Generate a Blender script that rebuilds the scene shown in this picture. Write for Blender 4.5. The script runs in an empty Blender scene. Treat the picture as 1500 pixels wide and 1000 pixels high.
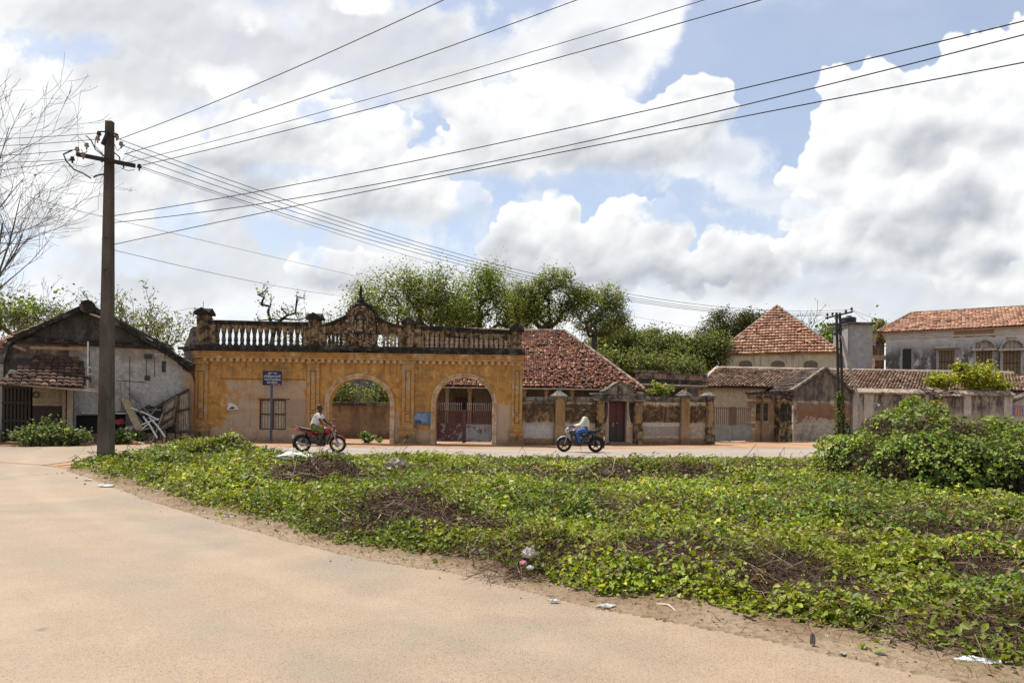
import bpy, bmesh, math, random
import numpy as np
from mathutils import Vector, Matrix
random.seed(7); RNG = np.random.default_rng(7)
SC = bpy.context.scene; COL = SC.collection
# ---------------------------------------------------------------- camera model
ROLL = math.radians(0.8); CR, SR = math.cos(ROLL), math.sin(ROLL)
F, CX, CY, CH = 1000.0, 750.0, 602.0, 1.6
def at(px, py, Y):
    xc, yc = (px-CX)/F*Y, (CY-py)/F*Y
    return Vector((xc*CR-yc*SR, Y, CH+xc*SR+yc*CR))
def ground(px, py, z=0.0):
    k = ((px-CX)*SR+(CY-py)*CR)/F
    return at(px, py, (z-CH)/k)
cam_d = bpy.data.cameras.new('camera'); cam = bpy.data.objects.new('camera', cam_d); COL.objects.link(cam)
cam.matrix_world = Matrix(((CR, -SR, 0, 0), (0, 0, -1, 0), (SR, CR, 0, CH), (0, 0, 0, 1)))
cam_d.sensor_width = 36; cam_d.lens = 24; cam_d.shift_y = (CY-500)/1500; cam_d.clip_end = 6000; cam_d.clip_start = 0.05
SC.camera = cam
# ---------------------------------------------------------------- objects
def tag(o, label=None, cat=None, group=None, kind=None):
    if label: o['label'] = label
    if cat: o['category'] = cat
    if group: o['group'] = group
    if kind: o['kind'] = kind
    return o
def thing(name, label, cat, loc=(0, 0, 0), rz=0.0, group=None):
    o = bpy.data.objects.new(name, None); COL.objects.link(o)
    o.location = loc; o.rotation_euler = (0, 0, rz); o.empty_display_size = .2
    return tag(o, label, cat, group, 'thing')
def kids(o): return [c for c in COL.objects if c.parent == o]
def copy_tree(o, parent=None):
    ks = kids(o); c = o.copy(); COL.objects.link(c); c.parent = parent
    for k in ks: copy_tree(k, c)
    return c
class MB:
    def __init__(s): s.v = []; s.f = []; s.c = []; s.col = None
    def add(s, vs, fs):
        n = len(s.v); s.v += [tuple(v) for v in vs]; s.f += [tuple(i+n for i in f) for f in fs]
        if s.col is not None: s.c += [s.col]*len(vs)
        return s
    def box(s, x0, x1, y0, y1, z0, z1):
        v = [(x0,y0,z0),(x1,y0,z0),(x1,y1,z0),(x0,y1,z0),(x0,y0,z1),(x1,y0,z1),(x1,y1,z1),(x0,y1,z1)]
        return s.add(v, [(0,3,2,1),(4,5,6,7),(0,1,5,4),(1,2,6,5),(2,3,7,6),(3,0,4,7)])
    def taper(s, x0, x1, y0, y1, z0, z1, dx=0, dy=0):
        v = [(x0,y0,z0),(x1,y0,z0),(x1,y1,z0),(x0,y1,z0),(x0+dx,y0+dy,z1),(x1-dx,y0+dy,z1),(x1-dx,y1-dy,z1),(x0+dx,y1-dy,z1)]
        return s.add(v, [(0,3,2,1),(4,5,6,7),(0,1,5,4),(1,2,6,5),(2,3,7,6),(3,0,4,7)])
    def prism(s, pts, y0, y1):          # outline in x,z (counter-clockwise seen from -y), extruded in y
        n = len(pts)
        v = [(p[0], y0, p[1]) for p in pts]+[(p[0], y1, p[1]) for p in pts]
        f = [tuple(range(n)), tuple(range(2*n-1, n-1, -1))]+[(i, i+n, (i+1) % n+n, (i+1) % n) for i in range(n)]
        return s.add(v, f)
    def prismx(s, pts, x0, x1):         # outline in y,z extruded in x
        n = len(pts)
        v = [(x0, p[0], p[1]) for p in pts]+[(x1, p[0], p[1]) for p in pts]
        f = [tuple(range(n)), tuple(range(2*n-1, n-1, -1))]+[(i, i+n, (i+1) % n+n, (i+1) % n) for i in range(n)]
        return s.add(v, f)
    def tube(s, pts, r, n=6, cap=True):
        pts = [Vector(p) for p in pts]; m = len(pts)
        rs = r if isinstance(r, (list, tuple)) else [r]*m
        vs = []; ref = None
        for i, p in enumerate(pts):
            t = (pts[min(i+1, m-1)]-pts[max(i-1, 0)])
            t = t.normalized() if t.length > 1e-9 else Vector((0, 0, 1))
            if ref is None: ref = Vector((1, 0, 0)) if abs(t.x) < .8 else Vector((0, 1, 0))
            a = (ref-t*ref.dot(t)).normalized(); ref = a; b = t.cross(a)
            for k in range(n):
                q = 2*math.pi*k/n
                vs.append(p+(a*math.cos(q)+b*math.sin(q))*rs[i])
        fs = [(i*n+k, i*n+(k+1) % n, (i+1)*n+(k+1) % n, (i+1)*n+k) for i in range(m-1) for k in range(n)]
        if cap and n > 2: fs += [tuple(range(n-1, -1, -1)), tuple(range((m-1)*n, m*n))]
        return s.add(vs, fs)
    def bar(s, p, q, w, h, up=(0, 0, 1)):   # square bar p->q
        p, q = Vector(p), Vector(q); t = (q-p).normalized(); u = Vector(up)
        a = t.cross(u); a = a.normalized() if a.length > 1e-6 else Vector((1, 0, 0)); b = a.cross(t)
        vs = [c+a*(w/2*i)+b*(h/2*j) for c in (p, q) for i, j in ((-1,-1),(1,-1),(1,1),(-1,1))]
        return s.add(vs, [(3,2,1,0),(4,5,6,7),(0,1,5,4),(1,2,6,5),(2,3,7,6),(3,0,4,7)])
    def lathe(s, prof, c=(0, 0, 0), n=10, axis='z'):
        vs = []
        for r, h in prof:
            for k in range(n):
                q = 2*math.pi*k/n; x, y = r*math.cos(q), r*math.sin(q)
                vs.append((c[0]+x, c[1]+y, c[2]+h) if axis == 'z' else (c[0]+x, c[1]+h, c[2]+y) if axis == 'y' else (c[0]+h, c[1]+x, c[2]+y))
        m = len(prof)
        fs = [(i*n+k, i*n+(k+1) % n, (i+1)*n+(k+1) % n, (i+1)*n+k) for i in range(m-1) for k in range(n)]
        fs += [tuple(range(n-1, -1, -1)), tuple(range((m-1)*n, m*n))]
        return s.add(vs, fs)
    def ball(s, c, r, n=8, m=6):
        rx, ry, rz = r if isinstance(r, (tuple, list)) else (r, r, r)
        vs = [(c[0], c[1], c[2]-rz)]
        for i in range(1, m):
            p = math.pi*i/m-math.pi/2
            for k in range(n):
                q = 2*math.pi*k/n
                vs.append((c[0]+rx*math.cos(p)*math.cos(q), c[1]+ry*math.cos(p)*math.sin(q), c[2]+rz*math.sin(p)))
        vs.append((c[0], c[1], c[2]+rz)); L = len(vs)-1
        fs = [(0, 1+(k+1) % n, 1+k) for k in range(n)]+[(L, L-n+k, L-n+(k+1) % n) for k in range(n)]
        fs += [(1+i*n+k, 1+i*n+(k+1) % n, 1+(i+1)*n+(k+1) % n, 1+(i+1)*n+k) for i in range(m-2) for k in range(n)]
        return s.add(vs, fs)
    def torus(s, c, R, r, n=24, m=8, axis='y', sq=1.0):
        vs = []
        for i in range(n):
            a = 2*math.pi*i/n
            for k in range(m):
                b = 2*math.pi*k/m; d = R+r*math.cos(b); h = r*sq*math.sin(b)
                vs.append((c[0]+d*math.cos(a), c[1]+h, c[2]+d*math.sin(a)))
        return s.add(vs, [(i*m+k, i*m+(k+1) % m, ((i+1) % n)*m+(k+1) % m, ((i+1) % n)*m+k) for i in range(n) for k in range(m)])
    def build(s, name, m, parent=None, smooth=False, bevel=0, fix=True):
        me = bpy.data.meshes.new(name); me.from_pydata(s.v, [], s.f)
        if s.c:
            at_ = me.color_attributes.new('Col', 'FLOAT_COLOR', 'POINT')
            at_.data.foreach_set('color', np.array([(c[0], c[1], c[2], 1) for c in s.c], dtype=np.float32).ravel())
        if fix:
            bm = bmesh.new(); bm.from_mesh(me); bmesh.ops.recalc_face_normals(bm, faces=bm.faces); bm.to_mesh(me); bm.free()
        if m: me.materials.append(m)
        if smooth: me.polygons.foreach_set('use_smooth', [True]*len(me.polygons))
        o = bpy.data.objects.new(name, me); COL.objects.link(o); o.parent = parent
        if bevel:
            b = o.modifiers.new('bevel', 'BEVEL'); b.width = bevel; b.segments = 2; b.limit_method = 'ANGLE'
        return o
def np_mesh(name, V, Q, m, parent=None, colors=None, k=4, smooth=False):
    me = bpy.data.meshes.new(name); me.vertices.add(len(V)); me.vertices.foreach_set('co', V.astype(np.float32).ravel())
    nf = len(Q); me.loops.add(nf*k); me.loops.foreach_set('vertex_index', Q.astype(np.int32).ravel())
    me.polygons.add(nf); me.polygons.foreach_set('loop_start', np.arange(0, nf*k, k, dtype=np.int32))
    me.polygons.foreach_set('loop_total', np.full(nf, k, dtype=np.int32))
    if smooth: me.polygons.foreach_set('use_smooth', np.ones(nf, dtype=bool))
    if colors is not None:
        a = me.color_attributes.new('Col', 'FLOAT_COLOR', 'POINT')
        a.data.foreach_set('color', np.hstack([colors, np.ones((len(colors), 1))]).astype(np.float32).ravel())
    me.update(calc_edges=True); me.materials.append(m)
    o = bpy.data.objects.new(name, me); COL.objects.link(o); o.parent = parent
    return o
class Frame:                            # a vertical plane between two ground columns; u along it, v away from the camera, z up
    def __init__(s, pxa, Ya, pxb, Yb, py=620):
        s.A = at(pxa, py, Ya); s.B = at(pxb, py, Yb); s.A.z = s.B.z = 0
        d = s.B-s.A; s.L = d.length; s.rz = math.atan2(d.y, d.x)
        s.d = d.normalized(); s.n = Vector((-s.d.y, s.d.x, 0))
    def hit(s, px, py, v=0.0):
        c = Vector((0, 0, CH)); r = at(px, py, 1.0)-c; a = s.A+s.n*v
        t = (a-c).dot(s.n)/r.dot(s.n); return c+r*t
    def u(s, px, py=600, v=0.0): return (s.hit(px, py, v)-s.A).dot(s.d)
    def z(s, px, py, v=0.0): return s.hit(px, py, v).z
    def uz(s, px, py, v=0.0):
        h = s.hit(px, py, v); return ((h-s.A).dot(s.d), h.z)
    def thing(s, name, label, cat, group=None): return thing(name, label, cat, s.A, s.rz, group)
# ---------------------------------------------------------------- node materials
class NT:
    def __init__(s, tree): s.t = tree
    def node(s, ty, **props):
        n = s.t.nodes.new(ty)
        for k, v in props.items(): setattr(n, k, v)
        return n
    def set(s, sock, v):
        if isinstance(v, bpy.types.NodeSocket): s.t.links.new(v, sock)
        elif v is not None:
            if hasattr(sock.default_value, '__len__') and not hasattr(v, '__len__'): v = (v,)*len(sock.default_value)
            if hasattr(v, '__len__') and len(sock.default_value) == 4 and len(v) == 3: v = (*v, 1)
            sock.default_value = v
    def m(s, op, a, b=None, c=None, clamp=False):
        n = s.node('ShaderNodeMath', operation=op, use_clamp=clamp)
        s.set(n.inputs[0], a)
        if b is not None: s.set(n.inputs[1], b)
        if c is not None: s.set(n.inputs[2], c)
        return n.outputs[0]
    def add(s, a, b): return s.m('ADD', a, b)
    def sub(s, a, b): return s.m('SUBTRACT', a, b)
    def mul(s, a, b): return s.m('MULTIPLY', a, b)
    def vm(s, op, a, b=None, c=None):
        n = s.node('ShaderNodeVectorMath', operation=op); s.set(n.inputs[0], a)
        if b is not None: s.set(n.inputs['Scale' if op == 'SCALE' else 1], b)
        if c is not None: s.set(n.inputs[2], c)
        return n.outputs['Value' if op in ('LENGTH', 'DOT_PRODUCT', 'DISTANCE') else 'Vector']
    def ss(s, x, lo, hi, a=0.0, b=1.0):
        n = s.node('ShaderNodeMapRange', interpolation_type='SMOOTHSTEP'); s.set(n.inputs['Value'], x)
        for k, v in (('From Min', lo), ('From Max', hi), ('To Min', a), ('To Max', b)): s.set(n.inputs[k], v)
        return n.outputs[0]
    def lin(s, x, lo, hi, a=0.0, b=1.0):
        n = s.node('ShaderNodeMapRange'); s.set(n.inputs['Value'], x)
        for k, v in (('From Min', lo), ('From Max', hi), ('To Min', a), ('To Max', b)): s.set(n.inputs[k], v)
        return n.outputs[0]
    def mix(s, f, a, b, mode='MIX'):
        n = s.node('ShaderNodeMix', data_type='RGBA', blend_type=mode)
        s.set(n.inputs[0], f); s.set(n.inputs[6], a); s.set(n.inputs[7], b); return n.outputs[2]
    def coord(s, which='Object'): return s.node('ShaderNodeTexCoord').outputs[which]
    def xyz(s, v):
        n = s.node('ShaderNodeSeparateXYZ'); s.set(n.inputs[0], v); return n.outputs
    def comb(s, x=0, y=0, z=0):
        n = s.node('ShaderNodeCombineXYZ'); s.set(n.inputs[0], x); s.set(n.inputs[1], y); s.set(n.inputs[2], z); return n.outputs[0]
    def noise(s, v, scale, detail=4, rough=.55, dist=0.0, col=False):
        n = s.node('ShaderNodeTexNoise'); s.set(n.inputs['Vector'], v); s.set(n.inputs['Scale'], scale)
        s.set(n.inputs['Detail'], detail); s.set(n.inputs['Roughness'], rough); s.set(n.inputs['Distortion'], dist)
        return n.outputs['Color' if col else 'Fac']
    def vor(s, v, scale, feature='F1', detail=0, rand=1.0, out='Distance', smooth=.6):
        n = s.node('ShaderNodeTexVoronoi', feature=feature); s.set(n.inputs['Vector'], v); s.set(n.inputs['Scale'], scale)
        s.set(n.inputs['Detail'], detail); s.set(n.inputs['Randomness'], rand)
        if feature == 'SMOOTH_F1': s.set(n.inputs['Smoothness'], smooth)
        return n.outputs[out]
    def scale(s, v, xyz): return s.vm('MULTIPLY', v, xyz)
    def bump(s, h, dist, strength=1.0):
        n = s.node('ShaderNodeBump'); s.set(n.inputs['Height'], h); s.set(n.inputs['Distance'], dist); s.set(n.inputs['Strength'], strength); return n.outputs[0]
    def box(s, uvz, u0, u1, z0, z1, soft=.06, wob=None):    # 1 inside the rectangle u0..u1, z0..z1, ragged by wob
        x, _, z = s.xyz(uvz)
        d = s.m('MINIMUM', s.m('MINIMUM', s.sub(x, u0), s.sub(u1, x)), s.m('MINIMUM', s.sub(z, z0), s.sub(z1, z)))
        if wob is not None: d = s.add(d, wob)
        return s.ss(d, -soft, soft)
class G(NT):
    def __init__(s, name):
        s.mat = bpy.data.materials.new(name); s.mat.use_nodes = True; super().__init__(s.mat.node_tree)
        s.b = s.t.nodes['Principled BSDF']; s.o = s.coord()
    def done(s, color, rough=.85, normal=None, spec=None, metal=None, **kw):
        s.set(s.b.inputs['Base Color'], color); s.set(s.b.inputs['Roughness'], rough)
        if normal is not None: s.set(s.b.inputs['Normal'], normal)
        if spec is not None: s.set(s.b.inputs['Specular IOR Level'], spec)
        if metal is not None: s.set(s.b.inputs['Metallic'], metal)
        for k, v in kw.items(): s.set(s.b.inputs[k], v)
        return s.mat
def simple(name, c, rough=.7, var=.25, scale=6, metal=0, spec=.4, bump=.0, tint=None):   # a plain material with broken-up tone
    g = G(name); n = g.noise(g.o, scale, 6, .6); n2 = g.noise(g.o, scale*6.3, 3, .6)
    f = g.ss(g.add(g.mul(n, .7), g.mul(n2, .3)), .3, .7)
    lo = [x*(1-var) for x in c]; hi = [min(1, x*(1+var)) for x in c]
    if tint: lo = tint
    return g.done(g.mix(f, lo, hi), g.lin(n, .3, .7, rough-.08, min(1, rough+.1)), g.bump(n2, bump) if bump else None, spec, metal)
def vcol(name, rough=.8, spec=.3, trans=0, var=.0, scale=30):        # colour per element stored on the mesh (tile, leaf, plank)
    g = G(name); a = g.node('ShaderNodeAttribute', attribute_name='Col').outputs['Color']
    if var:
        n = g.noise(g.o, scale, 5, .6); a = g.mix(g.ss(n, .35, .7), g.mix(1, a, (1-var,)*3, 'MULTIPLY'), a)
    g.done(a, rough, None, spec)
    if trans:
        t = g.node('ShaderNodeBsdfTranslucent'); g.set(t.inputs[0], g.mix(1, a, (1.25, 1.2, .55), 'MULTIPLY'))
        x = g.node('ShaderNodeMixShader'); g.set(x.inputs[0], trans)
        g.t.links.new(g.b.outputs[0], x.inputs[1]); g.t.links.new(t.outputs[0], x.inputs[2])
        g.t.links.new(x.outputs[0], g.t.nodes['Material Output'].inputs[0])
    return g.mat
def plaster(name, base, patch, dirt=(.05, .045, .04), top=None, streak=.6, patchy=(.5, .62), brick=None, low=None, scale=1.0, rough=.9):
    """weathered lime plaster: base wash, peeled patches, black algae streaks running down from z=top, damp foot below z=low"""
    g = G(name); o = g.o; z = g.xyz(o)[2]
    big = g.noise(o, 1.1*scale, 7, .62, .4); mid = g.noise(o, 4*scale, 6, .65); fine = g.noise(o, 38, 4, .6)
    c = g.mix(g.ss(mid, .3, .72), [x*.78 for x in base], [min(1, x*1.12) for x in base])
    c = g.mix(g.ss(g.add(big, g.mul(g.sub(mid, .5), .35)), patchy[0], patchy[1]), c, patch)
    if brick is not None:
        c = g.mix(g.ss(g.noise(g.vm('ADD', o, (7, 3, 1)), .9*scale, 6, .6, .3), .58, .64), c, brick)
    ow = g.vm('ADD', o, g.vm('SCALE', g.vm('SUBTRACT', g.noise(o, 1.6, 4, .6, 0, True), (.5, .5, .5)), .55)); st = g.noise(g.scale(ow, (2.9, 2.9, .55)), 1.0, 7, .68); st2 = g.noise(g.scale(ow, (11, 11, 1.3)), 1.0, 4, .62)
    s_ = g.ss(g.add(g.mul(st, .75), g.mul(st2, .25)), .42, .66)
    if top is not None: s_ = g.mul(s_, g.ss(g.add(z, g.mul(g.sub(big, .5), 1.6)), top-1.9, top-.1, .08, 1))
    c = g.mix(g.mul(s_, streak), c, dirt)
    if low is not None:
        c = g.mix(g.mul(g.ss(g.add(z, g.mul(g.sub(mid, .5), .5)), low, low-.35), .75), c, (.16, .105, .07))
    c = g.mix(g.mul(g.ss(fine, .55, .75), .3), c, [x*.5 for x in base])
    return g.done(c, rough, g.bump(g.add(g.mul(fine, .4), mid), .012), .2)
def shade_of(c, k): return tuple(x*k for x in c)
# ---------------------------------------------------------------- materials used all over
M_leaf = vcol('creeper_leaf', .5, .28, .30); M_tree = vcol('tree_leaf', .55, .2, .45); M_stick = vcol('dry_stem', .9, .1)
M_bark = simple('bark', (.085, .068, .055), .9, .4, 7, bump=.02)
M_darkbark = simple('dark_bark', (.03, .026, .024), .9, .4, 7)
M_core = simple('inner_shade_paint', (.022, .024, .012), 1, .5, 9, spec=0)  # near-black paint for the shaded inside of the creeper mounds
# ---------------------------------------------------------------- leaves
def leaf_mesh(name, P, N, S, C, mat, parent=None, shape=6, droop=.15):
    """P points, N facing, S length, C colour: one folded leaf at each point"""
    n = len(P); N = N/np.linalg.norm(N, axis=1, keepdims=True); S = np.minimum(S, np.median(S)*1.8)
    a = RNG.normal(size=(n, 3)); T = a-N*(a*N).sum(1, keepdims=True); T /= np.linalg.norm(T, axis=1, keepdims=True)
    B = np.cross(N, T); S = S[:, None]; Wd = S*RNG.uniform(.30, .42, (n, 1))
    fold = RNG.uniform(.05, .25, (n, 1))*S; dr = RNG.uniform(0, 2*droop, (n, 1))*S
    if shape == 6:
        v = [P-T*S*.5, P-T*S*.18+B*Wd+N*fold, P+T*S*.18+B*Wd*.72+N*fold*.7, P+T*S*.5-N*dr, P+T*S*.18-B*Wd*.72+N*fold*.7, P-T*S*.18-B*Wd+N*fold]
        q = np.array([[0, 1, 2, 3], [0, 3, 4, 5]])
    else:
        v = [P-T*S*.5, P-T*S*.05+B*Wd+N*fold, P+T*S*.5-N*dr, P-T*S*.05-B*Wd+N*fold]; q = np.array([[0, 1, 2, 3]])
    k = len(v); V = np.stack(v, 1).reshape(-1, 3); Q = (np.arange(n)[:, None, None]*k+q[None]).reshape(-1, 4)
    return np_mesh(name, V, Q, mat, parent, np.repeat(C, k, 0))
def stem_mesh(name, P0, P1, r, C, mat, parent=None, sag=.3):
    """thin bent stems as crossed three-sided prisms with one middle joint"""
    n = len(P0); mid = (P0+P1)/2+RNG.normal(size=(n, 3))*np.linalg.norm(P1-P0, axis=1, keepdims=True)*sag*.5
    T = P1-P0; T /= np.linalg.norm(T, axis=1, keepdims=True)+1e-9; u = np.cross(T, RNG.normal(size=(n, 3))); u /= np.linalg.norm(u, axis=1, keepdims=True)+1e-9; w_ = np.cross(T, u)
    r = np.broadcast_to(np.asarray(r, float).reshape(-1, 1), (n, 1)); ring = lambda c, s: [c+u*r*s, c+(-.5*u+.87*w_)*r*s, c+(-.5*u-.87*w_)*r*s]
    V = np.stack(ring(P0, 1)+ring(mid, .9)+ring(P1, .4), 1).reshape(-1, 3)
    q = np.array([[a+k, a+(k+1) % 3, a+3+(k+1) % 3, a+3+k] for a in (0, 3) for k in range(3)])
    Q = (np.arange(n)[:, None, None]*9+q[None]).reshape(-1, 4)
    return np_mesh(name, V, Q, mat, parent, np.repeat(C, 9, 0))
def pick(palette, n, jit=.18):
    p = np.array([c for c, _ in palette]); w_ = np.array([k for _, k in palette], float); i = RNG.choice(len(p), n, p=w_/w_.sum())
    return np.clip(p[i]*(1+RNG.normal(0, jit, (n, 1)))*(1+RNG.normal(0, .05, (n, 3))), .004, .9)
CREEP = [((.155, .215, .018), 4), ((.235, .285, .024), 3), ((.068, .115, .017), 2.6), ((.36, .37, .036), 1.6), ((.42, .39, .10), .6), ((.16, .12, .04), .5), ((.22, .17, .08), .35)]
DARKC = [((.030, .066, .014), 4), ((.055, .105, .02), 3), ((.02, .045, .012), 2.5), ((.10, .14, .03), 1.4), ((.17, .19, .05), .5), ((.075, .05, .03), .8)]
# smooth 2-D value noise over ground metres
_g = RNG.random((256, 256))
def gn(x, y, s):
    x, y = np.asarray(x)*s+1000.3, np.asarray(y)*s+1000.7; i, j = np.floor(x).astype(int), np.floor(y).astype(int); fx, fy = x-i, y-j
    fx, fy = fx*fx*(3-2*fx), fy*fy*(3-2*fy); g = lambda a, b: _g[a % 256, b % 256]
    return (g(i, j)*(1-fx)+g(i+1, j)*fx)*(1-fy)+(g(i, j+1)*(1-fx)+g(i+1, j+1)*fx)*fy
def gnf(x, y, s): return .55*gn(x, y, s)+.27*gn(x+7, y+3, s*2.1)+.18*gn(x+1, y+9, s*4.3)
# ---------------------------------------------------------------- ground, roads
def sheet(name, pts, z, mat, jit=.0, kind='structure'):
    b = MB(); b.add([(p[0], p[1], z) for p in pts], [tuple(range(len(pts)))]); o = b.build(name, mat); return tag(o, kind=kind)
def soil_mat():
    g = G('red_soil'); n = g.noise(g.o, .35, 8, .62); f = g.noise(g.o, 14, 5, .65); p = g.vor(g.o, 22)
    c = g.mix(g.ss(n, .36, .62), (.30, .165, .09), (.36, .235, .145)); c = g.mix(g.mul(g.ss(f, .5, .72), .55), c, (.18, .105, .062))
    c = g.mix(g.mul(g.ss(p, .16, .06), g.ss(n, .45, .6)), c, (.42, .36, .30))
    return g.done(c, .95, g.bump(f, .03), .15)
def road_mat():
    g = G('dusty_asphalt'); o = g.o; n = g.noise(o, .28, 7, .6, .5); m_ = g.noise(o, 1.7, 6, .6); f = g.noise(o, 46, 3, .6)
    track = g.noise(g.scale(o, (.55, .55, 1)), .8, 5, .55, .8)
    sand = g.mix(g.ss(m_, .35, .7), (.272, .195, .127), (.305, .222, .147)); tar = (.19, .158, .126)
    c = g.mix(g.ss(g.add(g.mul(n, .6), g.mul(track, .4)), .44, .62), sand, g.mix(.6, sand, tar))
    chip = g.vor(o, 62, 'F1', 0, 1, 'Color'); ch = g.xyz(chip)[0]; vd = g.vor(o, 62)
    c = g.mix(g.mul(g.mul(g.ss(ch, .55, .62), g.ss(vd, .50, .30)), g.lin(n, .35, .65, .45, .75)), c, (.11, .087, .068))
    ch2 = g.xyz(chip)[1]; c = g.mix(g.mul(g.mul(g.ss(ch2, .86, .9), g.ss(vd, .4, .25)), .4), c, (.46, .40, .33))
    c = g.mix(g.mul(g.ss(f, .52, .7), .3), c, (.16, .122, .09)); vd2 = g.vor(o, 130); c2 = g.xyz(g.vor(o, 130, 'F1', 0, 1, 'Color'))[0]; c = g.mix(g.mul(g.mul(g.ss(c2, .6, .66), g.ss(vd2, .5, .3)), .6), c, (.14, .11, .085))
    ra = g.sub(g.vm('DISTANCE', g.scale(o, (1, 1, 0)), (RC[0], RC[1], 0)), RC[2]); ra = g.add(ra, g.mul(g.sub(g.noise(o, .35, 4, .5), .5), .9))
    for r_, w_, k_, cc in ((1.0, .30, .30, (.34, .262, .185)), (2.15, .40, .30, (.185, .15, .118)), (3.0, .28, .22, (.33, .255, .18)), (4.2, .5, .28, (.19, .155, .122)), (5.4, .35, .2, (.33, .255, .18))):
        c = g.mix(g.mul(g.mul(g.ss(g.m('ABSOLUTE', g.sub(ra, r_)), w_, w_*.25), g.lin(m_, .3, .7, .35, 1)), k_), c, cc)
    sp = ground(62, 921); c = g.mix(g.mul(g.ss(g.add(g.vm('DISTANCE', o, (sp.x, sp.y, 0)), g.mul(g.sub(g.noise(o, 14, 4, .6), .5), .12)), .055, .02), .7), c, (.12, .105, .09))
    c = g.mix(g.mul(g.ss(g.noise(o, 2.6, 3, .5), .74, .80), .35), c, (.10, .085, .07))
    return g.done(c, g.lin(n, .3, .7, .62, .75), g.bump(g.add(g.mul(vd, -.6), f), .006, .8), .35)
def far_road_mat():
    g = G('grey_asphalt'); o = g.o; n = g.noise(g.scale(o, (.25, .9, 1)), 1, 6, .6); f = g.noise(o, 20, 4, .6)
    c = g.mix(g.ss(n, .38, .62), (.25, .212, .178), (.31, .255, .20)); c = g.mix(g.mul(g.ss(f, .5, .7), .3), c, (.15, .125, .105))
    return g.done(c, .8, g.bump(f, .01), .3)
def circ3(a, b, c):
    ax, ay, bx, by, cx, cy = a.x, a.y, b.x, b.y, c.x, c.y; d = 2*(ax*(by-cy)+bx*(cy-ay)+cx*(ay-by)); ux = ((ax*ax+ay*ay)*(by-cy)+(bx*bx+by*by)*(cy-ay)+(cx*cx+cy*cy)*(ay-by))/d; uy = ((ax*ax+ay*ay)*(cx-bx)+(bx*bx+by*by)*(ax-cx)+(cx*cx+cy*cy)*(bx-ax))/d
    return ux, uy, math.hypot(ax-ux, ay-uy)
RC = circ3(ground(118, 697), ground(540, 822), ground(1250, 968)); print('road curve', RC)
M_soil = soil_mat()
sheet('ground', [(-900, -300), (900, -300), (900, 1500), (-900, 1500)], -.012, M_soil)
IS_F = [(96, 690), (118, 697), (150, 708), (205, 730), (330, 768), (430, 796), (540, 822), (650, 838), (760, 864), (870, 892), (960, 908), (1100, 935), (1250, 968), (1400, 1000), (1560, 1030)]
IS_B = [(100, 684), (150, 676), (260, 668)]
fr = [ground(x, y) for x, y in IS_F]
def jitter_line(pts, step, amp, seed):
    r_ = random.Random(seed); out = []
    for a, b in zip(pts[:-1], pts[1:]):
        n = max(1, int((b-a).length/step))
        for k in range(n):
            p = a.lerp(b, k/n); d = (b-a).normalized(); out.append(p+Vector((-d.y, d.x, 0))*r_.gauss(0, amp))
    return out+[pts[-1]]
# island of rough ground between the two roads, front edge = road we stand on, back edge = street along the houses
IS_POLY = [(p.x, p.y) for p in fr]+[(9, 3.4), (40, 3.4), (40, 33), (24, 29.5), (12.5, 25.3), (9, 23.6), (4, 22.6), (-2, 22.4), (-7, 22.2), (-10.5, 21.6), (-11.7, 20.6), (-12.15, 19.2)]
sheet('road', [(-120, -60), (60, -60), (60, 3.6), (9, 3.6)]+[(p.x, p.y+.35) for p in fr[::-1]]+[(-12.4, 18), (-12.6, 20.8), (-11.5, 22.2), (-9, 23.2), (-8.5, 27.6), (-14, 27.6), (-19, 25.4), (-30, 24.2), (-120, 24)], 0.0, road_mat())
sheet('street', [(-14, 22.3), (-8, 21.6), (4, 22.2), (9.4, 23.2), (13, 25), (24, 29), (60, 38), (60, 45), (30, 36.5), (20, 35.0), (14.5, 33.2), (11.5, 32.2), (6, 30.3), (0, 29.1), (-4, 28.6), (-9, 27.8), (-14, 28.1)], .005, far_road_mat())
PX, PY = np.array([p[0] for p in IS_POLY]), np.array([p[1] for p in IS_POLY])
def inside(x, y, X=PX, Y=PY):
    r = np.zeros(np.shape(x), bool); j = len(X)-1
    for i in range(len(X)):
        c = ((Y[i] > y) != (Y[j] > y)); xi = (X[j]-X[i])*(y-Y[i])/(Y[j]-Y[i]+1e-12)+X[i]; r ^= c & (x < xi); j = i
    return r
def edge_d(x, y, X=PX, Y=PY):
    d = np.full(np.shape(x), 1e9)
    for i in range(len(X)):
        j = (i+1) % len(X); ax, ay, bx, by = X[i], Y[i], X[j], Y[j]; L = (bx-ax)**2+(by-ay)**2
        t = np.clip(((x-ax)*(bx-ax)+(y-ay)*(by-ay))/L, 0, 1); d = np.minimum(d, np.hypot(x-ax-t*(bx-ax), y-ay-t*(by-ay)))
    return d
def front_d(x, y):                       # distance from the road edge in front
    d = np.full(np.shape(x), 1e9)
    for a, b in zip(fr[:-1], fr[1:]):
        L = (b.x-a.x)**2+(b.y-a.y)**2; t = np.clip(((x-a.x)*(b.x-a.x)+(y-a.y)*(b.y-a.y))/L, 0, 1); d = np.minimum(d, np.hypot(x-a.x-t*(b.x-a.x), y-a.y-t*(b.y-a.y)))
    return d
MOUNDS = []                              # x, y, rx, ry, height
def mound(px, py, rx, ry, h): p = ground(px, py); MOUNDS.append((p.x, p.y, rx, ry, h))
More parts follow.
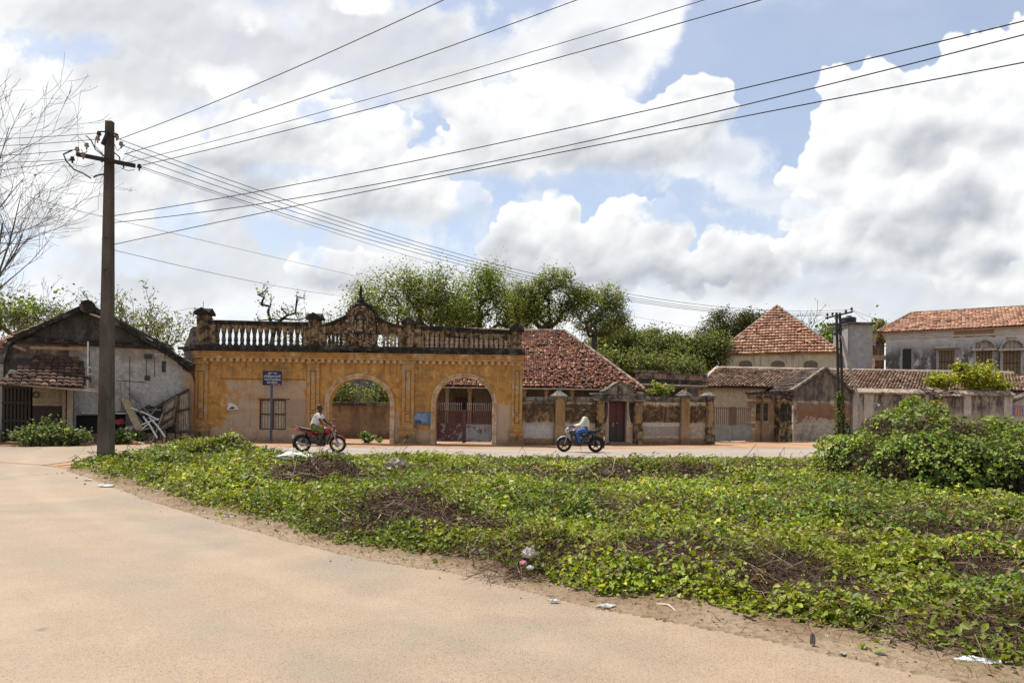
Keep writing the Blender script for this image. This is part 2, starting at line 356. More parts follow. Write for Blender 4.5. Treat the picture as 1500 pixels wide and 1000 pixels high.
for a in [(285, 672, 1.3, 1.3, .42), (345, 672, .8, 1.1, .50), (470, 706, 1.0, .9, .40), (440, 678, 1.2, .8, .22), (592, 768, .75, .6, .42), (640, 778, .6, .5, .2), (600, 690, 1.1, .8, .25), (690, 695, .7, .8, .2), (860, 705, 1.5, .9, .28), (925, 706, 1.2, .9, .3), (1010, 700, 1.3, .9, .3), (1095, 690, 1.2, .8, .22),
          (760, 822, .7, .4, .2), (1000, 828, 1.3, .5, .24), (1130, 858, .7, .4, .24), (1300, 800, 1.2, .8, .3), (1440, 860, .9, .5, .32), (1460, 790, 1.0, .8, .3), (880, 760, 1.5, .9, .18), (1180, 780, 1.4, .9, .2), (750, 740, 1.6, 1.2, .18), (330, 720, 1.2, .8, .15)]: mound(*a)
def gh(x, y):
    e = np.clip(front_d(x, y)/1.1, 0, 1); e2 = np.clip(edge_d(x, y)/np.where((y > 19) & (x > -7), 3.2, 1.0), 0, 1)
    h = (.01+.07*gnf(x, y, .55)+.14*gnf(x+31, y, 1.9))*e*e2
    for a, b, rx, ry, k in MOUNDS: h = h+k*(1 if a < -2 else .6)*np.exp(-(((x-a)/rx)**2+((y-b)/ry)**2)*1.3)*np.minimum(e, e2)
    return h+.006
# dead vine patches in ground metres
DEAD = []
def dead(px, py, rx, ry, k=1.0): p = ground(px, py, .15); DEAD.append((p.x, p.y, rx, ry, k))
for a in [(590, 762, .75, .7), (660, 775, .7, .35), (760, 697, .7, .45), (695, 697, .35, .4), (600, 695, .8, .6), (850, 703, .95, .6), (915, 703, .9, .6), (1010, 697, 1.2, .5), (1095, 692, .9, .4), (1180, 690, .7, .4), (470, 702, .8, .7), (440, 706, .6, .5, .7), (720, 800, .5, .22, .7), (800, 812, .5, .22, .7), (760, 826, .4, .15, .8), (960, 815, .8, .27), (1030, 826, .85, .25), (1110, 842, .75, .25), (1180, 857, .55, .2), (1240, 868, .45, .2, .9), (1380, 905, .5, .16, .9), (1450, 920, .5, .2, .8), (1290, 762, .7, .5, .8), (1440, 796, .8, .4), (1360, 770, .7, .4, .7), (1440, 850, .4, .35), (1170, 745, .7, .5, .5), (950, 750, .8, .5, .5), (1050, 778, .7, .4, .5), (370, 700, .8, .5, .5), (550, 735, .6, .5, .6), (1220, 800, .6, .3, .6), (990, 795, .7, .3, .6)]: dead(*a)
def deadness(x, y):
    d = np.zeros(np.shape(x)); w_ = (gnf(x, y, 1.9)-.5)*1.1
    for a, b, rx, ry, k in DEAD: d = np.maximum(d, k*np.clip(1.35-np.sqrt(((x-a)/rx)**2+((y-b)/ry)**2)+w_, 0, .6)/.6)
    return np.clip(d, 0, 1)
def island():
    xs = np.concatenate([np.arange(-12.6, 6, .055), np.arange(6, 40, .45)]); ys = np.concatenate([np.arange(3.2, 12, .05), np.arange(12, 22, .12), np.arange(22, 33.5, .3)])
    X, Y = np.meshgrid(xs, ys, indexing='ij'); e = edge_d(X, Y); ins = inside(X, Y); fd = front_d(X, Y)
    ok = ins & (e > .0); Z = gh(X, Y)*np.where(ins, 1, 0); Z = np.where(ok, Z+.004, -.06)
    keep = ok[:-1, :-1] | ok[1:, :-1] | ok[:-1, 1:] | ok[1:, 1:]
    idx = np.arange(X.size).reshape(X.shape); Q = np.stack([idx[:-1, :-1], idx[1:, :-1], idx[1:, 1:], idx[:-1, 1:]], -1)[keep]
    used = np.unique(Q); mp = np.full(X.size, -1); mp[used] = np.arange(len(used))
    V = np.stack([X, Y, Z], -1).reshape(-1, 3)[used]; Q = mp[Q]
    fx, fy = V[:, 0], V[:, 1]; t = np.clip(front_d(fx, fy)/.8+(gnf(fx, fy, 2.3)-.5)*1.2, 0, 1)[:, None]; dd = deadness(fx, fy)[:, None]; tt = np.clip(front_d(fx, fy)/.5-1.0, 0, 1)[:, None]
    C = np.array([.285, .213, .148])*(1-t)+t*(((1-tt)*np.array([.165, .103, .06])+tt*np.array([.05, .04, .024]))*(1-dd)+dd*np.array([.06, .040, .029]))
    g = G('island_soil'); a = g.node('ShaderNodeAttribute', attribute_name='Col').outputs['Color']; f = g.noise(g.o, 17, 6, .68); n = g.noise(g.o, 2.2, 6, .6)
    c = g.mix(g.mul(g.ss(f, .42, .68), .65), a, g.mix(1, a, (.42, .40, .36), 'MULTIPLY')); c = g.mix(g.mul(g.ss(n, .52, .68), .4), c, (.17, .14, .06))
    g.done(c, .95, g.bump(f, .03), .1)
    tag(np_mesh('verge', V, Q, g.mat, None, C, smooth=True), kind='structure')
island()
def creeper():
    Ps, Ns, Ss, Cs = [], [], [], []
    for y0, y1, per, sz in [(3.3, 5.2, 3000, .045), (5.2, 7, 2500, .047), (7, 9.5, 1750, .050), (9.5, 13, 1100, .058), (13, 18, 720, .070), (18, 27, 480, .085), (27, 33, 60, .16)]:
        xa, xb = -.80*y1-.6, min(.80*y1+3.2, 30); n = int((xb-xa)*(y1-y0)*per)
        x, y = RNG.uniform(xa, xb, n), RNG.uniform(y0, y1, n); ok = inside(x, y); x, y = x[ok], y[ok]
        fd = front_d(x, y); ed = edge_d(x, y); lim = .30+.5*(gnf(x, y, 1.1)-.35)
        dn = deadness(x, y); clump = gnf(x+50, y+9, 1.9)
        p = np.clip((fd-lim)/.22, 0, 1)*np.clip(ed/.25, .25, 1)*(1-.92*dn)*np.clip(.42+2.2*(clump-.30), .3, 1)
        # sparse weed tufts on the bare verge
        p = np.maximum(p, .05*(fd > .12)*(gnf(x, y, 2.7) > .55))
        ok = RNG.random(len(x)) < p; x, y, dn, clump = x[ok], y[ok], dn[ok], clump[ok]; m = len(x)
        lift = RNG.random(m)**1.6*(.05+.17*np.clip(clump-.36, 0, .4)/.3)*np.where((y > 19) & (x > -7), .6, 1)*np.clip(front_d(x, y)/.9, .2, 1)*(1+.5*(RNG.random(m) < .03))
        z = gh(x, y)+.012+lift
        k = pick(CREEP, m); tone = gnf(x+11, y+23, .95); yel = np.clip((gnf(x+71, y+3, .6)-.48)*5, 0, 1)[:, None]
        dk = np.clip((gnf(x+5, y+61, .8)-.46)*6, 0, 1)[:, None]
        k = k*(.42+1.15*tone[:, None]); k = k*(1-.5*yel)+yel*.5*np.array([.245, .275, .02]); k = k*(1-.45*dk)+dk*.45*np.array([.035, .085, .015])
        k[RNG.random(m) < .05+.15*dn] = (.15, .10, .05)
        N = np.stack([RNG.normal(-.18, .55, m), RNG.normal(-.05, .55, m), np.ones(m)*.8], 1)
        Ps.append(np.stack([x, y, z], 1)); Ns.append(N); Ss.append(sz*RNG.lognormal(0, .32, m)*np.where(RNG.random(m) < .04, 1.6, 1)); Cs.append(k)
    P, N, S, C = np.concatenate(Ps), np.concatenate(Ns), np.concatenate(Ss), np.concatenate(Cs)
    near = P[:, 1] < 11
    o = leaf_mesh('ground_creeper', P[near], N[near], S[near], C[near], M_leaf, None, 6)
    tag(o, 'dense green creeper leaves covering the rough ground beside the dusty road', 'creeper', kind='stuff')
    o2 = leaf_mesh('distant_creeper', P[~near], N[~near], S[~near], C[~near]*np.array([1.08, 1.08, 1.0]), M_leaf, None, 4)
    tag(o2, 'green creeper spreading back towards the street in front of the walls', 'creeper', kind='stuff')
    print('creeper leaves', len(P))
creeper()
def dry_vines():
    A, B, R, C = [], [], [], []
    for y0, y1, per, ln, r in [(3.4, 8, 620, .26, .0032), (8, 13, 380, .32, .005), (13, 26, 170, .42, .009)]:
        xa, xb = -.80*y1, min(.80*y1, 26); n = int((xb-xa)*(y1-y0)*per); x, y = RNG.uniform(xa, xb, n), RNG.uniform(y0, y1, n)
        dn = deadness(x, y); ok = inside(x, y) & (RNG.random(n) < np.maximum(dn, .05*(front_d(x, y) > .35))); x, y = x[ok], y[ok]; m = len(x)
        P = np.stack([x, y, gh(x, y)+RNG.uniform(0, .1, m)], 1); a = RNG.uniform(0, 6.283, m); L = ln*RNG.lognormal(0, .4, m)
        D = np.stack([np.cos(a), np.sin(a), np.clip(RNG.normal(.0, .16, m), -.3, .3)], 1)*np.minimum(L, ln*1.8)[:, None]; E = P+D; E[:, 2] = np.maximum(E[:, 2], gh(E[:, 0], E[:, 1])+.005)
        A.append(P); B.append(E); R.append(np.full(m, r)*RNG.uniform(.6, 1.3, m)); C.append(pick([((.095, .056, .040), 4), ((.055, .033, .026), 3), ((.20, .14, .10), 1.3), ((.30, .23, .16), .6)], m))
    o = stem_mesh('dry_vines', np.concatenate(A), np.concatenate(B), np.concatenate(R), np.concatenate(C), M_stick, None, .5)
    tag(o, 'tangled brown dead vine stems in patches through the green creeper', 'dead vines', kind='stuff'); print('stems', len(np.concatenate(A)))
dry_vines()
def verge_grass():
    n = 60000; x, y = RNG.uniform(-13, 5, n), RNG.uniform(3.6, 20, n); fd = front_d(x, y); k = gnf(x, y, 1.6)
    ok = inside(x, y) & (fd < .75) & (fd > .03) & (RNG.random(n) < np.clip((k-.38)*4, 0, 1)); x, y = x[ok], y[ok]; m = len(x)
    P = np.stack([x, y, gh(x, y)+.002], 1); a = RNG.uniform(0, 6.28, m); L = RNG.uniform(.02, .06, m)
    E = P+np.stack([np.cos(a)*.8, np.sin(a)*.8, RNG.uniform(.2, 1, m)], 1)*L[:, None]
    tag(stem_mesh('dry_grass', P, E, .0028, pick([((.16, .17, .06), 2), ((.25, .20, .11), 2), ((.10, .13, .03), 2)], m), M_stick), 'short dry grass along the bare dirt edge of the road', 'grass', kind='stuff')
verge_grass()
def verge_grit():
    n = 9000; x, y = RNG.uniform(-13, 5, n), RNG.uniform(3.6, 20, n); fd = front_d(x, y); ok = inside(x, y) & (fd < .95) & (RNG.random(n) < np.clip(1.3-fd, .1, 1)*(gnf(x, y, 2.1) > .42)); x, y = x[ok], y[ok]; m = len(x)
    P = np.stack([x, y, gh(x, y)+.006], 1); N = np.stack([RNG.normal(0, .3, m), RNG.normal(0, .3, m), np.ones(m)], 1); S = RNG.uniform(.012, .045, m)
    tag(leaf_mesh('leaf_litter', P, N, S, pick([((.13, .085, .055), 3), ((.22, .15, .09), 2), ((.07, .05, .04), 2), ((.38, .31, .24), .7)], m), M_stick, None, 4, .4), 'dry brown leaf bits strewn along the dirt edge of the road', 'leaf litter', kind='stuff')
    n = 2600; x, y = RNG.uniform(-12, 6, n), RNG.uniform(3.4, 19, n); fd = front_d(x, y); sgn = inside(x, y); ok = (fd < .6) & (RNG.random(n) < np.where(sgn, .8, np.clip(.5-fd, 0, .5))); x, y = x[ok], y[ok]; m = len(x); r = RNG.lognormal(-4.6, .45, m); b = MB(); b.ball((0, 0, 0), 1, 6, 4); v0 = np.array(b.v); tri = [f for f in b.f if len(f) == 3]; qd = [f for f in b.f if len(f) == 4]
    V = (v0[None]*(r[:, None]*RNG.uniform(.6, 1.1, (m, 3)))[:, None, :]*RNG.uniform(.85, 1.15, (m, len(v0), 1))+np.stack([x, y, np.where(inside(x, y), gh(x, y)+.004, 0)+r*.25], 1)[:, None]).reshape(-1, 3); f4 = np.array([list(f)+[f[-1]] if len(f) == 3 else list(f) for f in b.f]); f4 = np.array([f for f in f4 if len(set(f)) == 4]); Q = (np.arange(m)[:, None, None]*len(v0)+f4[None]).reshape(-1, 4)
    tag(np_mesh('grit', V, Q, M_stick, None, np.repeat(pick([((.34, .27, .20), 3), ((.22, .17, .13), 2), ((.46, .40, .33), 1)], m), len(v0), 0)), 'small stones scattered along the road edge', 'gravel', kind='stuff')
verge_grit()
# ---------------------------------------------------------------- tiled roofs: every tile its own curved piece inside the roof's one mesh
M_tile = vcol('clay_tile', .88, .15, 0, .35, 25)
TILE_OLD = [((.195, .078, .048), 4), ((.14, .055, .036), 3), ((.27, .125, .075), 2.2), ((.085, .05, .04), 1.8), ((.38, .22, .14), .9)]
TILE_NEW = [((.60, .35, .235), 4), ((.53, .29, .19), 3), ((.66, .44, .32), 2), ((.36, .18, .12), 1), ((.22, .14, .11), .5)]
TILE_DARK = [((.085, .06, .048), 4), ((.055, .042, .036), 3), ((.13, .085, .06), 2), ((.20, .12, .08), .7)]
TILE_MIX = [((.31, .195, .14), 4), ((.235, .145, .105), 3), ((.40, .275, .205), 2), ((.52, .40, .31), .8), ((.14, .10, .078), 1.2)]
def pt_in(poly, u, v):
    r = False; j = len(poly)-1
    for i in range(len(poly)):
        if (poly[i][1] > v) != (poly[j][1] > v) and u < (poly[j][0]-poly[i][0])*(v-poly[i][1])/(poly[j][1]-poly[i][1])+poly[i][0]: r = not r
        j = i
    return r
def tile_roof(name, O, U, D, poly, tw, tl, pal, mat, parent, mess=.0, curve=.45, seed=1, thick=.012, lost=0.0, messf=None, arc=5, tilt=.05):
    """O origin, U unit vector along the eave, D unit vector down the slope, poly outline in (along, down) metres"""
    O, U, D = Vector(O), Vector(U).normalized(), Vector(D).normalized(); Nn = U.cross(D); Nn = -Nn if Nn.z < 0 else Nn
    r_ = random.Random(seed); b = MB(); us = [p[0] for p in poly]; vs_ = [p[1] for p in poly]
    nrow = int(math.ceil((max(vs_)-min(vs_))/tl)); ncol = int(math.ceil((max(us)-min(us))/tw)); ws = [c for c, _ in pal]; wt = [k for _, k in pal]
    for j in range(nrow, -1, -1):
        v0 = min(vs_)+j*tl; rowc = r_.uniform(.88, 1.12)
        for i in range(-1, ncol+1):
            u0 = min(us)+i*tw+(tw*.5 if j % 2 and curve < .2 else 0)
            if not pt_in(poly, u0+tw/2, v0+tl*.5): continue
            sag = .20*(float(gnf(u0+seed*9, v0, .38))-.5)
            ms = mess if messf is None else messf(u0, v0, mess)
            if r_.random() < lost*(1 if messf is None else ms*4): continue
            du, dv, rot, lift = (r_.gauss(0, .012), r_.gauss(0, .012), r_.gauss(0, .015), 0)
            if r_.random() < ms: du, dv, rot, lift = r_.gauss(0, .06), r_.gauss(0, .09), r_.gauss(0, .5), abs(r_.gauss(.015, .035))
            c = r_.choices(ws, wt)[0]; k = rowc*r_.uniform(.72, 1.28); b.col = tuple(min(1, x*k) for x in c)
            cs, sn = math.cos(rot), math.sin(rot); cu, cv = u0+tw/2+du, v0+tl/2+dv; L = tl*1.16; h0 = r_.gauss(0, .004)
            vv = []
            for q, (vl, hl) in enumerate(((-L/2, .0), (L/2, tilt))):
                for a in range(arc):
                    s_ = a/(arc-1)-.5; x = s_*tw*.98; hh = curve*tw*(.25-s_*s_)*1.6+hl*1+lift+h0+sag
                    vv.append(O+U*(cu+x*cs-vl*sn)+D*(cv+x*sn+vl*cs)+Nn*hh)
            lo = [p-Nn*(thick+tilt*.6) for p in vv[arc:]]
            fs = [(a, a+1, arc+a+1, arc+a) for a in range(arc-1)]+[(arc+a, arc+a+1, 2*arc+a+1, 2*arc+a) for a in range(arc-1)]
            b.add(vv+lo, fs)
    b.col = None
    return b.build(name, mat, parent, fix=False)
def slab3(b, pts, n, t):                 # flat polygon with thickness along n
    pts = [Vector(p) for p in pts]; n = Vector(n)*t; k = len(pts)
    return b.add(pts+[p-n for p in pts], [tuple(range(k)), tuple(range(2*k-1, k-1, -1))]+[(i, (i+1) % k, (i+1) % k+k, i+k) for i in range(k)])
# ---------------------------------------------------------------- materials of the gateway
def ochre_wall():
    g = G('ochre_limewash'); o = g.o; x, y, z = g.xyz(o)
    big = g.noise(o, .8, 8, .64, .5); mid = g.noise(o, 3.2, 7, .66, .3); fine = g.noise(o, 30, 5, .62)
    wob = g.add(g.mul(g.sub(big, .5), 2.0), g.mul(g.sub(mid, .5), 1.5))
    c = g.mix(g.ss(g.add(g.mul(big, .6), g.mul(mid, .4)), .36, .64), (.40, .192, .052), (.56, .305, .088))
    c = g.mix(g.mul(g.ss(mid, .52, .64), .6), c, (.58, .38, .18)); c = g.mix(g.mul(g.ss(big, .52, .62), .55), c, (.33, .165, .06))
    c = g.mix(g.mul(g.ss(g.noise(g.vm('ADD', o, (3, 1, 8)), 2.2, 7, .7, .6), .50, .62), .65), c, (.225, .125, .05))
    fl = g.noise(g.scale(o, (1, 1, 2.2)), 5.5, 6, .7); c = g.mix(g.mul(g.ss(fl, .63, .68), g.ss(z, 2.2, 3.6, .25, .9)), c, (.66, .49, .29))     # flaked-off wash
    grey = g.box(o, GW.u(331), GW.u(446), .5, GW.z(390, 559), .10, g.mul(wob, .55))
    c = g.mix(g.mul(grey, g.ss(g.add(g.mul(mid, .5), g.mul(big, .5)), .38, .54, .25, .95)), c, g.mix(g.ss(fine, .35, .65), (.36, .265, .19), (.50, .385, .285)))
    g2 = g.box(o, GW.u(400), GW.u(450), .5, GW.z(430, 585), .06, g.mul(wob, .4)); c = g.mix(g.mul(g2, .5), c, (.30, .20, .14))
    pl = g.ss(g.sub(z, g.mul(wob, .16)), .66, .60); c = g.mix(pl, c, g.mix(g.ss(mid, .35, .65), (.40, .26, .165), (.50, .35, .24)))
    rp = g.box(o, GW.u(573), GW.u(588), 0, GW.z(580, 600), .04, g.mul(wob, .3)); c = g.mix(g.mul(rp, .8), c, (.42, .30, .21))
    gp = g.box(o, GW.u(727), GW.u(749), 0.3, GW.z(735, 590), .05, g.mul(wob, .5)); c = g.mix(g.mul(gp, .8), c, (.46, .35, .26))
    st = g.noise(g.scale(o, (4.5, 4.5, .5)), 1, 6, .66); c = g.mix(g.mul(g.mul(g.ss(st, .46, .66), g.ss(z, 2.2, 4.3)), .75), c, (.10, .065, .036))
    c = g.mix(g.mul(g.ss(g.noise(g.scale(o, (7, 7, .8)), 1, 5, .65), .52, .68), .35), c, (.20, .12, .06))
    mol = g.box(o, GW.u(606), GW.u(640), 1.2, 2.9, .3, wob); c = g.mix(g.mul(g.mul(mol, g.ss(mid, .42, .62)), .6), c, (.17, .115, .05))
    c = g.mix(g.mul(g.ss(z, .35, .0), g.ss(mid, .35, .6, .3, .85)), c, (.22, .13, .075))
    c = g.mix(g.mul(g.ss(fine, .55, .72), .22), c, (.25, .14, .06))
    return g.done(c, .92, g.bump(g.add(g.mul(fine, .35), mid), .02), .2)
def mossy(name, base, hi, dark=(.035, .028, .022), amt=.5, k=3.0):
    g = G(name); o = g.o; n = g.noise(o, k, 8, .68, .4); m_ = g.noise(o, k*4.2, 6, .65); st = g.noise(g.scale(o, (8, 8, .7)), 1, 5, .65)
    c = g.mix(g.ss(m_, .35, .65), base, hi); c = g.mix(g.mul(g.ss(n, .58-amt*.3, .72-amt*.25), .92), c, dark)
    c = g.mix(g.mul(g.ss(st, .46, .62), .55), c, dark); c = g.mix(g.mul(g.ss(m_, .66, .7), .6), c, (.50, .40, .30))
    return g.done(c, .95, g.bump(g.add(n, m_), .03), .1)
GW = Frame(284, 32.5, 765, 32.5)
M_ochre = ochre_wall()
M_orange = plaster('ochre_moulding', (.52, .285, .10), (.62, .43, .25), (.11, .07, .04), 4.5, .6, (.5, .62))
M_frame = plaster('peeled_arch_band', (.52, .32, .155), (.60, .46, .33), (.15, .09, .055), None, .6, (.44, .6), scale=2.5)
M_pilaster = plaster('ochre_pilaster', (.46, .245, .082), (.44, .31, .19), (.13, .08, .04), 4.3, .65, (.49, .62), low=.6, scale=1.6)
M_line = simple('dark_incised_line', (.14, .085, .04), .95, .3)
M_parapet = mossy('blackened_stucco', (.29, .19, .10), (.38, .265, .155), amt=.52)
M_blackst = mossy('algae_black_ledge', (.075, .062, .052), (.15, .125, .10), (.022, .02, .018), .75)
M_balus = mossy('weathered_baluster', (.13, .10, .075), (.22, .165, .12), (.03, .027, .025), .6, 6)
M_stucco_relief = mossy('stained_relief', (.22, .13, .07), (.36, .23, .13), (.03, .024, .02), .66, 5)
M_pinkbal = mossy('pinkish_baluster', (.46, .32, .22), (.56, .42, .31), (.12, .065, .045), .3, 7)
M_dentil = plaster('pale_dentil_plaster', (.50, .29, .11), (.58, .42, .25), (.25, .14, .07), None, .4, (.45, .6), scale=2)
M_fig = mossy('pale_eroded_figure', (.30, .19, .115), (.50, .37, .26), (.03, .024, .02), .5, 9)
M_void = simple('interior_shade_paint', (.012, .011, .010), 1, .3)  # near-black colour painted in place of unlit interiors
M_darkwood = simple('dark_wood', (.045, .032, .024), .75, .45, 9, bump=.01)
M_oldwood = simple('grey_brown_wood', (.30, .225, .15), .85, .35, 11, bump=.01)
M_rust = simple('rusted_iron', (.115, .045, .028), .85, .45, 14)
M_iron = simple('dark_iron', (.03, .03, .033), .6, .3, 14)
gate_house = GW.thing('gateway_building', 'long ochre gateway building with two round arches and a blackened balustrade', 'building')
def arch_pts(cx, z0, hw, zs, ht, n=22):   # jamb foot -> round head -> jamb foot
    return [(cx-hw, z0)]+[(cx-hw*math.cos(math.pi*k/n), zs+ht*math.sin(math.pi*k/n)) for k in range(n+1)]+[(cx+hw, z0)]
def arch_of(pl, pr, px_spring, py_spring, py_top):
    a, b = GW.u(pl, py_spring), GW.u(pr, py_spring); zs = GW.z((pl+pr)/2, py_spring); return (a+b)/2, (b-a)/2, zs, GW.z((pl+pr)/2, py_top)-zs
AR1 = arch_of(482.5, 571.5, 527, 592, 554); AR2 = arch_of(638.5, 721, 680, 590, 553)
W0, W1 = 0.0, GW.L; ZT = GW.z(520, 517)-.0; TH = .55
def gateway():
    T = gate_house
    # wall: solid strips around the two arches
    b = MB(); segs = []
    xs = [W0]
    def arch_strip(ar):
        cx, hw, zs, ht = ar; n = 26; last = None
        for k in range(n):
            a0, a1 = math.pi*k/n, math.pi*(k+1)/n; xa, xb = cx-hw*math.cos(a0), cx-hw*math.cos(a1); za, zb = zs+ht*math.sin(a0), zs+ht*math.sin(a1)
            b.add([(xa, 0, za), (xb, 0, zb), (xb, 0, ZT), (xa, 0, ZT), (xa, TH, za), (xb, TH, zb), (xb, TH, ZT), (xa, TH, ZT)], [(0, 1, 2, 3), (7, 6, 5, 4), (4, 5, 1, 0)])
    wx0, wx1, wz0, wz1 = GW.u(380), GW.u(419), GW.z(400, 629), GW.z(400, 585)
    b.box(W0, wx0, 0, TH, -.1, ZT); b.box(wx0, wx1, 0, TH, -.1, wz0); b.box(wx0, wx1, 0, TH, wz1, ZT); b.box(wx1, AR1[0]-AR1[1], 0, TH, -.1, ZT)
    arch_strip(AR1); b.box(AR1[0]+AR1[1], AR2[0]-AR2[1], 0, TH, -.1, ZT); arch_strip(AR2); b.box(AR2[0]+AR2[1], W1, 0, TH, -.1, ZT)
    b.build('wall', M_ochre, T, fix=False)
    p = MB(); zpl = .62                  # plinth course, slightly proud
    for x0, x1 in ((W0-.03, wx0-.1), (wx0-.1, wx1+.1), (wx1+.1, AR1[0]-AR1[1]-.22), (AR1[0]+AR1[1]+.22, AR2[0]-AR2[1]-.22), (AR2[0]+AR2[1]+.22, W1+.03)):
        p = MB(); p.box(x0, x1, -.035, -.001, -.1, zpl if x0 != wx0-.1 else min(zpl, wz0-.06)); p.build('plinth', M_ochre, T, bevel=.012)
    # arch bands
    for ar in (AR1, AR2):
        cx, hw, zs, ht = ar; q = MB()
        for (o0, o1, y0) in ((0, .13, -.05), (.13, .22, -.085)):
            a = arch_pts(cx, -.05, hw+o0, zs, ht+o0); c = arch_pts(cx, -.05, hw+o1, zs, ht+o1)
            for k in range(len(a)-1):
                vv = [(a[k][0], y0, a[k][1]), (a[k+1][0], y0, a[k+1][1]), (c[k+1][0], y0, c[k+1][1]), (c[k][0], y0, c[k][1])]
                vv += [(v[0], -.002, v[2]) for v in vv]
                q.add(vv, [(0, 1, 2, 3), (0, 4, 5, 1), (2, 6, 7, 3)])
        q.build('arch_moulding', M_frame, T, fix=False)
    # pilasters with sunk panels and pedestals
    for pa, pb in ((286, 305), (450.5, 468), (589, 606.5), (749.5, 764.5)):
        u0, u1 = GW.u(pa), GW.u(pb); zc = GW.z((pa+pb)/2, 529); q = MB()
        q.box(u0, u1, -.10, -.002, .72, zc); q.box(u0-.05, u1+.05, -.15, -.002, zc-.12, zc); q.box(u0-.03, u1+.03, -.13, -.101, .72, .80)
        po = q.build('pilaster', M_pilaster, T, bevel=.008)
        m_ = (u1-u0)*.26; r = MB()
        for za, zb in ((1.02, 1.42), (1.50, zc-.45)):
            for (xa, xb, z0, z1) in ((u0+m_, u1-m_, za, za+.03), (u0+m_, u1-m_, zb-.03, zb), (u0+m_, u0+m_+.028, za+.03, zb-.03), (u1-m_-.028, u1-m_, za+.03, zb-.03)): r.box(xa, xb, -.118, -.1005, z0, z1)
        r.build('panel_moulding', M_line, po)
        d = MB(); d.box(u0-.10, u1+.10, -.20, -.036, -.05, .64); d.box(u0-.14, u1+.14, -.24, -.036, .64, .72); d.box(u0-.14, u1+.14, -.24, -.036, -.05, .10)
        do = d.build('pedestal', M_pilaster, T, bevel=.01)
        e = MB(); cx = (u0+u1)/2; e.prism([(cx-.09, .34), (cx-.10, .30), (cx-.06, .26), (cx-.02, .28), (cx-.03, .2), (cx+.03, .2), (cx+.02, .28), (cx+.06, .26), (cx+.10, .30), (cx+.09, .34), (cx, .46)], -.212, -.2005)
        e.build('spade_emblem', M_line, do)
    # cornice: mouldings, dentils, black ledge
    zf = lambda py: GW.z(520, py)
    q = MB(); zl = zf(517.5)
    q.box(W0-.02, W1+.02, -.10, -.002, ZT-.33, ZT-.20); q.box(W0-.06, W1+.06, -.16, -.002, ZT-.20, ZT-.10); q.box(W0-.10, W1+.10, -.22, -.002, ZT-.10, ZT)
    q.build('cornice', M_orange, T, bevel=.012)
    q = MB(); q.box(0, .16, -.12, -.002, ZT-.49, ZT-.335); d0 = q.build('dentil', M_dentil, T, bevel=.005); x = W0+.45; d0.location.x = x
    while x < W1-.6:
        x += .31; d_ = d0.copy(); COL.objects.link(d_); d_.parent = T; d_.location.x = x
    LZ0, LZ1 = ZT+.002, GW.z(520, 508)
    q = MB(); q.box(W0-.16, W1+.12, -.34, TH+.25, LZ0, LZ0+.09); q.box(W0-.12, W1+.08, -.28, TH+.2, LZ0+.09, LZ1)
    q.build('ledge', M_blackst, T, bevel=.015)
    # parapet posts
    posts = []
    for pa, pb, ptop, pcap in ((287.5, 303.5, 450.5, 461), (451, 466, 458, 468), (590.5, 604.5, 464.5, 475), (748.5, 762.5, 473, 484)):
        u0, u1 = GW.u(pa), GW.u(pb); zt, zc = GW.z((pa+pb)/2, ptop), GW.z((pa+pb)/2, pcap); posts.append((u0, u1, zt, zc)); q = MB(); w_ = u1-u0
        q.box(u0, u1, -.10, -.10+w_, LZ1, zc); q.box(u0-.05, u1+.05, -.15, -.05+w_, LZ1, LZ1+.12); q.box(u0-.04, u1+.04, -.14, -.06+w_, zc-.16, zc-.10)
        for (xa, xb) in ((u0+.08, u0+.11), (u1-.11, u1-.08)): q.box(xa, xb, -.125, -.10, LZ1+.22, zc-.26)
        q.box(u0+.08, u1-.08, -.124, -.10, LZ1+.19, LZ1+.22); q.box(u0+.08, u1-.08, -.124, -.10, zc-.26, zc-.23)
        po = q.build('parapet_post', M_parapet, T, bevel=.01)
        c = MB(); e = .12; c.box(u0-e, u1+e, -.10-e, -.10+w_+e, zc, zc+.10); cx = (u0+u1)/2; h_ = zt-zc-.10
        c.prism([(u0-e, zc+.10), (u1+e, zc+.10), (cx, zc+.10+h_)], -.10-e, -.10+w_+e)
        c.prismx([(-.10-e, zc+.10), (-.10+w_+e, zc+.10), (-.10+w_/2, zc+.09+h_)], u0-e, u1+e)
        c.build('post_cap', M_blackst, po)
    # balustrades: rail, end blocks, arcaded strip with pointed openings and round balusters
    def balustrade(ua, ub, zra, zrb, n, bm, back):
        q = MB()
        def slopebox(x0, x1, y0, y1, dz0, dz1):
            f = lambda x: zra+(zrb-zra)*(x-ua)/(ub-ua)
            q.add([(x0, y0, f(x0)+dz0), (x1, y0, f(x1)+dz0), (x1, y1, f(x1)+dz0), (x0, y1, f(x0)+dz0), (x0, y0, f(x0)+dz1), (x1, y0, f(x1)+dz1), (x1, y1, f(x1)+dz1), (x0, y1, f(x0)+dz1)], [(0, 3, 2, 1), (4, 5, 6, 7), (0, 1, 5, 4), (1, 2, 6, 5), (2, 3, 7, 6), (3, 0, 4, 7)])
        slopebox(ua, ub, -.10, .34, -.09, 0); slopebox(ua, ub, -.05, .29, -.20, -.09)
        rl = q.build('handrail', M_blackst, T, bevel=.012)
        f = lambda x: zra+(zrb-zra)*(x-ua)/(ub-ua)
        wend = (ub-ua)*.085; a0, b0 = ua+wend, ub-wend*.7; pit = (b0-a0)/n
        for x0, x1 in ((ua, a0-.04), (b0+.04, ub)):
            q = MB(); z1 = f((x0+x1)/2)-.20; q.box(x0, x1, -.04, .26, LZ1, z1)
            q.box(x0+.05, x1-.05, -.06, -.0395, LZ1+.12, z1-.2); q.build('end_block', M_parapet, T, bevel=.01)
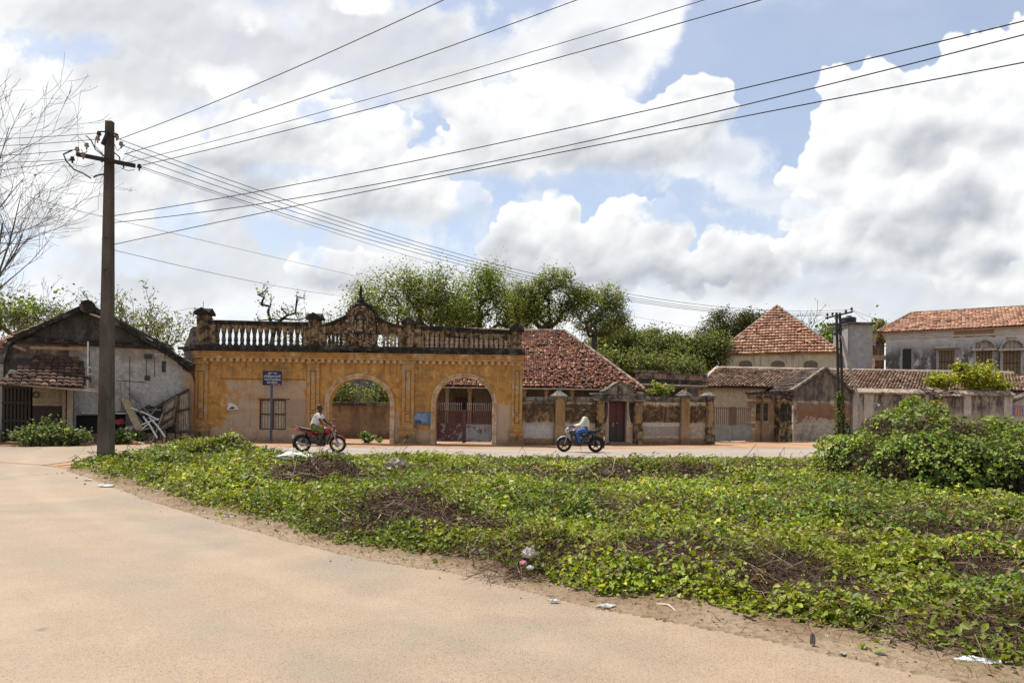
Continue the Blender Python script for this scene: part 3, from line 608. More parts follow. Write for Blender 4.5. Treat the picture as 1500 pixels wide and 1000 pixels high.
        q = MB()                                                 # spandrels with pointed heads
        for k in range(n+1):
            xc = a0+pit*k; zt = f(xc)-.20; sp = zt-.34; hw = pit/2
            for s_ in (-1, 1):
                if (k == 0 and s_ < 0) or (k == n and s_ > 0): continue
                pts = [(xc, zt), (xc, sp)]+[(xc+s_*(.085+(hw-.085)*t), sp+.26*math.sin(t*math.pi/2)**.8) for t in (0, .3, .6, .85, 1)]+[(xc+s_*hw, zt)]
                q.prism(pts if s_ > 0 else pts[::-1], .02, .17)
        q.build('arcade_strip', M_parapet, T, fix=True)
        for k in range(n+1):
            xc = a0+pit*k; H = f(xc)-.53-LZ1
            prof = [(.105, 0), (.105, .10), (.07, .12), (.098, .19), (.10, .27), (.085, .38), (.07, H-.16), (.098, H-.13), (.072, H-.09), (.10, H-.05), (.10, H+.02)]
            q = MB(); q.lathe(prof, (xc, .095, LZ1), 10); q.build('baluster', bm, T, smooth=True)
        if back:
            q = MB(); q.box(ua, ub, .172, .25, LZ1, f((ua+ub)/2)-.20); q.build('back_panel', M_parapet, T)
    zz = lambda px, py: GW.z(px, py)
    balustrade(posts[0][1]+.002, posts[1][0]-.002, zz(305, 468.5), zz(450, 472), 14, M_balus, False)
    balustrade(posts[2][1]+.002, posts[3][0]-.002, zz(606, 476), zz(747, 484), 17, M_pinkbal, True)
    # centre: two raking balustrades and the crest
    uc = GW.u(527.5)
    def raking(ua, ub, za, zb, n, name):
        f = lambda x: za+(zb-za)*((x-ua)/(ub-ua))**(1.35 if zb > za else .75)
        xs_ = [ua+(ub-ua)*k/8 for k in range(9)]; q = MB()
        for x0, x1 in zip(xs_[:-1], xs_[1:]):
            q.add([(x0, -.10, f(x0)-.11), (x1, -.10, f(x1)-.11), (x1, .30, f(x1)-.11), (x0, .30, f(x0)-.11), (x0, -.10, f(x0)), (x1, -.10, f(x1)), (x1, .30, f(x1)), (x0, .30, f(x0))], [(0, 3, 2, 1), (4, 5, 6, 7), (0, 1, 5, 4), (2, 3, 7, 6), (1, 2, 6, 5), (3, 0, 4, 7)])
        q.build('raking_rail', M_blackst, T, fix=False)
        q = MB()
        for x0, x1 in zip(xs_[:-1], xs_[1:]):
            q.add([(x0, .10, LZ1+.62), (x1, .10, LZ1+.62), (x1, .10, f(x1)-.11), (x0, .10, f(x0)-.11), (x0, .22, LZ1+.62), (x1, .22, LZ1+.62), (x1, .22, f(x1)-.11), (x0, .22, f(x0)-.11)], [(0, 1, 2, 3), (7, 6, 5, 4), (4, 5, 1, 0)])
        q.build('raking_panel', M_parapet, T, fix=False)
        q = MB(); xe = ua if zb > za else ub-.30; q.box(xe, xe+.30, -.06, .24, LZ1, f(xe+.15)-.10); q.build('end_block', M_parapet, T, bevel=.01)
        for k in range(n):
            xc = ua+.45+(ub-ua-.75)*k/max(1, n-1) if zb > za else ua+.3+(ub-ua-.75)*k/max(1, n-1)
            q = MB(); q.lathe([(.085, 0), (.085, .08), (.05, .1), (.08, .18), (.05, .3), (.05, .5), (.085, .54), (.085, .64)], (xc, .15, LZ1), 10); q.build('baluster', M_pinkbal if zb < za else M_balus, T, smooth=True)
    cl, crr = GW.u(506), GW.u(551)
    raking(posts[1][1]+.002, cl, zz(468, 476), zz(506, 461), 4, 'a'); raking(crr, posts[2][0]-.002, zz(551, 463), zz(590, 479), 4, 'b')
    # crest slab
    zb, ztop = GW.z(527, 516), GW.z(527, 448); q = MB(); hw = (crr-cl)/2; cz = GW.z(527, 478)
    out = [(uc-hw*1.15, zb), (uc+hw*1.15, zb), (uc+hw*1.22, zb+.18), (uc+hw, zb+.42)]+[(uc+hw*.98*math.cos(math.pi*k/16)**1, cz+(ztop-cz)*math.sin(math.pi*k/16)**.85) for k in range(0, 17)]+[(uc-hw, zb+.42), (uc-hw*1.22, zb+.18)]
    q.prism(out, -.24, .30); q.build('crest', M_stucco_relief, T)
    q = MB()                                                     # leaf teeth round the head
    for k in range(1, 18):
        a = math.pi*k/18; x, z = uc+hw*1.0*math.cos(a), cz+(ztop-cz)*math.sin(a)**.85; d = Vector((math.cos(a)*.6, 0, math.sin(a)+.35)).normalized()
        s_ = Vector((-d.z, 0, d.x))*.075; p0 = Vector((x, 0, z))
        q.prism([(p0.x+s_.x, p0.z+s_.z), (p0.x-s_.x, p0.z-s_.z), (p0.x+d.x*.19, p0.z+d.z*.19)], -.14, .14)
    q.build('leaf_cresting', M_blackst, T)
    q = MB(); zs_ = GW.z(527, 440); q.lathe([(.26, 0), (.30, .10), (.16, .22), (.20, .30), (.09, .42), (.075, .55), (.05, 1.0), (.045, zz(527, 424)-zz(527, 449))], (uc-.05, .02, ztop-.05), 8); q.build('finial', M_blackst, T)
    ring = MB(); rx, rz_, oc = hw*.50, (ztop-cz)*.70, cz+.02         # horseshoe niche
    rp = [(uc+rx*math.cos(a), -.27, oc+.05+rz_*math.sin(a)) for a in [math.radians(-35+250*k/24) for k in range(25)]]
    ring.tube(rp, .055, 6); ring.tube([(p[0]+(p[0]-uc)*.28, -.25, p[2]+(p[2]-oc)*.2) for p in rp], .04, 6); ring.build('niche_moulding', M_fig, T)
    q = MB(); q.prism([(uc+rx*.93*math.cos(2*math.pi*k/20), oc+.05+rz_*.9*math.sin(2*math.pi*k/20)) for k in range(20)], -.249, -.2405); q.build('niche_back', M_blackst, T)
    q = MB(); r_ = random.Random(5)                                  # worn seated figures, too eroded to read
    q.ball((uc, -.27, oc+.02), (.15, .09, .26), 10, 8); q.ball((uc, -.29, oc+.36), (.09, .09, .11), 8, 6); q.ball((uc-.03, -.28, oc-.22), (.27, .09, .10), 8, 6)
    for s_ in (-1, 1): q.ball((uc+s_*.24, -.26, oc-.05), (.08, .07, .2), 8, 6); q.ball((uc+s_*.24, -.27, oc+.18), (.06, .06, .07), 8, 6)
    for _ in range(9): q.ball((uc+r_.uniform(-.3, .3), -.26, oc+r_.uniform(-.3, .4)), (r_.uniform(.03, .07), .06, r_.uniform(.04, .09)), 7, 5)
    q.build('niche_figures', M_fig, T, smooth=True)
    q = MB()                                                         # lower scrolls and side foliage
    for _ in range(26):
        x = uc+r_.uniform(-.85, .85)*hw; z = r_.uniform(zb+.28, oc-.45); q.ball((x, -.24, z), (r_.uniform(.06, .15), r_.uniform(.05, .10), r_.uniform(.05, .12)), 8, 6)
    for s_ in (-1, 1):
        for k in range(7): q.ball((uc+s_*hw*(.86+.2*math.sin(k)), -.25, zb+.45+k*.16), (.11, .07, .085), 8, 6)
        q.tube([(uc+s_*(.1+.1*t), -.30, zb+.5+.22*math.sin(t*1.3)) for t in (0, 1, 2, 3, 4, 5)], [.05, .06, .06, .05, .045, .03], 6)
    q.build('scroll_relief', M_fig, T, smooth=True)
    q = MB(); q.box(uc-hw*.8, uc+hw*.8, -.30, -.2405, oc-.44, oc-.34); q.box(uc-hw*1.3, uc+hw*1.3, -.34, -.2405, zb-.02, zb+.16); q.build('crest_ledge', M_blackst, T, bevel=.02)
    q = MB(); q.tube([(GW.u(294), .1, GW.z(294, 451)), (GW.u(294.5), .1, GW.z(294, 441))], .012, 5); q.build('roof_rod', M_iron, T)
    # barred window
    wo = MB(); fr_ = .05
    for x0, x1, z0, z1 in ((wx0, wx1, wz1-fr_, wz1), (wx0, wx1, wz0, wz0+fr_), (wx0, wx0+fr_, wz0+fr_, wz1-fr_), (wx1-fr_, wx1, wz0+fr_, wz1-fr_)): wo.box(x0, x1, .04, .14, z0, z1)
    mz = (wz0+wz1)/2+.02; wo.box(wx0+fr_, wx1-fr_, .045, .135, mz-.025, mz+.025); wo.box((wx0+wx1)/2-.03, (wx0+wx1)/2+.03, .045, .135, wz0+fr_, mz-.025); wo.box((wx0+wx1)/2-.03, (wx0+wx1)/2+.03, .045, .135, mz+.025, wz1-fr_)
    win = wo.build('window', M_rust, T)
    q = MB(); xm = (wx0+wx1)/2
    for k in range(9):
        x = wx0+fr_+(wx1-wx0-2*fr_)*(k+.5)/9; q.tube([(x, .06, wz0+fr_), (x, .06, wz1-fr_)], .011, 6)
    q.build('window_bars', M_rust, win)
    q = MB(); q.col = None
    for x0, x1, z0, z1 in ((wx0+fr_, wx0+.50, mz+.03, wz1-fr_), (wx0+fr_, wx0+.50, wz0+fr_, mz-.03), (xm+.03, wx1-fr_, wz0+fr_, mz-.03), (xm+.03, wx1-fr_, mz+.03, wz1-fr_)):
        q.box(x0, x1, .115, .15, z0, z1); n = 3
        for k in range(1, n): q.box(x0+(x1-x0)*k/n-.012, x0+(x1-x0)*k/n+.012, .10, .1155, z0, z1)
    q.build('shutters', simple('pale_shutter_boards', (.50, .42, .31), .85, .3, 9), win)
    q = MB(); q.box(wx0+.001, wx1-.001, .30, .32, wz0+.001, wz1-.001); q.build('room_shade_panel', M_void, win)  # black panel behind the shutters, painted as the shade of the room
    q = MB(); q.box(GW.u(378), GW.u(424), -.05, -.002, wz1+.005, wz1+.05); q.build('lintel', M_line, T)
    q = MB(); q.box(GW.u(322), GW.u(446), -.012, -.002, GW.z(380, 555.5), GW.z(380, 554.4)); q.build('groove_line', M_line, T)
gateway()
# the red gate in the right-hand arch
def red_gate():
    cx, hw, zs, ht = AR2; T = GW.thing('iron_gate', 'red picket gate with a peeling white lower panel under the right arch', 'gate')
    gm = G('peeling_red_paint'); o = gm.o; n = gm.noise(o, 2.3, 8, .68, .6); x = gm.xyz(o)[0]; n2 = gm.noise(o, 9, 6, .65)
    white = gm.ss(gm.add(gm.add(n, gm.mul(gm.sub(n2, .5), .5)), gm.ss(x, cx-.55, cx-.1, -.10, .05)), .45, .49)
    c = gm.mix(white, gm.mix(gm.ss(n2, .4, .62), (.135, .04, .028), (.085, .03, .025)), gm.mix(gm.ss(n2, .4, .65), (.33, .31, .31), (.22, .19, .185)))
    gm.done(c, .7, gm.bump(white, .004), .35)
    red = simple('dull_red_iron', (.115, .04, .028), .7, .4, 8); tip = simple('pale_spike', (.30, .25, .22), .7, .3)
    z0, z1, z2, z3 = .10, GW.z(680, 621), GW.z(680, 602), GW.z(680, 590); a, b_ = cx-hw+.03, cx+hw-.03
    for xa, xb in ((a, cx-.09), (cx+.09, b_)):
        q = MB(); q.box(xa, xb, .24, .27, z0, z1); q.box(xa, xb, .22, .24, z1-.05, z1); q.box(xa, xb, .22, .24, z0, z0+.05); q.build('lower_panel', gm.mat, T)
        q = MB(); n_ = 12
        q.box(xa, xb, .215, .275, z2-.03, z2+.02); q.box(xa, xb, .215, .275, z1+.002, z1+.05)
        for k in range(n_): x = xa+(xb-xa)*(k+.5)/n_; q.box(x-.028, x+.028, .23, .26, z1+.05, z2-.03)
        q.build('picket_rail', red, T)
        q = MB()
        for k in range(n_*1): x = xa+(xb-xa)*(k+.5)/n_; q.lathe([(.012, 0), (.012, z3-z2-.12), (.026, z3-z2-.09), (.004, z3-z2+.02)], (x, .245, z2+.02), 6)
        q.build('spikes', tip, T)
    q = MB(); q.box(cx-.085, cx+.085, .20, .29, .05, z2+.06); q.build('meeting_post', red, T, bevel=.008)
red_gate()
def signs():
    M_navy = simple('navy_board', (.008, .013, .06), .5, .3, 5); M_wht = simple('white_paint', (.72, .72, .74), .6, .1); M_bpole = simple('blue_pole', (.045, .085, .15), .6, .35, 8); M_blue = simple('faded_blue_board', (.075, .16, .30), .6, .3, 5)
    S = Frame(384, 31.9, 412, 31.9); T = S.thing('street_sign', 'navy board with white lettering on a slim blue pole by the barred window', 'sign')
    zb, zt = S.z(398, 564), S.z(398, 543); q = MB(); q.box(0, S.L, -.02, .0, zb, zt); bd = q.build('board', M_navy, T, bevel=.004)
    q = MB(); q.box(S.u(395.6), S.u(398.6), .002, .06, -.05, zt-.05); q.build('pole', M_bpole, T)
    def line(txt, x, z, h, maxw, par, mat, y=-.0225, al='CENTER', bold=0.0):
        cu = bpy.data.curves.new('lettering', 'FONT'); cu.body = txt; cu.size = h; cu.align_x = al; cu.extrude = .001; cu.offset = bold
        o = bpy.data.objects.new('lettering', cu); COL.objects.link(o); bpy.context.view_layer.update(); w_ = o.dimensions.x
        dg = bpy.context.evaluated_depsgraph_get(); me = bpy.data.meshes.new_from_object(o.evaluated_get(dg)); bpy.data.objects.remove(o)
        n = bpy.data.objects.new('lettering', me); COL.objects.link(n); me.materials.clear(); me.materials.append(mat)
        k = min(1.25, maxw/max(w_, .01)); n.parent = par; n.location = (x, y, z); n.rotation_euler = (math.pi/2, 0, 0); n.scale = (k, 1, 1)
    W_ = S.L; cx = W_/2; H_ = zt-zb
    ta = ['அரசு உயர்', 'மேல்நிலைப்பள்ளி', 'ஊராட்சி ஒன்றியம்', 'கானாடுகாத்தான்']
    for t, zf, hh, mw in ((ta[0], .78, .17, .5), (ta[1], .56, .17, .94), (ta[2], .34, .17, .94), (ta[3], .14, .16, .6)): line(t, cx, zb+H_*zf, hh*.82*H_/.7, W_*mw*.92, bd, M_wht)
    line('பொதுப்பணி', cx+W_*.2, zb+H_*.035, .06, W_*.45, bd, M_wht)
    P = Frame(606, 32.45, 633.5, 32.45); T2 = P.thing('wall_sign', 'faded blue painted notice on the pier left of the red gate', 'sign')
    zb, zt = P.z(620, 621.5), P.z(620, 604); q = MB(); q.box(0, P.L, -.03, .0, zb, zt); b2 = q.build('plate', M_blue, T2, bevel=.004)
    M_pale = simple('pale_lettering', (.42, .47, .56), .7, .2)
    for k, (t, zf, mw) in enumerate((('தமிழ்நாடு அரசு', .76, .5), ('வருவாய்த்துறை அலுவலகம்', .58, .6), ('நேரம் காலை பத்து', .42, .55), ('கிராமம்', .26, .28))): line(t, P.L*(.40 if k < 3 else .55), zb+(zt-zb)*zf, .12, P.L*mw*1.15, b2, M_pale, -.0325, bold=.002)
    r_ = random.Random(4); q = MB(); q.prism([(P.L*.08, zb+.05), (P.L*.42, zb+.04), (P.L*.40, zb+.20), (P.L*.09, zb+.21)], -.033, -.0305); q.build('dark_patch', simple('dark_blue_patch', (.035, .06, .12), .6), b2)
    X = Frame(332, 32.45, 351, 32.45); q = MB(); r_ = random.Random(2)
    q.prism([(X.u(333), X.z(340, 600)), (X.u(350), X.z(340, 599.5)), (X.u(347), X.z(340, 594.5)), (X.u(341), X.z(340, 590.5)), (X.u(334), X.z(340, 590))], -.012, .02)
    T3 = X.thing('torn_poster', 'torn white paper poster stuck on the grey patch left of the window', 'poster'); q.build('paper', simple('torn_paper', (.62, .60, .58), .9, .25, 8), T3)
    q = MB(); q.prism([(X.u(334), X.z(340, 599)), (X.u(342), X.z(340, 598.8)), (X.u(345), X.z(340, 596.5)), (X.u(340), X.z(340, 595.2))], -.016, -.0125); q.build('print_block', M_iron, T3)
signs()
# ---------------------------------------------------------------- compound wall right of the gateway
M_coping = mossy('dark_coping', (.17, .145, .12), (.25, .22, .185), (.05, .044, .04), .5, 2)
M_pier = plaster('stained_pier', (.36, .235, .13), (.27, .18, .11), (.055, .042, .032), 2.2, .7, (.5, .62), low=.5, scale=1.5)
CW = Frame(765.5, 32.7, 1044, 36.3)
def compound_mat():
    g = G('peeling_ochre_wall'); o = g.o; x, y, z = g.xyz(o)
    big = g.noise(o, 1.3, 8, .66, .5); mid = g.noise(o, 5, 7, .68); fine = g.noise(o, 30, 4, .6); wob = g.add(g.mul(g.sub(big, .5), 1.5), g.mul(g.sub(mid, .5), 1.3))
    c = g.mix(g.ss(mid, .35, .62), (.29, .175, .082), (.215, .135, .07))
    blk = g.ss(g.add(g.mul(big, .55), g.mul(mid, .45)), .40, .54); c = g.mix(g.mul(blk, .9), c, (.052, .038, .026))
    c = g.mix(g.mul(g.ss(g.sub(z, g.mul(wob, .35)), 1.92, 2.06), g.ss(mid, .40, .52)), c, (.50, .40, .29))
    grey = g.ss(g.add(z, g.mul(wob, .30)), 1.18, 1.02); c = g.mix(grey, c, g.mix(g.ss(mid, .36, .66), (.34, .26, .19), (.47, .39, .31)))
    def panel(c, a, b_, z0, z1, col, k=1): return g.mix(g.mul(g.box(o, CW.u(a), CW.u(b_), z0, z1, .02, g.mul(wob, .08)), k), c, col)
    pale = g.mix(g.ss(mid, .3, .62), (.36, .335, .30), (.50, .47, .43))
    c = panel(c, 766, 811, .33, .96, pale, .9); c = panel(c, 827, 858, .36, 1.0, pale, .6); c = panel(c, 941, 996, .4, 1.12, pale, .75)
    c = panel(c, 943, 996, .42, .92, g.mix(g.ss(fine, .4, .66), (.24, .20, .165), (.34, .28, .23)), .85)
    sc = g.noise(g.scale(o, (1, 1, 2.6)), 7, 2, .6); c = g.mix(g.mul(g.mul(g.box(o, CW.u(944), CW.u(972), .52, .88, .05, None), g.ss(sc, .60, .63)), .8), c, (.66, .63, .58))
    ft = g.ss(g.add(z, g.mul(wob, .15)), .36, .26); c = g.mix(ft, c, g.mix(g.ss(mid, .38, .62), (.33, .19, .10), (.20, .125, .08)))
    c = g.mix(g.mul(g.ss(z, .2, .0), .6), c, (.09, .06, .04))
    st = g.noise(g.scale(o, (6, 6, .5)), 1, 6, .66); c = g.mix(g.mul(g.mul(g.ss(st, .46, .62), g.ss(z, 1.0, 2.1)), .6), c, (.06, .043, .03))
    c = g.mix(g.mul(g.ss(fine, .56, .72), .25), c, (.12, .075, .045))
    return g.done(c, .95, g.bump(g.add(mid, g.mul(fine, .3)), .025), .1)
M_comp = compound_mat()
def pier(T, F_, pa, pb, ptop, pcap, mat, capm, v0=-.16, v1=.34, zb=-.05, base=True):
    m = (pa+pb)/2; u0, u1 = F_.u(pa), F_.u(pb); zt, zc = F_.z(m, ptop), F_.z(m, pcap); q = MB()
    q.box(u0, u1, v0, v1, zb, zc-.10); q.box(u0-.03, u1+.03, v0-.03, v1+.03, zc-.22, zc-.16)
    if base: q.box(u0-.05, u1+.05, v0-.05, v1+.05, zb, .92)
    po = q.build('pier', mat, T, bevel=.01)
    q = MB(); w_ = (u1-u0)*.20; q.box(u0+w_, u1-w_, v0-.012, v0-.001, 1.05, zc-.42); q.lathe([((u1-u0)/2-w_, 0), (.02, .012)], ((u0+u1)/2, v0-.001, zc-.42), 12, 'y'); q.build('sunk_panel', M_ochre_pale, po)
    q = MB(); q.box(u0-.07, u1+.07, v0-.07, v1+.07, zc-.10, zc); q.taper(u0-.11, u1+.11, v0-.11, v1+.11, zc, zt, (u1-u0)/2+.05, (v1-v0)/2+.05); q.build('pier_cap', capm, T, bevel=.008)
M_ochre_pale = plaster('ochre_panel', (.33, .195, .085), (.24, .155, .085), (.07, .05, .03), 1.9, .6, (.5, .62), scale=1.6)
def compound():
    T = CW.thing('compound_wall', 'peeling ochre and black boundary wall with capped piers right of the ochre gateway', 'wall')
    zt = lambda px: CW.z(px, 581 if px < 900 else 580.5)
    for a, b_, lab in ((765.5, 812, None), (826.5, 872, None), (939, 996, None), (1008.5, 1034, None)):
        u0, u1 = CW.u(a)+.003, CW.u(b_); z1 = CW.z((a+b_)/2, 581.5); zc = CW.z((a+b_)/2, 586.5); q = MB(); q.box(u0, u1, 0, .25, -.1, zc); q.build('wall_panel', M_comp, T)
        q = MB(); q.box(u0-.0, u1, -.08, .33, zc+.002, z1); q.box(u0, u1, -.03, .28, zc-.08, zc); q.build('coping', M_coping, T, bevel=.02)
    pier(T, CW, 812.5, 826, 571.5, 580, M_pier, M_coping); pier(T, CW, 996.5, 1008, 571, 579.5, M_pier, M_coping); pier(T, CW, 1034, 1043.5, 574, 579.5, M_parapet, M_coping)
    # little doorway with its pediment
    D = CW.thing('wall_doorway', 'small pedimented doorway with a dark red door in the boundary wall', 'doorway')
    for a, b_ in ((872.5, 883), (927, 938.5)):
        u0, u1 = CW.u(a), CW.u(b_); zc = CW.z(905, 583); q = MB(); q.box(u0, u1, -.20, .30, -.05, zc); q.box(u0-.03, u1+.03, -.25, .33, -.05, .95); q.box(u0-.04, u1+.04, -.26, .34, zc-.14, zc-.05); p = q.build('pilaster', M_parapet, D, bevel=.01)
        q = MB(); q.box(u0+.07, u1-.07, -.213, -.2005, 1.08, zc-.34); q.build('sunk_panel', M_ochre_pale, p)
    u0, u1 = CW.u(891.5), CW.u(917.5); zl = CW.z(905, 587.5); ua, ub = CW.u(883), CW.u(927)
    q = MB(); q.box(ua, u0, -.06, .30, -.05, zl); q.box(u1, ub, -.06, .30, -.05, zl); q.build('jamb', plaster('pale_jamb', (.40, .30, .2), (.45, .36, .27), (.05, .04, .03), 2.1, .75, (.45, .6), scale=2), D, bevel=.01)
    for s_, x0, x1 in ((1, ua, u0), (-1, u1, ub)):
        q = MB()                     # curved blackened brackets
        xs = x0+.03 if s_ > 0 else x1-.03; q.prism([(xs, 1.05), (xs+s_*.1, 1.1), (xs+s_*.2, 1.5), (xs+s_*.22, zl-.06), (xs, zl-.06)][::s_], -.085, -.061); q.build('bracket', M_blackst, D)
    q = MB(); q.box(u0, u1, .16, .22, .12, zl); q.box(u0, u0+.05, .12, .16, .12, zl); q.box(u1-.05, u1, .12, .16, .12, zl)
    mx_ = (u0+u1)/2; q.box(mx_-.015, mx_+.015, .145, .16, .12, zl)
    for x0, x1 in ((u0+.09, mx_-.05), (mx_+.05, u1-.09)):
        for z0, z1 in ((.2, .85), (.95, 1.05), (1.15, zl-.1)): q.box(x0, x1, .14, .16, z0, z1)
    dm = G('dark_red_door'); n = dm.noise(dm.o, 3, 6, .65); zz = dm.xyz(dm.o)[2]
    dm.done(dm.mix(dm.ss(dm.add(zz, dm.mul(dm.sub(n, .5), .7)), 1.25, .75), dm.mix(dm.ss(n, .4, .6), (.085, .018, .014), (.06, .014, .012)), (.038, .027, .022)), .6, None, .4)
    dr = q.build('door', dm.mat, D, bevel=.006)
    q = MB(); q.ball((mx_-.18, .12, 1.06), .035); q.ball((mx_+.03, .12, 1.08), .035); q.box(mx_-.2, mx_-.16, .115, .138, .9, 1.04); q.build('door_ring', simple('dull_brass', (.4, .36, .28), .4, .2, metal=.6), dr)
    q = MB(); q.box(u0-.1, u1+.1, -.35, .25, -.05, .11); q.build('door_step', M_pier, D, bevel=.02)
    za, zb_ = CW.z(905, 585), CW.z(905, 577); q = MB(); uL, uR = CW.u(868), CW.u(942)
    q.box(ua-.55, ub+.55, -.30, .36, zl+.004, zl+.12); q.box(uL+.1, uR-.1, -.24, .34, zl+.12, zb_-.05); q.box(uL-.02, uR+.02, -.32, .38, zb_-.05, zb_+.03); q.build('entablature', M_coping, D, bevel=.012)
    xa, xb = CW.u(884), CW.u(928); zt_ = CW.z(906, 561); cx = (xa+xb)/2; z0 = zb_+.034
    q = MB(); q.prism([(xa, z0), (xb, z0), (cx+.35, zt_-.06), (cx+.12, zt_), (cx-.12, zt_), (cx-.35, zt_-.06)], -.12, .22); q.build('pediment', plaster('grey_pediment', (.33, .27, .19), (.24, .2, .15), (.06, .05, .04), 3.1, .7, (.5, .62), scale=2), D, bevel=.012)
    q = MB()
    for s_ in (-1, 1): q.bar((cx+s_*(xb-xa)*.56, .05, z0+.03), (cx+s_*.10, .05, zt_+.03), .44, .09); q.box(min(cx+s_*.07, cx+s_*.16), max(cx+s_*.07, cx+s_*.16), -.15, -.121, z0, zt_-.12)
    q.box(cx-.1, cx+.1, -.17, .24, zt_+.0, zt_+.09); q.ball((cx, -.14, z0+.25), (.09, .05, .15)); q.build('pediment_moulding', M_coping, D)
compound()
# ---------------------------------------------------------------- grey gate and the ornate piers
GG = Frame(1043.5, 38.6, 1161, 42.2)
def grey_gate():
    T = GG.thing('compound_gate', 'double grey sheet gate with upright bars on top between dark piers', 'gate')
    pm = simple('weathered_grey_sheet', (.215, .22, .205), .7, .28, 2.2); bm = simple('brown_gate_bar', (.13, .098, .085), .7, .3, 6)
    a, b_ = GG.u(1045), GG.u(1101); cx = (a+b_)/2; z0, z1, z2 = .06, GG.z(1073, 622.5), GG.z(1073, 596)
    for xa, xb in ((a+.02, cx-.06), (cx+.06, b_-.02)):
        q = MB(); q.box(xa, xb, .0, .04, z0, z1); q.box(xa, xb, -.02, 0, z1-.06, z1); q.build('sheet_panel', pm, T)
        q = MB(); n = 9
        for k in range(n): x = xa+(xb-xa)*(k+.5)/n; q.box(x-.022, x+.022, .0, .04, z1+.002, z2)
        q.box(xa, xb, -.012, .052, z2-.10, z2-.04); q.build('upright_bars', bm, T)
    q = MB(); q.box(cx-.055, cx+.055, -.03, .07, z0, z1-.01); q.build('meeting_stile', pm, T)
    q = MB(); q.box(cx-.22, cx+.22, -.035, .075, z1+.003, z2+.02); q.build('centre_bars', simple('rust_brown_panel', (.12, .07, .055), .8, .3, 5), T)
    P = GG.thing('ornate_pier_wall', 'blackened ornate piers and panel wall right of the grey gate', 'wall')
    mt = plaster('brown_black_stucco', (.25, .165, .10), (.32, .225, .15), (.03, .025, .02), 2.9, .85, (.5, .62), low=.6, scale=1.2)
    q = MB(); q.box(GG.u(1120.5), GG.u(1136), .06, .3, -.05, GG.z(1128, 583)); q.box(GG.u(1148), GG.u(1161), .06, .3, -.05, GG.z(1150, 583)); q.build('wall_panel', mt, P)
    q = MB(); q.box(GG.u(1119), GG.u(1137), -.04, .4, GG.z(1128, 583)+.002, GG.z(1128, 578.5)); q.build('coping', M_coping, P, bevel=.02)
    for pa, pb, pt, pc in ((1103, 1111, 574, 577), (1111.3, 1120, 572.5, 577), (1136.3, 1148, 571.5, 578), (1148.3, 1157, 577, 581)):
        u0, u1 = GG.u(pa), GG.u(pb); m = (pa+pb)/2; zc, zt = GG.z(m, pc), GG.z(m, pt); big_ = pa in (1111.3, 1136.3); v0 = -.28 if big_ else -.16; q = MB()
        q.box(u0, u1, v0, .45, -.05, zc); q.box(u0-.04, u1+.04, v0-.04, .5, -.05, .75); q.box(u0-.05, u1+.05, v0-.06, .5, zc-.45, zc-.32); q.box(u0-.03, u1+.03, v0-.04, .5, 1.05, 1.14); p = q.build('pier', M_parapet if pa > 1136 else mt, P, bevel=.01)
        q = MB(); q.box(u0+.07, u1-.07, v0-.02, v0-.001, 1.25, zc-.55); q.tube([(u0+.09, v0-.03, zc-.2), ((u0+u1)/2, v0-.06, zc-.12), (u1-.09, v0-.03, zc-.2)], .05, 6); q.build('carved_panel', M_blackst, p)
        q = MB(); q.box(u0-.07, u1+.07, v0-.08, .52, zc+.001, zc+.10)
        if zt-zc > .12: q.ball(((u0+u1)/2, .1, zc+.10), ((u1-u0)/2, .33, zt-zc-.02), 10, 8)
        q.build('pier_cap', M_blackst, P)
grey_gate()
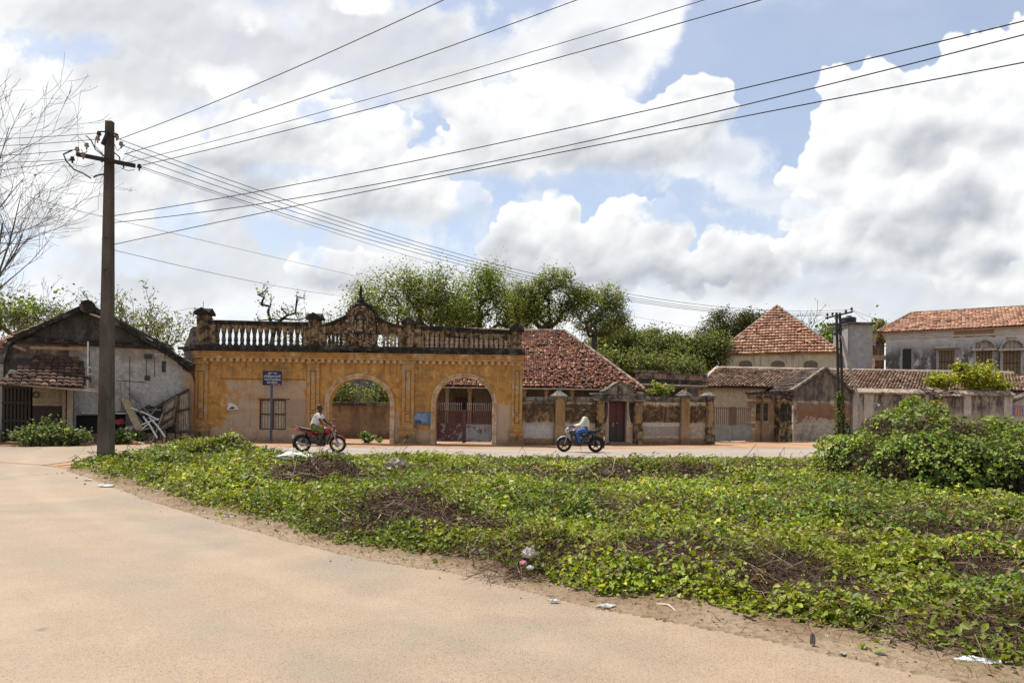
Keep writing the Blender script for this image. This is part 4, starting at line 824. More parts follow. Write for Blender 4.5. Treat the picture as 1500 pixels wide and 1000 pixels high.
# ---------------------------------------------------------------- gable shed end and the long grey wall on the right
RW = Frame(1161, 42.6, 1500, 43.6)
def gable_shed():
    T = RW.thing('gabled_outbuilding', 'blackened plaster gable end with a red brown peeled band behind the leaning pole', 'building')
    g = G('gable_plaster'); o = g.o; x, y, z = g.xyz(o); big = g.noise(o, 1.2, 8, .65, .5); mid = g.noise(o, 5, 6, .66); wob = g.add(g.mul(g.sub(big, .5), 2.2), g.mul(g.sub(mid, .5), 1.6)); ow = g.vm('ADD', o, g.vm('SCALE', g.vm('SUBTRACT', g.noise(o, 1.6, 4, .6, 0, True), (.5, .5, .5)), .6)); st = g.noise(g.scale(ow, (2.6, 2.6, .7)), 1, 8, .7)
    c = g.mix(g.ss(mid, .35, .65), (.38, .32, .26), (.50, .44, .365))
    red = g.box(o, .12, RW.u(1247), 1.28, 2.38, .10, g.mul(wob, .9)); c = g.mix(g.mul(red, g.ss(g.add(big, g.mul(mid, .3)), .62, .78, 1, .8)), c, g.mix(g.ss(g.add(g.mul(mid, .5), g.mul(big, .5)), .40, .58), (.33, .17, .088), (.19, .10, .06)))
    up = g.ss(g.add(z, g.mul(wob, .3)), 2.42, 2.55); c = g.mix(up, c, g.mix(g.ss(st, .36, .62), (.235, .20, .165), (.075, .066, .058)))
    sl = g.ss(z, 2.5, 2.42); c = g.mix(g.mul(g.mul(sl, g.ss(z, 2.36, 2.42)), .5), c, (.45, .40, .35)); c = g.mix(g.mul(g.ss(g.add(z, g.mul(wob, .4)), .7, .3), .35), c, (.25, .19, .14)); c = g.mix(g.mul(g.ss(x, RW.u(1240), RW.u(1247)), .7), c, (.04, .035, .03))
    c = g.mix(g.mul(g.ss(st, .5, .64), .45), c, (.09, .075, .062)); g.done(c, .95, g.bump(mid, .02), .1)
    ua, ub = RW.u(1162), RW.u(1247); ax, az_ = RW.uz(1207.5, 540); ze, zf = RW.z(1163, 569), RW.z(1247, 571)
    q = MB(); q.prism([(ua, -.05), (ub, -.05), (ub, zf), (ax, az_), (ua, ze)], -.05, .2); q.box(ua, ua+.25, .2, 4.5, -.05, ze); q.box(ub-.25, ub, .2, 4.5, -.05, zf); q.build('wall', g.mat, T)
    q = MB(); rm = mossy('worn_verge', (.22, .185, .15), (.33, .29, .24), (.06, .05, .045), .5, 3)
    for e, z_ in ((RW.u(1158.5), RW.z(1160, 572)), (RW.u(1252.5), RW.z(1250, 577))): q.bar((e, .0, z_+.02), (ax, .0, az_+.05), .5, .13)
    q.build('verge', rm, T)
    for e, z_, sgn in ((RW.u(1158.5), RW.z(1160, 572), -1), (RW.u(1252.5), RW.z(1250, 577), 1)):
        D = Vector((e-ax, 0, z_-az_)); tile_roof('roof', (ax, .1, az_+.03), (0, 1, 0), D, [(0, 0), (4.2, 0), (4.2, D.length), (0, D.length)], .26, .33, TILE_DARK, M_tile, T, seed=8+sgn)
gable_shed()
def right_wall():
    T = RW.thing('street_wall', 'long grey stained wall with pale pilaster strips behind the creeper mound', 'wall')
    zt, zc = RW.z(1360, 572.5), RW.z(1360, 578.5); g = G('grey_streaked_wall'); o = g.o; x, y, z = g.xyz(o)
    mid = g.noise(o, 3.4, 8, .68); big = g.noise(o, .7, 7, .6, .4); fine = g.noise(o, 24, 5, .65); ow = g.vm('ADD', o, g.vm('SCALE', g.vm('SUBTRACT', g.noise(o, 1.6, 4, .6, 0, True), (.5, .5, .5)), .5)); st = g.noise(g.scale(ow, (2.4, 2.4, .4)), 1, 8, .7); st2 = g.noise(g.scale(ow, (11, 11, 1)), 1, 4, .6)
    c = g.mix(g.ss(mid, .33, .64), (.32, .27, .225), (.46, .40, .345)); c = g.mix(g.mul(g.ss(big, .45, .65), .6), c, (.40, .315, .235))
    s_ = g.mul(g.ss(g.add(g.mul(st, .7), g.mul(st2, .3)), .38, .56), g.ss(g.add(z, g.mul(g.sub(big, .5), 1.6)), 1.3, 2.5, .15, 1)); c = g.mix(g.mul(s_, .95), c, (.06, .053, .047))
    c = g.mix(g.mul(g.ss(g.noise(g.scale(o, (1, 1, .6)), 9, 4, .6), .62, .7), .6), c, (.62, .58, .53)); c = g.mix(g.mul(g.ss(fine, .54, .7), .3), c, (.17, .14, .12))
    g.done(c, .95, g.bump(g.add(mid, g.mul(fine, .4)), .03), .1)
    u0, u1 = RW.u(1247.5), RW.u(1484.5); da, db = RW.u(1361), RW.u(1379); zd = RW.z(1370, 585)
    q = MB(); q.box(u0, da, 0, .3, -.1, zc); q.box(da, db, 0, .3, zd, zc); q.box(db, u1, 0, .3, -.1, zc); q.build('wall_body', g.mat, T, fix=False)
    pm = plaster('pale_pilaster', (.48, .43, .375), (.40, .355, .305), (.10, .085, .075), 3.2, .5, (.5, .62), scale=1.3); ends = [(1249, 1256, 634), (1265, 1279, 636), (1325, 1331.5, 628), (1355, 1360, 625), (1379.5, 1386, 612), (1411, 1422, 609), (1470, 1482, 613)]
    for a, b_, yb in ends:
        q = MB(); q.box(RW.u(a), RW.u(b_), -.05, -.002, RW.z((a+b_)/2, yb), zc-.003); q.build('pilaster_strip', pm, T, bevel=.008)
    cm = mossy('brown_coping', (.30, .23, .17), (.38, .31, .24), (.10, .08, .07), .35, 1.5)
    for a, b_ in ((1247, 1352), (1382, 1484)):
        q = MB(); q.add([(RW.u(a), -.22, zc), (RW.u(b_), -.22, zc), (RW.u(b_), .35, zc), (RW.u(a), .35, zc), (RW.u(a), -.24, zc+.12), (RW.u(b_), -.24, zc+.12), (RW.u(b_), .3, zt+.14), (RW.u(a), .3, zt+.14)], [(0, 3, 2, 1), (4, 5, 6, 7), (0, 1, 5, 4), (2, 3, 7, 6), (1, 2, 6, 5), (3, 0, 4, 7)]); q.build('coping', cm, T, bevel=.02)
    q = MB(); q.box(da, da+.12, -.03, .25, -.05, zd); q.box(db-.12, db, -.03, .25, -.05, zd); q.box(da+.12, db-.12, -.03, .25, zd-.12, zd); q.build('door_frame', simple('orange_brown_frame', (.40, .20, .09), .8, .3, 5), T)
    q = MB(); q.box(da+.12, db-.12, .1, .16, -.05, zd-.12); q.build('door', simple('brown_door_leaf', (.20, .085, .04), .8, .3, 5), T)
    O = Vector((RW.u(1352), .35, RW.z(1357, 568.5))); D = Vector((.5*(RW.u(1358)-RW.u(1352)), -1.15, RW.z(1360, 583)-RW.z(1357, 568.5)))
    tile_roof('door_canopy', O, (1, 0, 0), D, [(0, 0), (RW.u(1386)-RW.u(1352), 0), (RW.u(1399)-RW.u(1352), D.length), (RW.u(1357)-RW.u(1352), D.length)], .24, .30, [((.11, .075, .06), 3), ((.20, .135, .10), 2), ((.3, .22, .17), 1)], M_tile, T, mess=.25, seed=3)
    q = MB(); slab3(q, [O, O+Vector((RW.u(1386)-RW.u(1352), 0, 0)), O+D+Vector((RW.u(1398)-RW.u(1352), 0, 0)), O+D+Vector((RW.u(1357)-RW.u(1352), 0, 0))], (0, -.5, .8), -.05); q.build('canopy_board', M_darkwood, T)
    H = RW.thing('painted_house', 'house corner at the edge with a blue and orange barred window', 'house'); a, b_ = RW.u(1487), RW.u(1640); q = MB(); ax = RW.u(1530); ze, za = RW.z(1488, 588), RW.z(1530, 556)
    q.prism([(a, -.05), (b_, -.05), (b_, ze), (ax+1.2, za), (a, ze)], .35, .6); q.build('wall', plaster('cream_wall', (.45, .40, .35), (.5, .42, .3), (.2, .17, .14), 3.3, .4, (.5, .6)), H)
    q = MB(); q.bar((a-.25, .4, ze-.12), (ax+1.2, .4, za+.1), .7, .1); q.build('verge', M_coping, H)
    wa, wb, z0, z1 = RW.u(1491), RW.u(1509), RW.z(1495, 607.5), RW.z(1495, 596); q = MB(); q.box(wa-.06, wb, .27, .348, z0-.03, z1+.08); f_ = q.build('window', simple('violet_blue_frame', (.20, .17, .42), .6, .2, 5), H)
    q = MB()
    for k in range(5): x = wa+.05+k*.17; q.box(x, x+.055, .235, .268, z0, z1)
    q.build('orange_bars', simple('orange_paint', (.62, .30, .04), .5, .2, 5), f_)
right_wall()
# ---------------------------------------------------------------- hipped tile house behind the gateway
M_cream = plaster('cream_wash', (.52, .44, .31), (.46, .37, .25), (.10, .085, .07), 6.6, .6, (.52, .64))
M_houseW = plaster('dim_house_wall', (.17, .15, .13), (.12, .10, .085), (.04, .035, .03), 3, .6)
M_ridge = mossy('mortar_ridge', (.30, .22, .17), (.42, .33, .26), (.09, .07, .055), .4, 3)
HT = Frame(640, 38.0, 942, 38.0)
def hip_house():
    T = HT.thing('hipped_tile_house', 'low house under a broad crumbling red brown tile roof right of the gateway', 'house')
    x0, x1 = -1.6, HT.u(943); ze = HT.z(800, 567.5); yr = 6.2; xr0, xr1 = 1.2, HT.u(828, 487, yr); zr = HT.z(790, 484.5, yr)
    dn = Vector((0, -yr, ze-zr)); L = dn.length; O = (0, yr, zr); D = dn.normalized()
    poly = [(xr0, 0), (xr1, 0), (x1, L), (x0, L)]
    def mf(u, v, m): return m*(.04+2.2*max(0, min(1, (u-4.5)/6))**1.3*(.5+.5*v/L)+.35*max(0, gnf(u, v, .8)-.5))
    tile_roof('roof', O, (1, 0, 0), D, poly, .135, .27, TILE_OLD, M_tile, T, mess=.55, curve=.75, seed=21, messf=mf, lost=.02)
    bk = MB(); e = .04; slab3(bk, [(xr0, yr, zr-e), (xr1, yr, zr-e), (x1, 0, ze-e), (x0, 0, ze-e)], (0, -zr+ze, yr), .0004); slab3(bk, [(xr1, yr, zr-e), (x1-.3, 12, ze-e), (x1, 0, ze-e)], (1, 0, 1), .0004); slab3(bk, [(xr0, yr, zr-e), (xr1, yr, zr-e), (x1-.3, 12, ze-e), (x0, 12, ze-e)], (0, 1, 1), .0004); bk.build('roof_boards', simple('dark_roof_board', (.10, .05, .035), .9, .4, 8), T)
    De = Vector((x1-xr1, 0, ze-zr)).normalized(); Le = math.hypot(x1-xr1, ze-zr)
    tile_roof('roof', (xr1, yr, zr), (0, 1, 0), De, [(0, 0), (-yr, Le), (5.8, Le)], .18, .3, TILE_OLD, M_tile, T, mess=.3, curve=.7, seed=22)
    q = MB(); q.tube([(xr0-.2, yr, zr+.03), ((xr0+xr1)/2, yr, zr), (xr1, yr, zr+.02)], .11, 8); q.tube([(xr1, yr, zr+.02), ((xr1+x1)/2, yr/2, (zr+ze)/2+.06), (x1, 0, ze+.02)], .10, 8); q.build('ridge_cap', M_ridge, T)
    q = MB(); q.box(x0, HT.u(880), -.06, .02, ze-.10, ze-.03); q.bar((HT.u(880), 0, ze-.06), (x1, 0.05, ze-.22), .08, .08); q.build('eave_board', simple('pale_eave_board', (.38, .34, .29), .8, .3), T)
    q = MB(); q.box(x0, x1-.3, 1.9, 2.1, -.05, ze+.6); q.build('wall', M_houseW, T)
    for px in (655, 688, 768, 800, 838): q = MB(); q.lathe([(.14, 0), (.11, .1), (.10, ze-.35), (.14, ze-.25), (.14, ze-.08)], (HT.u(px, 590, .5), .5, 0), 10); q.build('veranda_post', M_oldwood, T)
    for pa, pb in ((668, 694), (776, 800), (846, 868)):
        q = MB(); q.box(HT.u(pa, 600, 1.88), HT.u(pb, 600, 1.88), 1.84, 1.899, .1, 2.35); q.build('door', M_darkwood, T)
hip_house()
AN = Frame(938, 39, 1048, 41)
def annex():
    T = AN.thing('flat_roofed_annex', 'low flat roofed annex with a black parapet between the two tiled roofs', 'building')
    q = MB(); q.box(AN.u(900), AN.u(1046), 1.5, 1.8, -.05, AN.z(990, 566)); q.build('wall', M_houseW, T)
    q = MB(); q.box(AN.u(938), AN.u(1035), -.1, 2.5, AN.z(990, 565), AN.z(990, 563)); q.build('slab', plaster('pale_slab', (.5, .46, .4), (.35, .3, .26), (.1, .09, .08), None, .4), T)
    q = MB(); q.box(AN.u(939), AN.u(1033.5), .3, .6, AN.z(990, 563)+.003, AN.z(990, 555)); q.build('parapet', M_blackst, T, bevel=.02)
    q = MB(); q.box(AN.u(936, 550, 4), AN.u(990, 550, 4), 4, 4.4, AN.z(990, 570, 4), AN.z(965, 546, 4)); q.box(AN.u(990, 550, 4.4), AN.u(1036, 550, 4.4), 4.4, 4.8, AN.z(990, 570, 4.4), AN.z(1010, 548.5, 4.4)); q.build('rear_parapet', mossy('brown_parapet', (.33, .22, .15), (.4, .29, .2), (.06, .05, .04), .35, 1.2), T)
    q = MB(); q.box(AN.u(936, 545, 3.9), AN.u(991, 545, 3.9), 3.85, 4.6, AN.z(965, 546, 4)+.003, AN.z(965, 543, 4)); q.box(AN.u(990, 545, 4.2), AN.u(1037, 545, 4.2), 4.2, 5, AN.z(1010, 548.5, 4.4)+.003, AN.z(1010, 546.5, 4.4)); q.build('rear_coping', M_coping, T)
    q = MB(); q.box(AN.u(980), AN.u(1021), 1.3, 1.499, 1.6, AN.z(990, 571)); q.build('window_band', M_darkwood, T)
    q = MB(); q.box(AN.u(1021.5), AN.u(1024), 1.2, 1.5, 1.2, AN.z(990, 567)); q.box(AN.u(984), AN.u(986), 1.2, 1.299, 1.2, AN.z(990, 567)); q.build('pale_post', simple('pale_post', (.5, .47, .42), .8), T)
annex()
# ---------------------------------------------------------------- long low house, pyramid roofed house
LH = Frame(1040, 45.5, 1500, 46.5)
def long_house():
    T = LH.thing('long_tiled_house', 'long low house with a streaky brown tile roof behind the grey gate and wall', 'house')
    yr = 4.6; ze = LH.z(1100, 566); zr = LH.z(1100, 541, yr); u0 = LH.u(1022); ur = LH.u(1049, 541, yr); u1 = LH.u(1560)
    D = Vector((0, -yr, ze-zr)); L = D.length; D.normalize()
    tile_roof('roof', (0, yr, zr), (1, 0, 0), D, [(ur, 0), (u1, 0), (u1, L), (u0, L)], .235, .33, TILE_MIX, M_tile, T, curve=.6, seed=31, mess=.02, tilt=.11)
    q = MB(); slab3(q, [(ur, yr, zr-.04), (u1, yr, zr-.04), (u1, 0, ze-.04), (u0, 0, ze-.04)], (0, ze-zr, yr), .0004); slab3(q, [(ur, yr, zr-.04), (u1, yr, zr-.04), (u1, 9, ze-.04), (u0, 9, ze-.04)], (0, 1, 2), .0004); slab3(q, [(ur, yr, zr-.04), (u0, 9, ze-.04), (u0, 0, ze-.04)], (-1, 0, 1), .0004); q.build('roof_boards', simple('roof_board', (.10, .06, .045), .9, .4, 8), T)
    q = MB(); q.tube([(ur, yr, zr+.05), (u1, yr, zr+.05)], .14, 8); q.tube([(ur, yr, zr+.05), (u0, 0, ze+.05)], .13, 8); q.build('ridge_cap', simple('pale_mortar_ridge', (.42, .34, .27), .9, .35, 3), T)
    q = MB(); q.box(u0+.5, u1, .45, .7, -.05, ze+.1); q.box(u0+.5, u0+.75, .7, 9, -.05, ze); q.build('wall', M_cream, T)
    q = MB(); q.box(u0, u1, -.03, .03, ze-.13, ze-.02); q.build('eave_board', M_darkwood, T)
long_house()
PH = Frame(1052, 57.5, 1226, 53.9)
def pyramid_house():
    T = PH.thing('pyramid_roofed_house', 'pale yellow house with a steep red pyramid tile roof rising over the long low roof', 'house')
    e0, e1 = PH.u(1049.5), PH.u(1227.5); ze = PH.z(1138, 515); dp = (e1-e0)*.5*.98; ax, az_ = PH.uz(1138, 448, dp)
    L = math.hypot(dp, az_-ze); D = Vector((0, -dp, ze-az_)).normalized()
    tile_roof('roof', (ax, dp, az_), (1, 0, 0), D, [(-.05, 0), (.05, 0), (e1-ax, L), (e0-ax, L)], .25, .36, [((.40, .22, .14), 5), ((.34, .17, .11), 4), ((.46, .29, .20), 2.4), ((.24, .125, .09), 1.2), ((.54, .39, .29), .5)], M_tile, T, curve=.5, seed=41, mess=.03, tilt=.12)
    q = MB(); A = (ax, dp, az_-.05)
    for a, b_ in (((e0, 0), (e1, 0)), ((e1, 0), (e1, 2*dp)), ((e1, 2*dp), (e0, 2*dp)), ((e0, 2*dp), (e0, 0))): q.add([(a[0], a[1], ze-.05), (b_[0], b_[1], ze-.05), A], [(0, 1, 2)])
    q.build('roof_boards', simple('red_roof_board', (.26, .11, .07), .9, .4, 8), T)
    for sx_, ee in ((1, e1), (-1, e0)):
        Ds = Vector((ee-ax, 0, ze-az_)); tile_roof('roof', (ax, dp, az_), (0, 1, 0), Ds, [(-.05, 0), (.05, 0), (dp, Ds.length), (-dp, Ds.length)], .3, .4, TILE_NEW, M_tile, T, curve=.3, seed=42+sx_, arc=3)
    q = MB()
    for ee in (e0, e1): q.tube([(ax, dp, az_+.03), (ee, 0, ze+.05)], .10, 6)
    q.build('hip_cap', M_ridge, T)
    q = MB(); w0, w1 = e0+.25, e1-.15; q.box(w0, w1, .25, .6, -.05, ze-.03); q.box(w1-.3, w1, .6, 2*dp-.3, -.05, ze-.03); q.box(w0, w0+.3, .6, 2*dp-.3, -.05, ze-.03)
    g = G('pale_yellow_wash'); o = g.o; z = g.xyz(o)[2]; n = g.noise(o, 1.4, 7, .65); st = g.noise(g.scale(o, (4, 4, .4)), 1, 6, .66); x = g.xyz(o)[0]
    c = g.mix(g.ss(n, .35, .65), (.56, .475, .32), (.64, .56, .40)); md = g.ss(g.m('ABSOLUTE', g.sub(x, PH.u(1140))), 3.2, 1.2, .25, 1)
    g.done(g.mix(g.mul(g.mul(g.ss(st, .46, .60), g.ss(z, ze-2.6, ze-.2, .9, .5)), md), c, (.14, .12, .10)), .9, None, .2); q.build('wall', g.mat, T)
    q = MB(); q.box(e0+.05, e1-.05, .05, .249, ze-.22, ze-.06); q.build('eave_cornice', M_orange, T)
    for px in (1091, 1138.5, 1186.5):
        cx = PH.u(px); z0 = PH.z(px, 532); q = MB(); hw = .66; pts = [(cx+hw*math.cos(a), z0+.36*math.sin(a)) for a in [math.pi*k/12 for k in range(13)]]
        q.prism(pts+[(cx-hw, z0-1.0), (cx+hw, z0-1.0)], .16, .248); w_ = q.build('arched_window', simple('cream_arch_hood', (.55, .45, .29), .9), T)
        q = MB(); pts = [(cx+(hw-.14)*math.cos(a), z0+.25*math.sin(a)-.02) for a in [math.pi*k/12 for k in range(13)]]; q.prism(pts+[(cx-hw+.14, z0-1.0), (cx+hw-.14, z0-1.0)], .13, .159); q.build('pane', simple('brown_pane', (.15, .12, .085), .7), w_)  # pane in one even brown
pyramid_house()
# ---------------------------------------------------------------- large white house at the right edge
BH = Frame(1296, 60, 1500, 54.7)
def white_house():
    T = BH.thing('white_two_storey_house', 'large stained white house with an orange tile roof at the right edge', 'house')
    ze, zc = BH.z(1400, 482), BH.z(1400, 484); u0 = 0; u1 = BH.u(1640); yr = 5.0; zr = BH.z(1420, 454, yr); ur = BH.u(1334, 456, yr)
    g = G('black_streaked_white'); o = g.o; x, y, z = g.xyz(o); n = g.noise(o, 1.2, 7, .65); ow = g.vm('ADD', o, g.vm('SCALE', g.vm('SUBTRACT', g.noise(o, .9, 4, .6, 0, True), (.5, .5, .5)), .9)); st = g.noise(g.scale(ow, (1.2, 1.2, .35)), 1, 8, .68); st2 = g.noise(g.scale(ow, (6, 6, .9)), 1, 5, .6)
    c = g.mix(g.ss(n, .35, .65), (.56, .525, .48), (.66, .635, .59)); c = g.mix(g.mul(g.ss(g.noise(o, .8, 6, .6), .5, .65), .5), c, (.42, .38, .33))
    front = g.ss(y, .5, .3); c = g.mix(g.mul(g.mul(g.ss(g.add(g.mul(st, .7), g.mul(st2, .3)), .39, .53), front), g.ss(g.m('ABSOLUTE', g.sub(z, 5.7)), 2.7, .9, .06, .95)), c, (.085, .083, .085))
    br = g.box(o, BH.u(1395), BH.u(1455), ze-.72, ze-.12, .05, g.mul(g.sub(n, .5), 1.1)); c = g.mix(br, c, (.35, .22, .15)); c = g.mix(g.mul(g.box(o, BH.u(1472), BH.u(1487), ze-1.2, ze-.85, .05, g.mul(g.sub(n, .5), .4)), .9), c, (.40, .27, .18))
    g.done(c, .9, g.bump(n, .02), .2)
    q = MB(); q.box(u0, u1, 0, .4, -.05, ze-.02); q.box(u0, u0+.4, .4, 10, -.05, ze-.02); q.build('wall', g.mat, T)
    q = MB(); q.box(u0-.35, u1, -.35, -.002, ze-.16, ze-.02); q.box(u0-.35, u0-.002, -.002, 10, ze-.16, ze-.02); q.box(u0-.1, u1, -.1, -.002, ze-.62, ze-.5); q.build('cornice', simple('cream_cornice', (.56, .50, .42), .85, .2, 3), T)
    D = Vector((0, -yr-.6, ze-zr)); L = D.length; e0 = u0-.65
    tile_roof('roof', (0, yr, zr), (1, 0, 0), D, [(ur, 0), (u1, 0), (u1, L), (e0, L)], .26, .38, TILE_NEW, M_tile, T, curve=.45, seed=51, tilt=.07)
    De = Vector((e0-ur, 0, ze-zr)); tile_roof('roof', (ur, yr, zr), (0, 1, 0), De, [(0, 0), (5.6, De.length), (-5.6, De.length)], .3, .4, TILE_NEW, M_tile, T, curve=.3, seed=52)
    q = MB(); q.tube([(ur, yr, zr+.03), (u1, yr, zr+.03)], .13, 8); q.tube([(ur, yr, zr+.03), (e0, -.6, ze+.03)], .12, 8); q.build('ridge_cap', M_ridge, T)
    q = MB(); slab3(q, [(ur, yr, zr-.06), (u1, yr, zr-.06), (u1, -.6, ze-.06), (e0, -.6, ze-.06)], (0, -1, 3), .01); slab3(q, [(ur, yr, zr-.06), (e0, -.6, ze-.06), (e0, 10.6, ze-.06)], (-1, 0, 3), .01); q.build('roof_boards', simple('orange_roof_board', (.3, .12, .07), .9), T)
    sh = simple('brown_shutter', (.17, .12, .07), .7, .4, 9); fm = plaster('grey_window_surround', (.42, .40, .38), (.3, .29, .28), (.07, .07, .075), 8.0, .7, (.45, .6), scale=2); hood = mossy('stained_hood', (.46, .41, .33), (.56, .51, .43), (.12, .11, .10), .25, 2)
    def win(pa, pb, pt, arch=False, dark=False):
        a, b_ = BH.u(pa), BH.u(pb); z1 = BH.z((pa+pb)/2, pt); z0 = z1-1.9; q = MB()
        q.box(a-.18, a, -.14, -.002, z0, z1+.14); q.box(b_, b_+.18, -.14, -.002, z0, z1+.14); q.box(a, b_, -.14, -.002, z1, z1+.14); f_ = q.build('window', fm, T)
        q = MB(); q.box(a, b_, -.05, -.003, z0, z1); q.build('shutter', simple('opening_shade_paint', (.045, .043, .045), .8) if dark else sh, f_)  # dark windows: solid near-black panel painted as the shade of an opening
        q = MB()
        for k in range(1, 5): x = a+(b_-a)*k/5; q.box(x-.02, x+.02, -.08, -.051, z0, z1)
        q.box(a, b_, -.081, -.0515, z0+.9, z0+.96); q.build('window_bars', M_darkwood, f_)
        q = MB()
        if arch:
            cx, hw = (a+b_)/2, (b_-a)/2+.22; zz = z1+.16; n = 14
            for k in range(n):
                a0, a1 = math.pi*k/n, math.pi*(k+1)/n; f = lambda t, r, y: (cx+hw*r*math.cos(t), y, zz+.75*r*math.sin(t))
                q.add([f(a0, 1, -.6), f(a1, 1, -.6), f(a1, 1, -.01), f(a0, 1, -.01), f(a0, .9, -.6), f(a1, .9, -.6), f(a1, .9, -.01), f(a0, .9, -.01)], [(0, 1, 2, 3), (7, 6, 5, 4), (0, 4, 5, 1)])
            pts = [(cx+hw*.9*math.cos(math.pi*k/n), zz+.675*math.sin(math.pi*k/n)) for k in range(n+1)]; q.prism(pts, -.2, -.003); q.box(a-.3, b_+.3, -.62, -.003, zz-.15, zz)
        elif not dark: q.box(a-.35, b_+.35, -.6, -.003, z1+.15, z1+.27)
        if q.v: q.build('hood', hood, f_)
    win(1321, 1334, 511, dark=True); win(1374, 1397, 513); win(1428.5, 1452, 514, True); win(1468, 1494, 514, True)
    q = MB()                                                          # balcony on the left side wall
    zb = BH.z(1285, 519); q.box(u0-1.15, u0-.002, 1.0, 5, zb-.15, zb); bo = q.build('balcony', M_cream, T); q = MB()
    for k in range(7): q.box(u0-1.12, u0-1.05, 1.05+k*.62, 1.12+k*.62, zb, zb+.8)
    q.box(u0-1.14, u0-1.03, 1.0, 5, zb+.8, zb+.88)
    for k in range(2): q.box(u0-1.0+k*.5, u0-.93+k*.5, 1.02, 1.09, zb, zb+.8)
    q.box(u0-1.14, u0-.004, 1.0, 1.1, zb+.8, zb+.88); q.build('balcony_rail', simple('brown_rail', (.16, .10, .07), .8), bo)
white_house()
WT = Frame(1240, 53, 1276.5, 53)
def tank_tower():
    T = WT.thing('plastered_tower_block', 'grey plastered stair tower beside the slim pole with a flat slab on top', 'tower'); zt = WT.z(1258, 475); q = MB(); q.box(0, WT.L, 0, 2.4, -.05, zt)
    q.build('wall', plaster('grey_tower_plaster', (.36, .345, .33), (.27, .26, .25), (.10, .10, .10), 9, .5, (.5, .66), scale=.5), T); q = MB(); q.box(0, .12, -.05, -.002, -.05, zt-.05); q.build('pipe_strip', simple('grey_pipe', (.20, .20, .21), .7), T)
    q = MB(); q.box(-.12, WT.L+.12, -.3, 2.5, zt+.002, zt+.14); q.build('top_slab', M_coping, T)
    K = WT.thing('water_tank', 'black ribbed plastic water tank standing on the grey tower', 'water tank'); a, b_ = WT.u(1241.5), WT.u(1262); r = (b_-a)/2; K.location = WT.A+WT.d*((a+b_)/2)+WT.n*1.1+Vector((0, 0, zt+.141)); h = WT.z(1252, 461.5)-zt-.14
    pr = [(r, 0)]
    for k in range(4): pr += [(r, h*.8*(k+.15)/4), (r*.965, h*.8*(k+.3)/4), (r*.965, h*.8*(k+.5)/4), (r, h*.8*(k+.65)/4)]
    pr += [(r, h*.84), (r*.86, h*.95), (r*.45, h)]; q = MB(); q.lathe(pr, (0, 0, 0), 20); q.build('shell', simple('black_plastic', (.014, .016, .022), .45, .2, 4), K); q = MB(); q.lathe([(r*.40, 0), (r*.40, .08), (r*.3, .11)], (0, 0, h+.001), 14); q.build('lid', simple('black_lid', (.02, .022, .03), .4), K)
    DM = Frame(1275, 66, 1292, 66); T2 = DM.thing('domed_turret', 'weathered brown turret with a small pointed dome behind the grey tower', 'turret'); cx = DM.L/2; zb, zt = DM.z(1283, 481), DM.z(1283, 467); r = DM.L/2; h = zt-zb; q = MB()
    q.box(.12, DM.L-.12, -r+.1, r-.1, -.05, zb-.25); q.box(0, DM.L, -r, r, zb-.25, zb); q.build('shaft', mossy('brown_turret', (.25, .16, .11), (.33, .23, .17), (.06, .05, .05), .5, 1), T2); q = MB(); q.lathe([(r*.98, 0), (r*1.0, h*.2), (r*.88, h*.45), (r*.58, h*.7), (r*.25, h*.88), (r*.12, h*.93), (r*.10, h)], (cx, 0, zb), 16); q.build('dome', plaster('tan_dome', (.36, .26, .18), (.27, .2, .15), (.1, .08, .07), None, .6, scale=.8), T2, smooth=True)
tank_tower()
# ---------------------------------------------------------------- courtyard wall seen through the left arch
YW = Frame(440, 37.5, 640, 37.5)
q = MB(); T = YW.thing('courtyard_wall', 'dirty brown courtyard wall seen through the left arch', 'wall'); q.box(0, YW.L, 0, .3, -.05, YW.z(527, 594)); q.build('wall_body', plaster('brown_court_wall', (.30, .225, .15), (.22, .165, .11), (.06, .05, .04), 1.8, .75, (.5, .62), low=.5), T); q = MB(); q.box(0, YW.L, -.12, .42, YW.z(527, 594)+.002, YW.z(527, 589)); q.build('coping', M_coping, T, bevel=.02)
# lower block with the curved gable end left of the gateway
SG = Frame(268, 34.2, 290, 34.2); T = SG.thing('curved_gable_block', 'grey curved gable end stub tucked against the left end of the gateway', 'building'); q = MB(); zb = SG.z(280, 508)
q.prism([(0, -.05), (SG.L, -.05), (SG.L, SG.z(285, 478)), (SG.u(281), SG.z(281, 478)), (SG.u(277), SG.z(277, 482)), (SG.u(274), SG.z(274, 494)), (SG.u(269), SG.z(269, 504)), (0, zb)], 0, .3); q.build('wall', mossy('grey_gable', (.25, .225, .20), (.34, .31, .28), (.08, .07, .06), .45, 1.5), T)
q = MB(); q.box(-.25, SG.L, -.15, -.002, zb-.15, zb); q.build('string_course', M_coping, T)
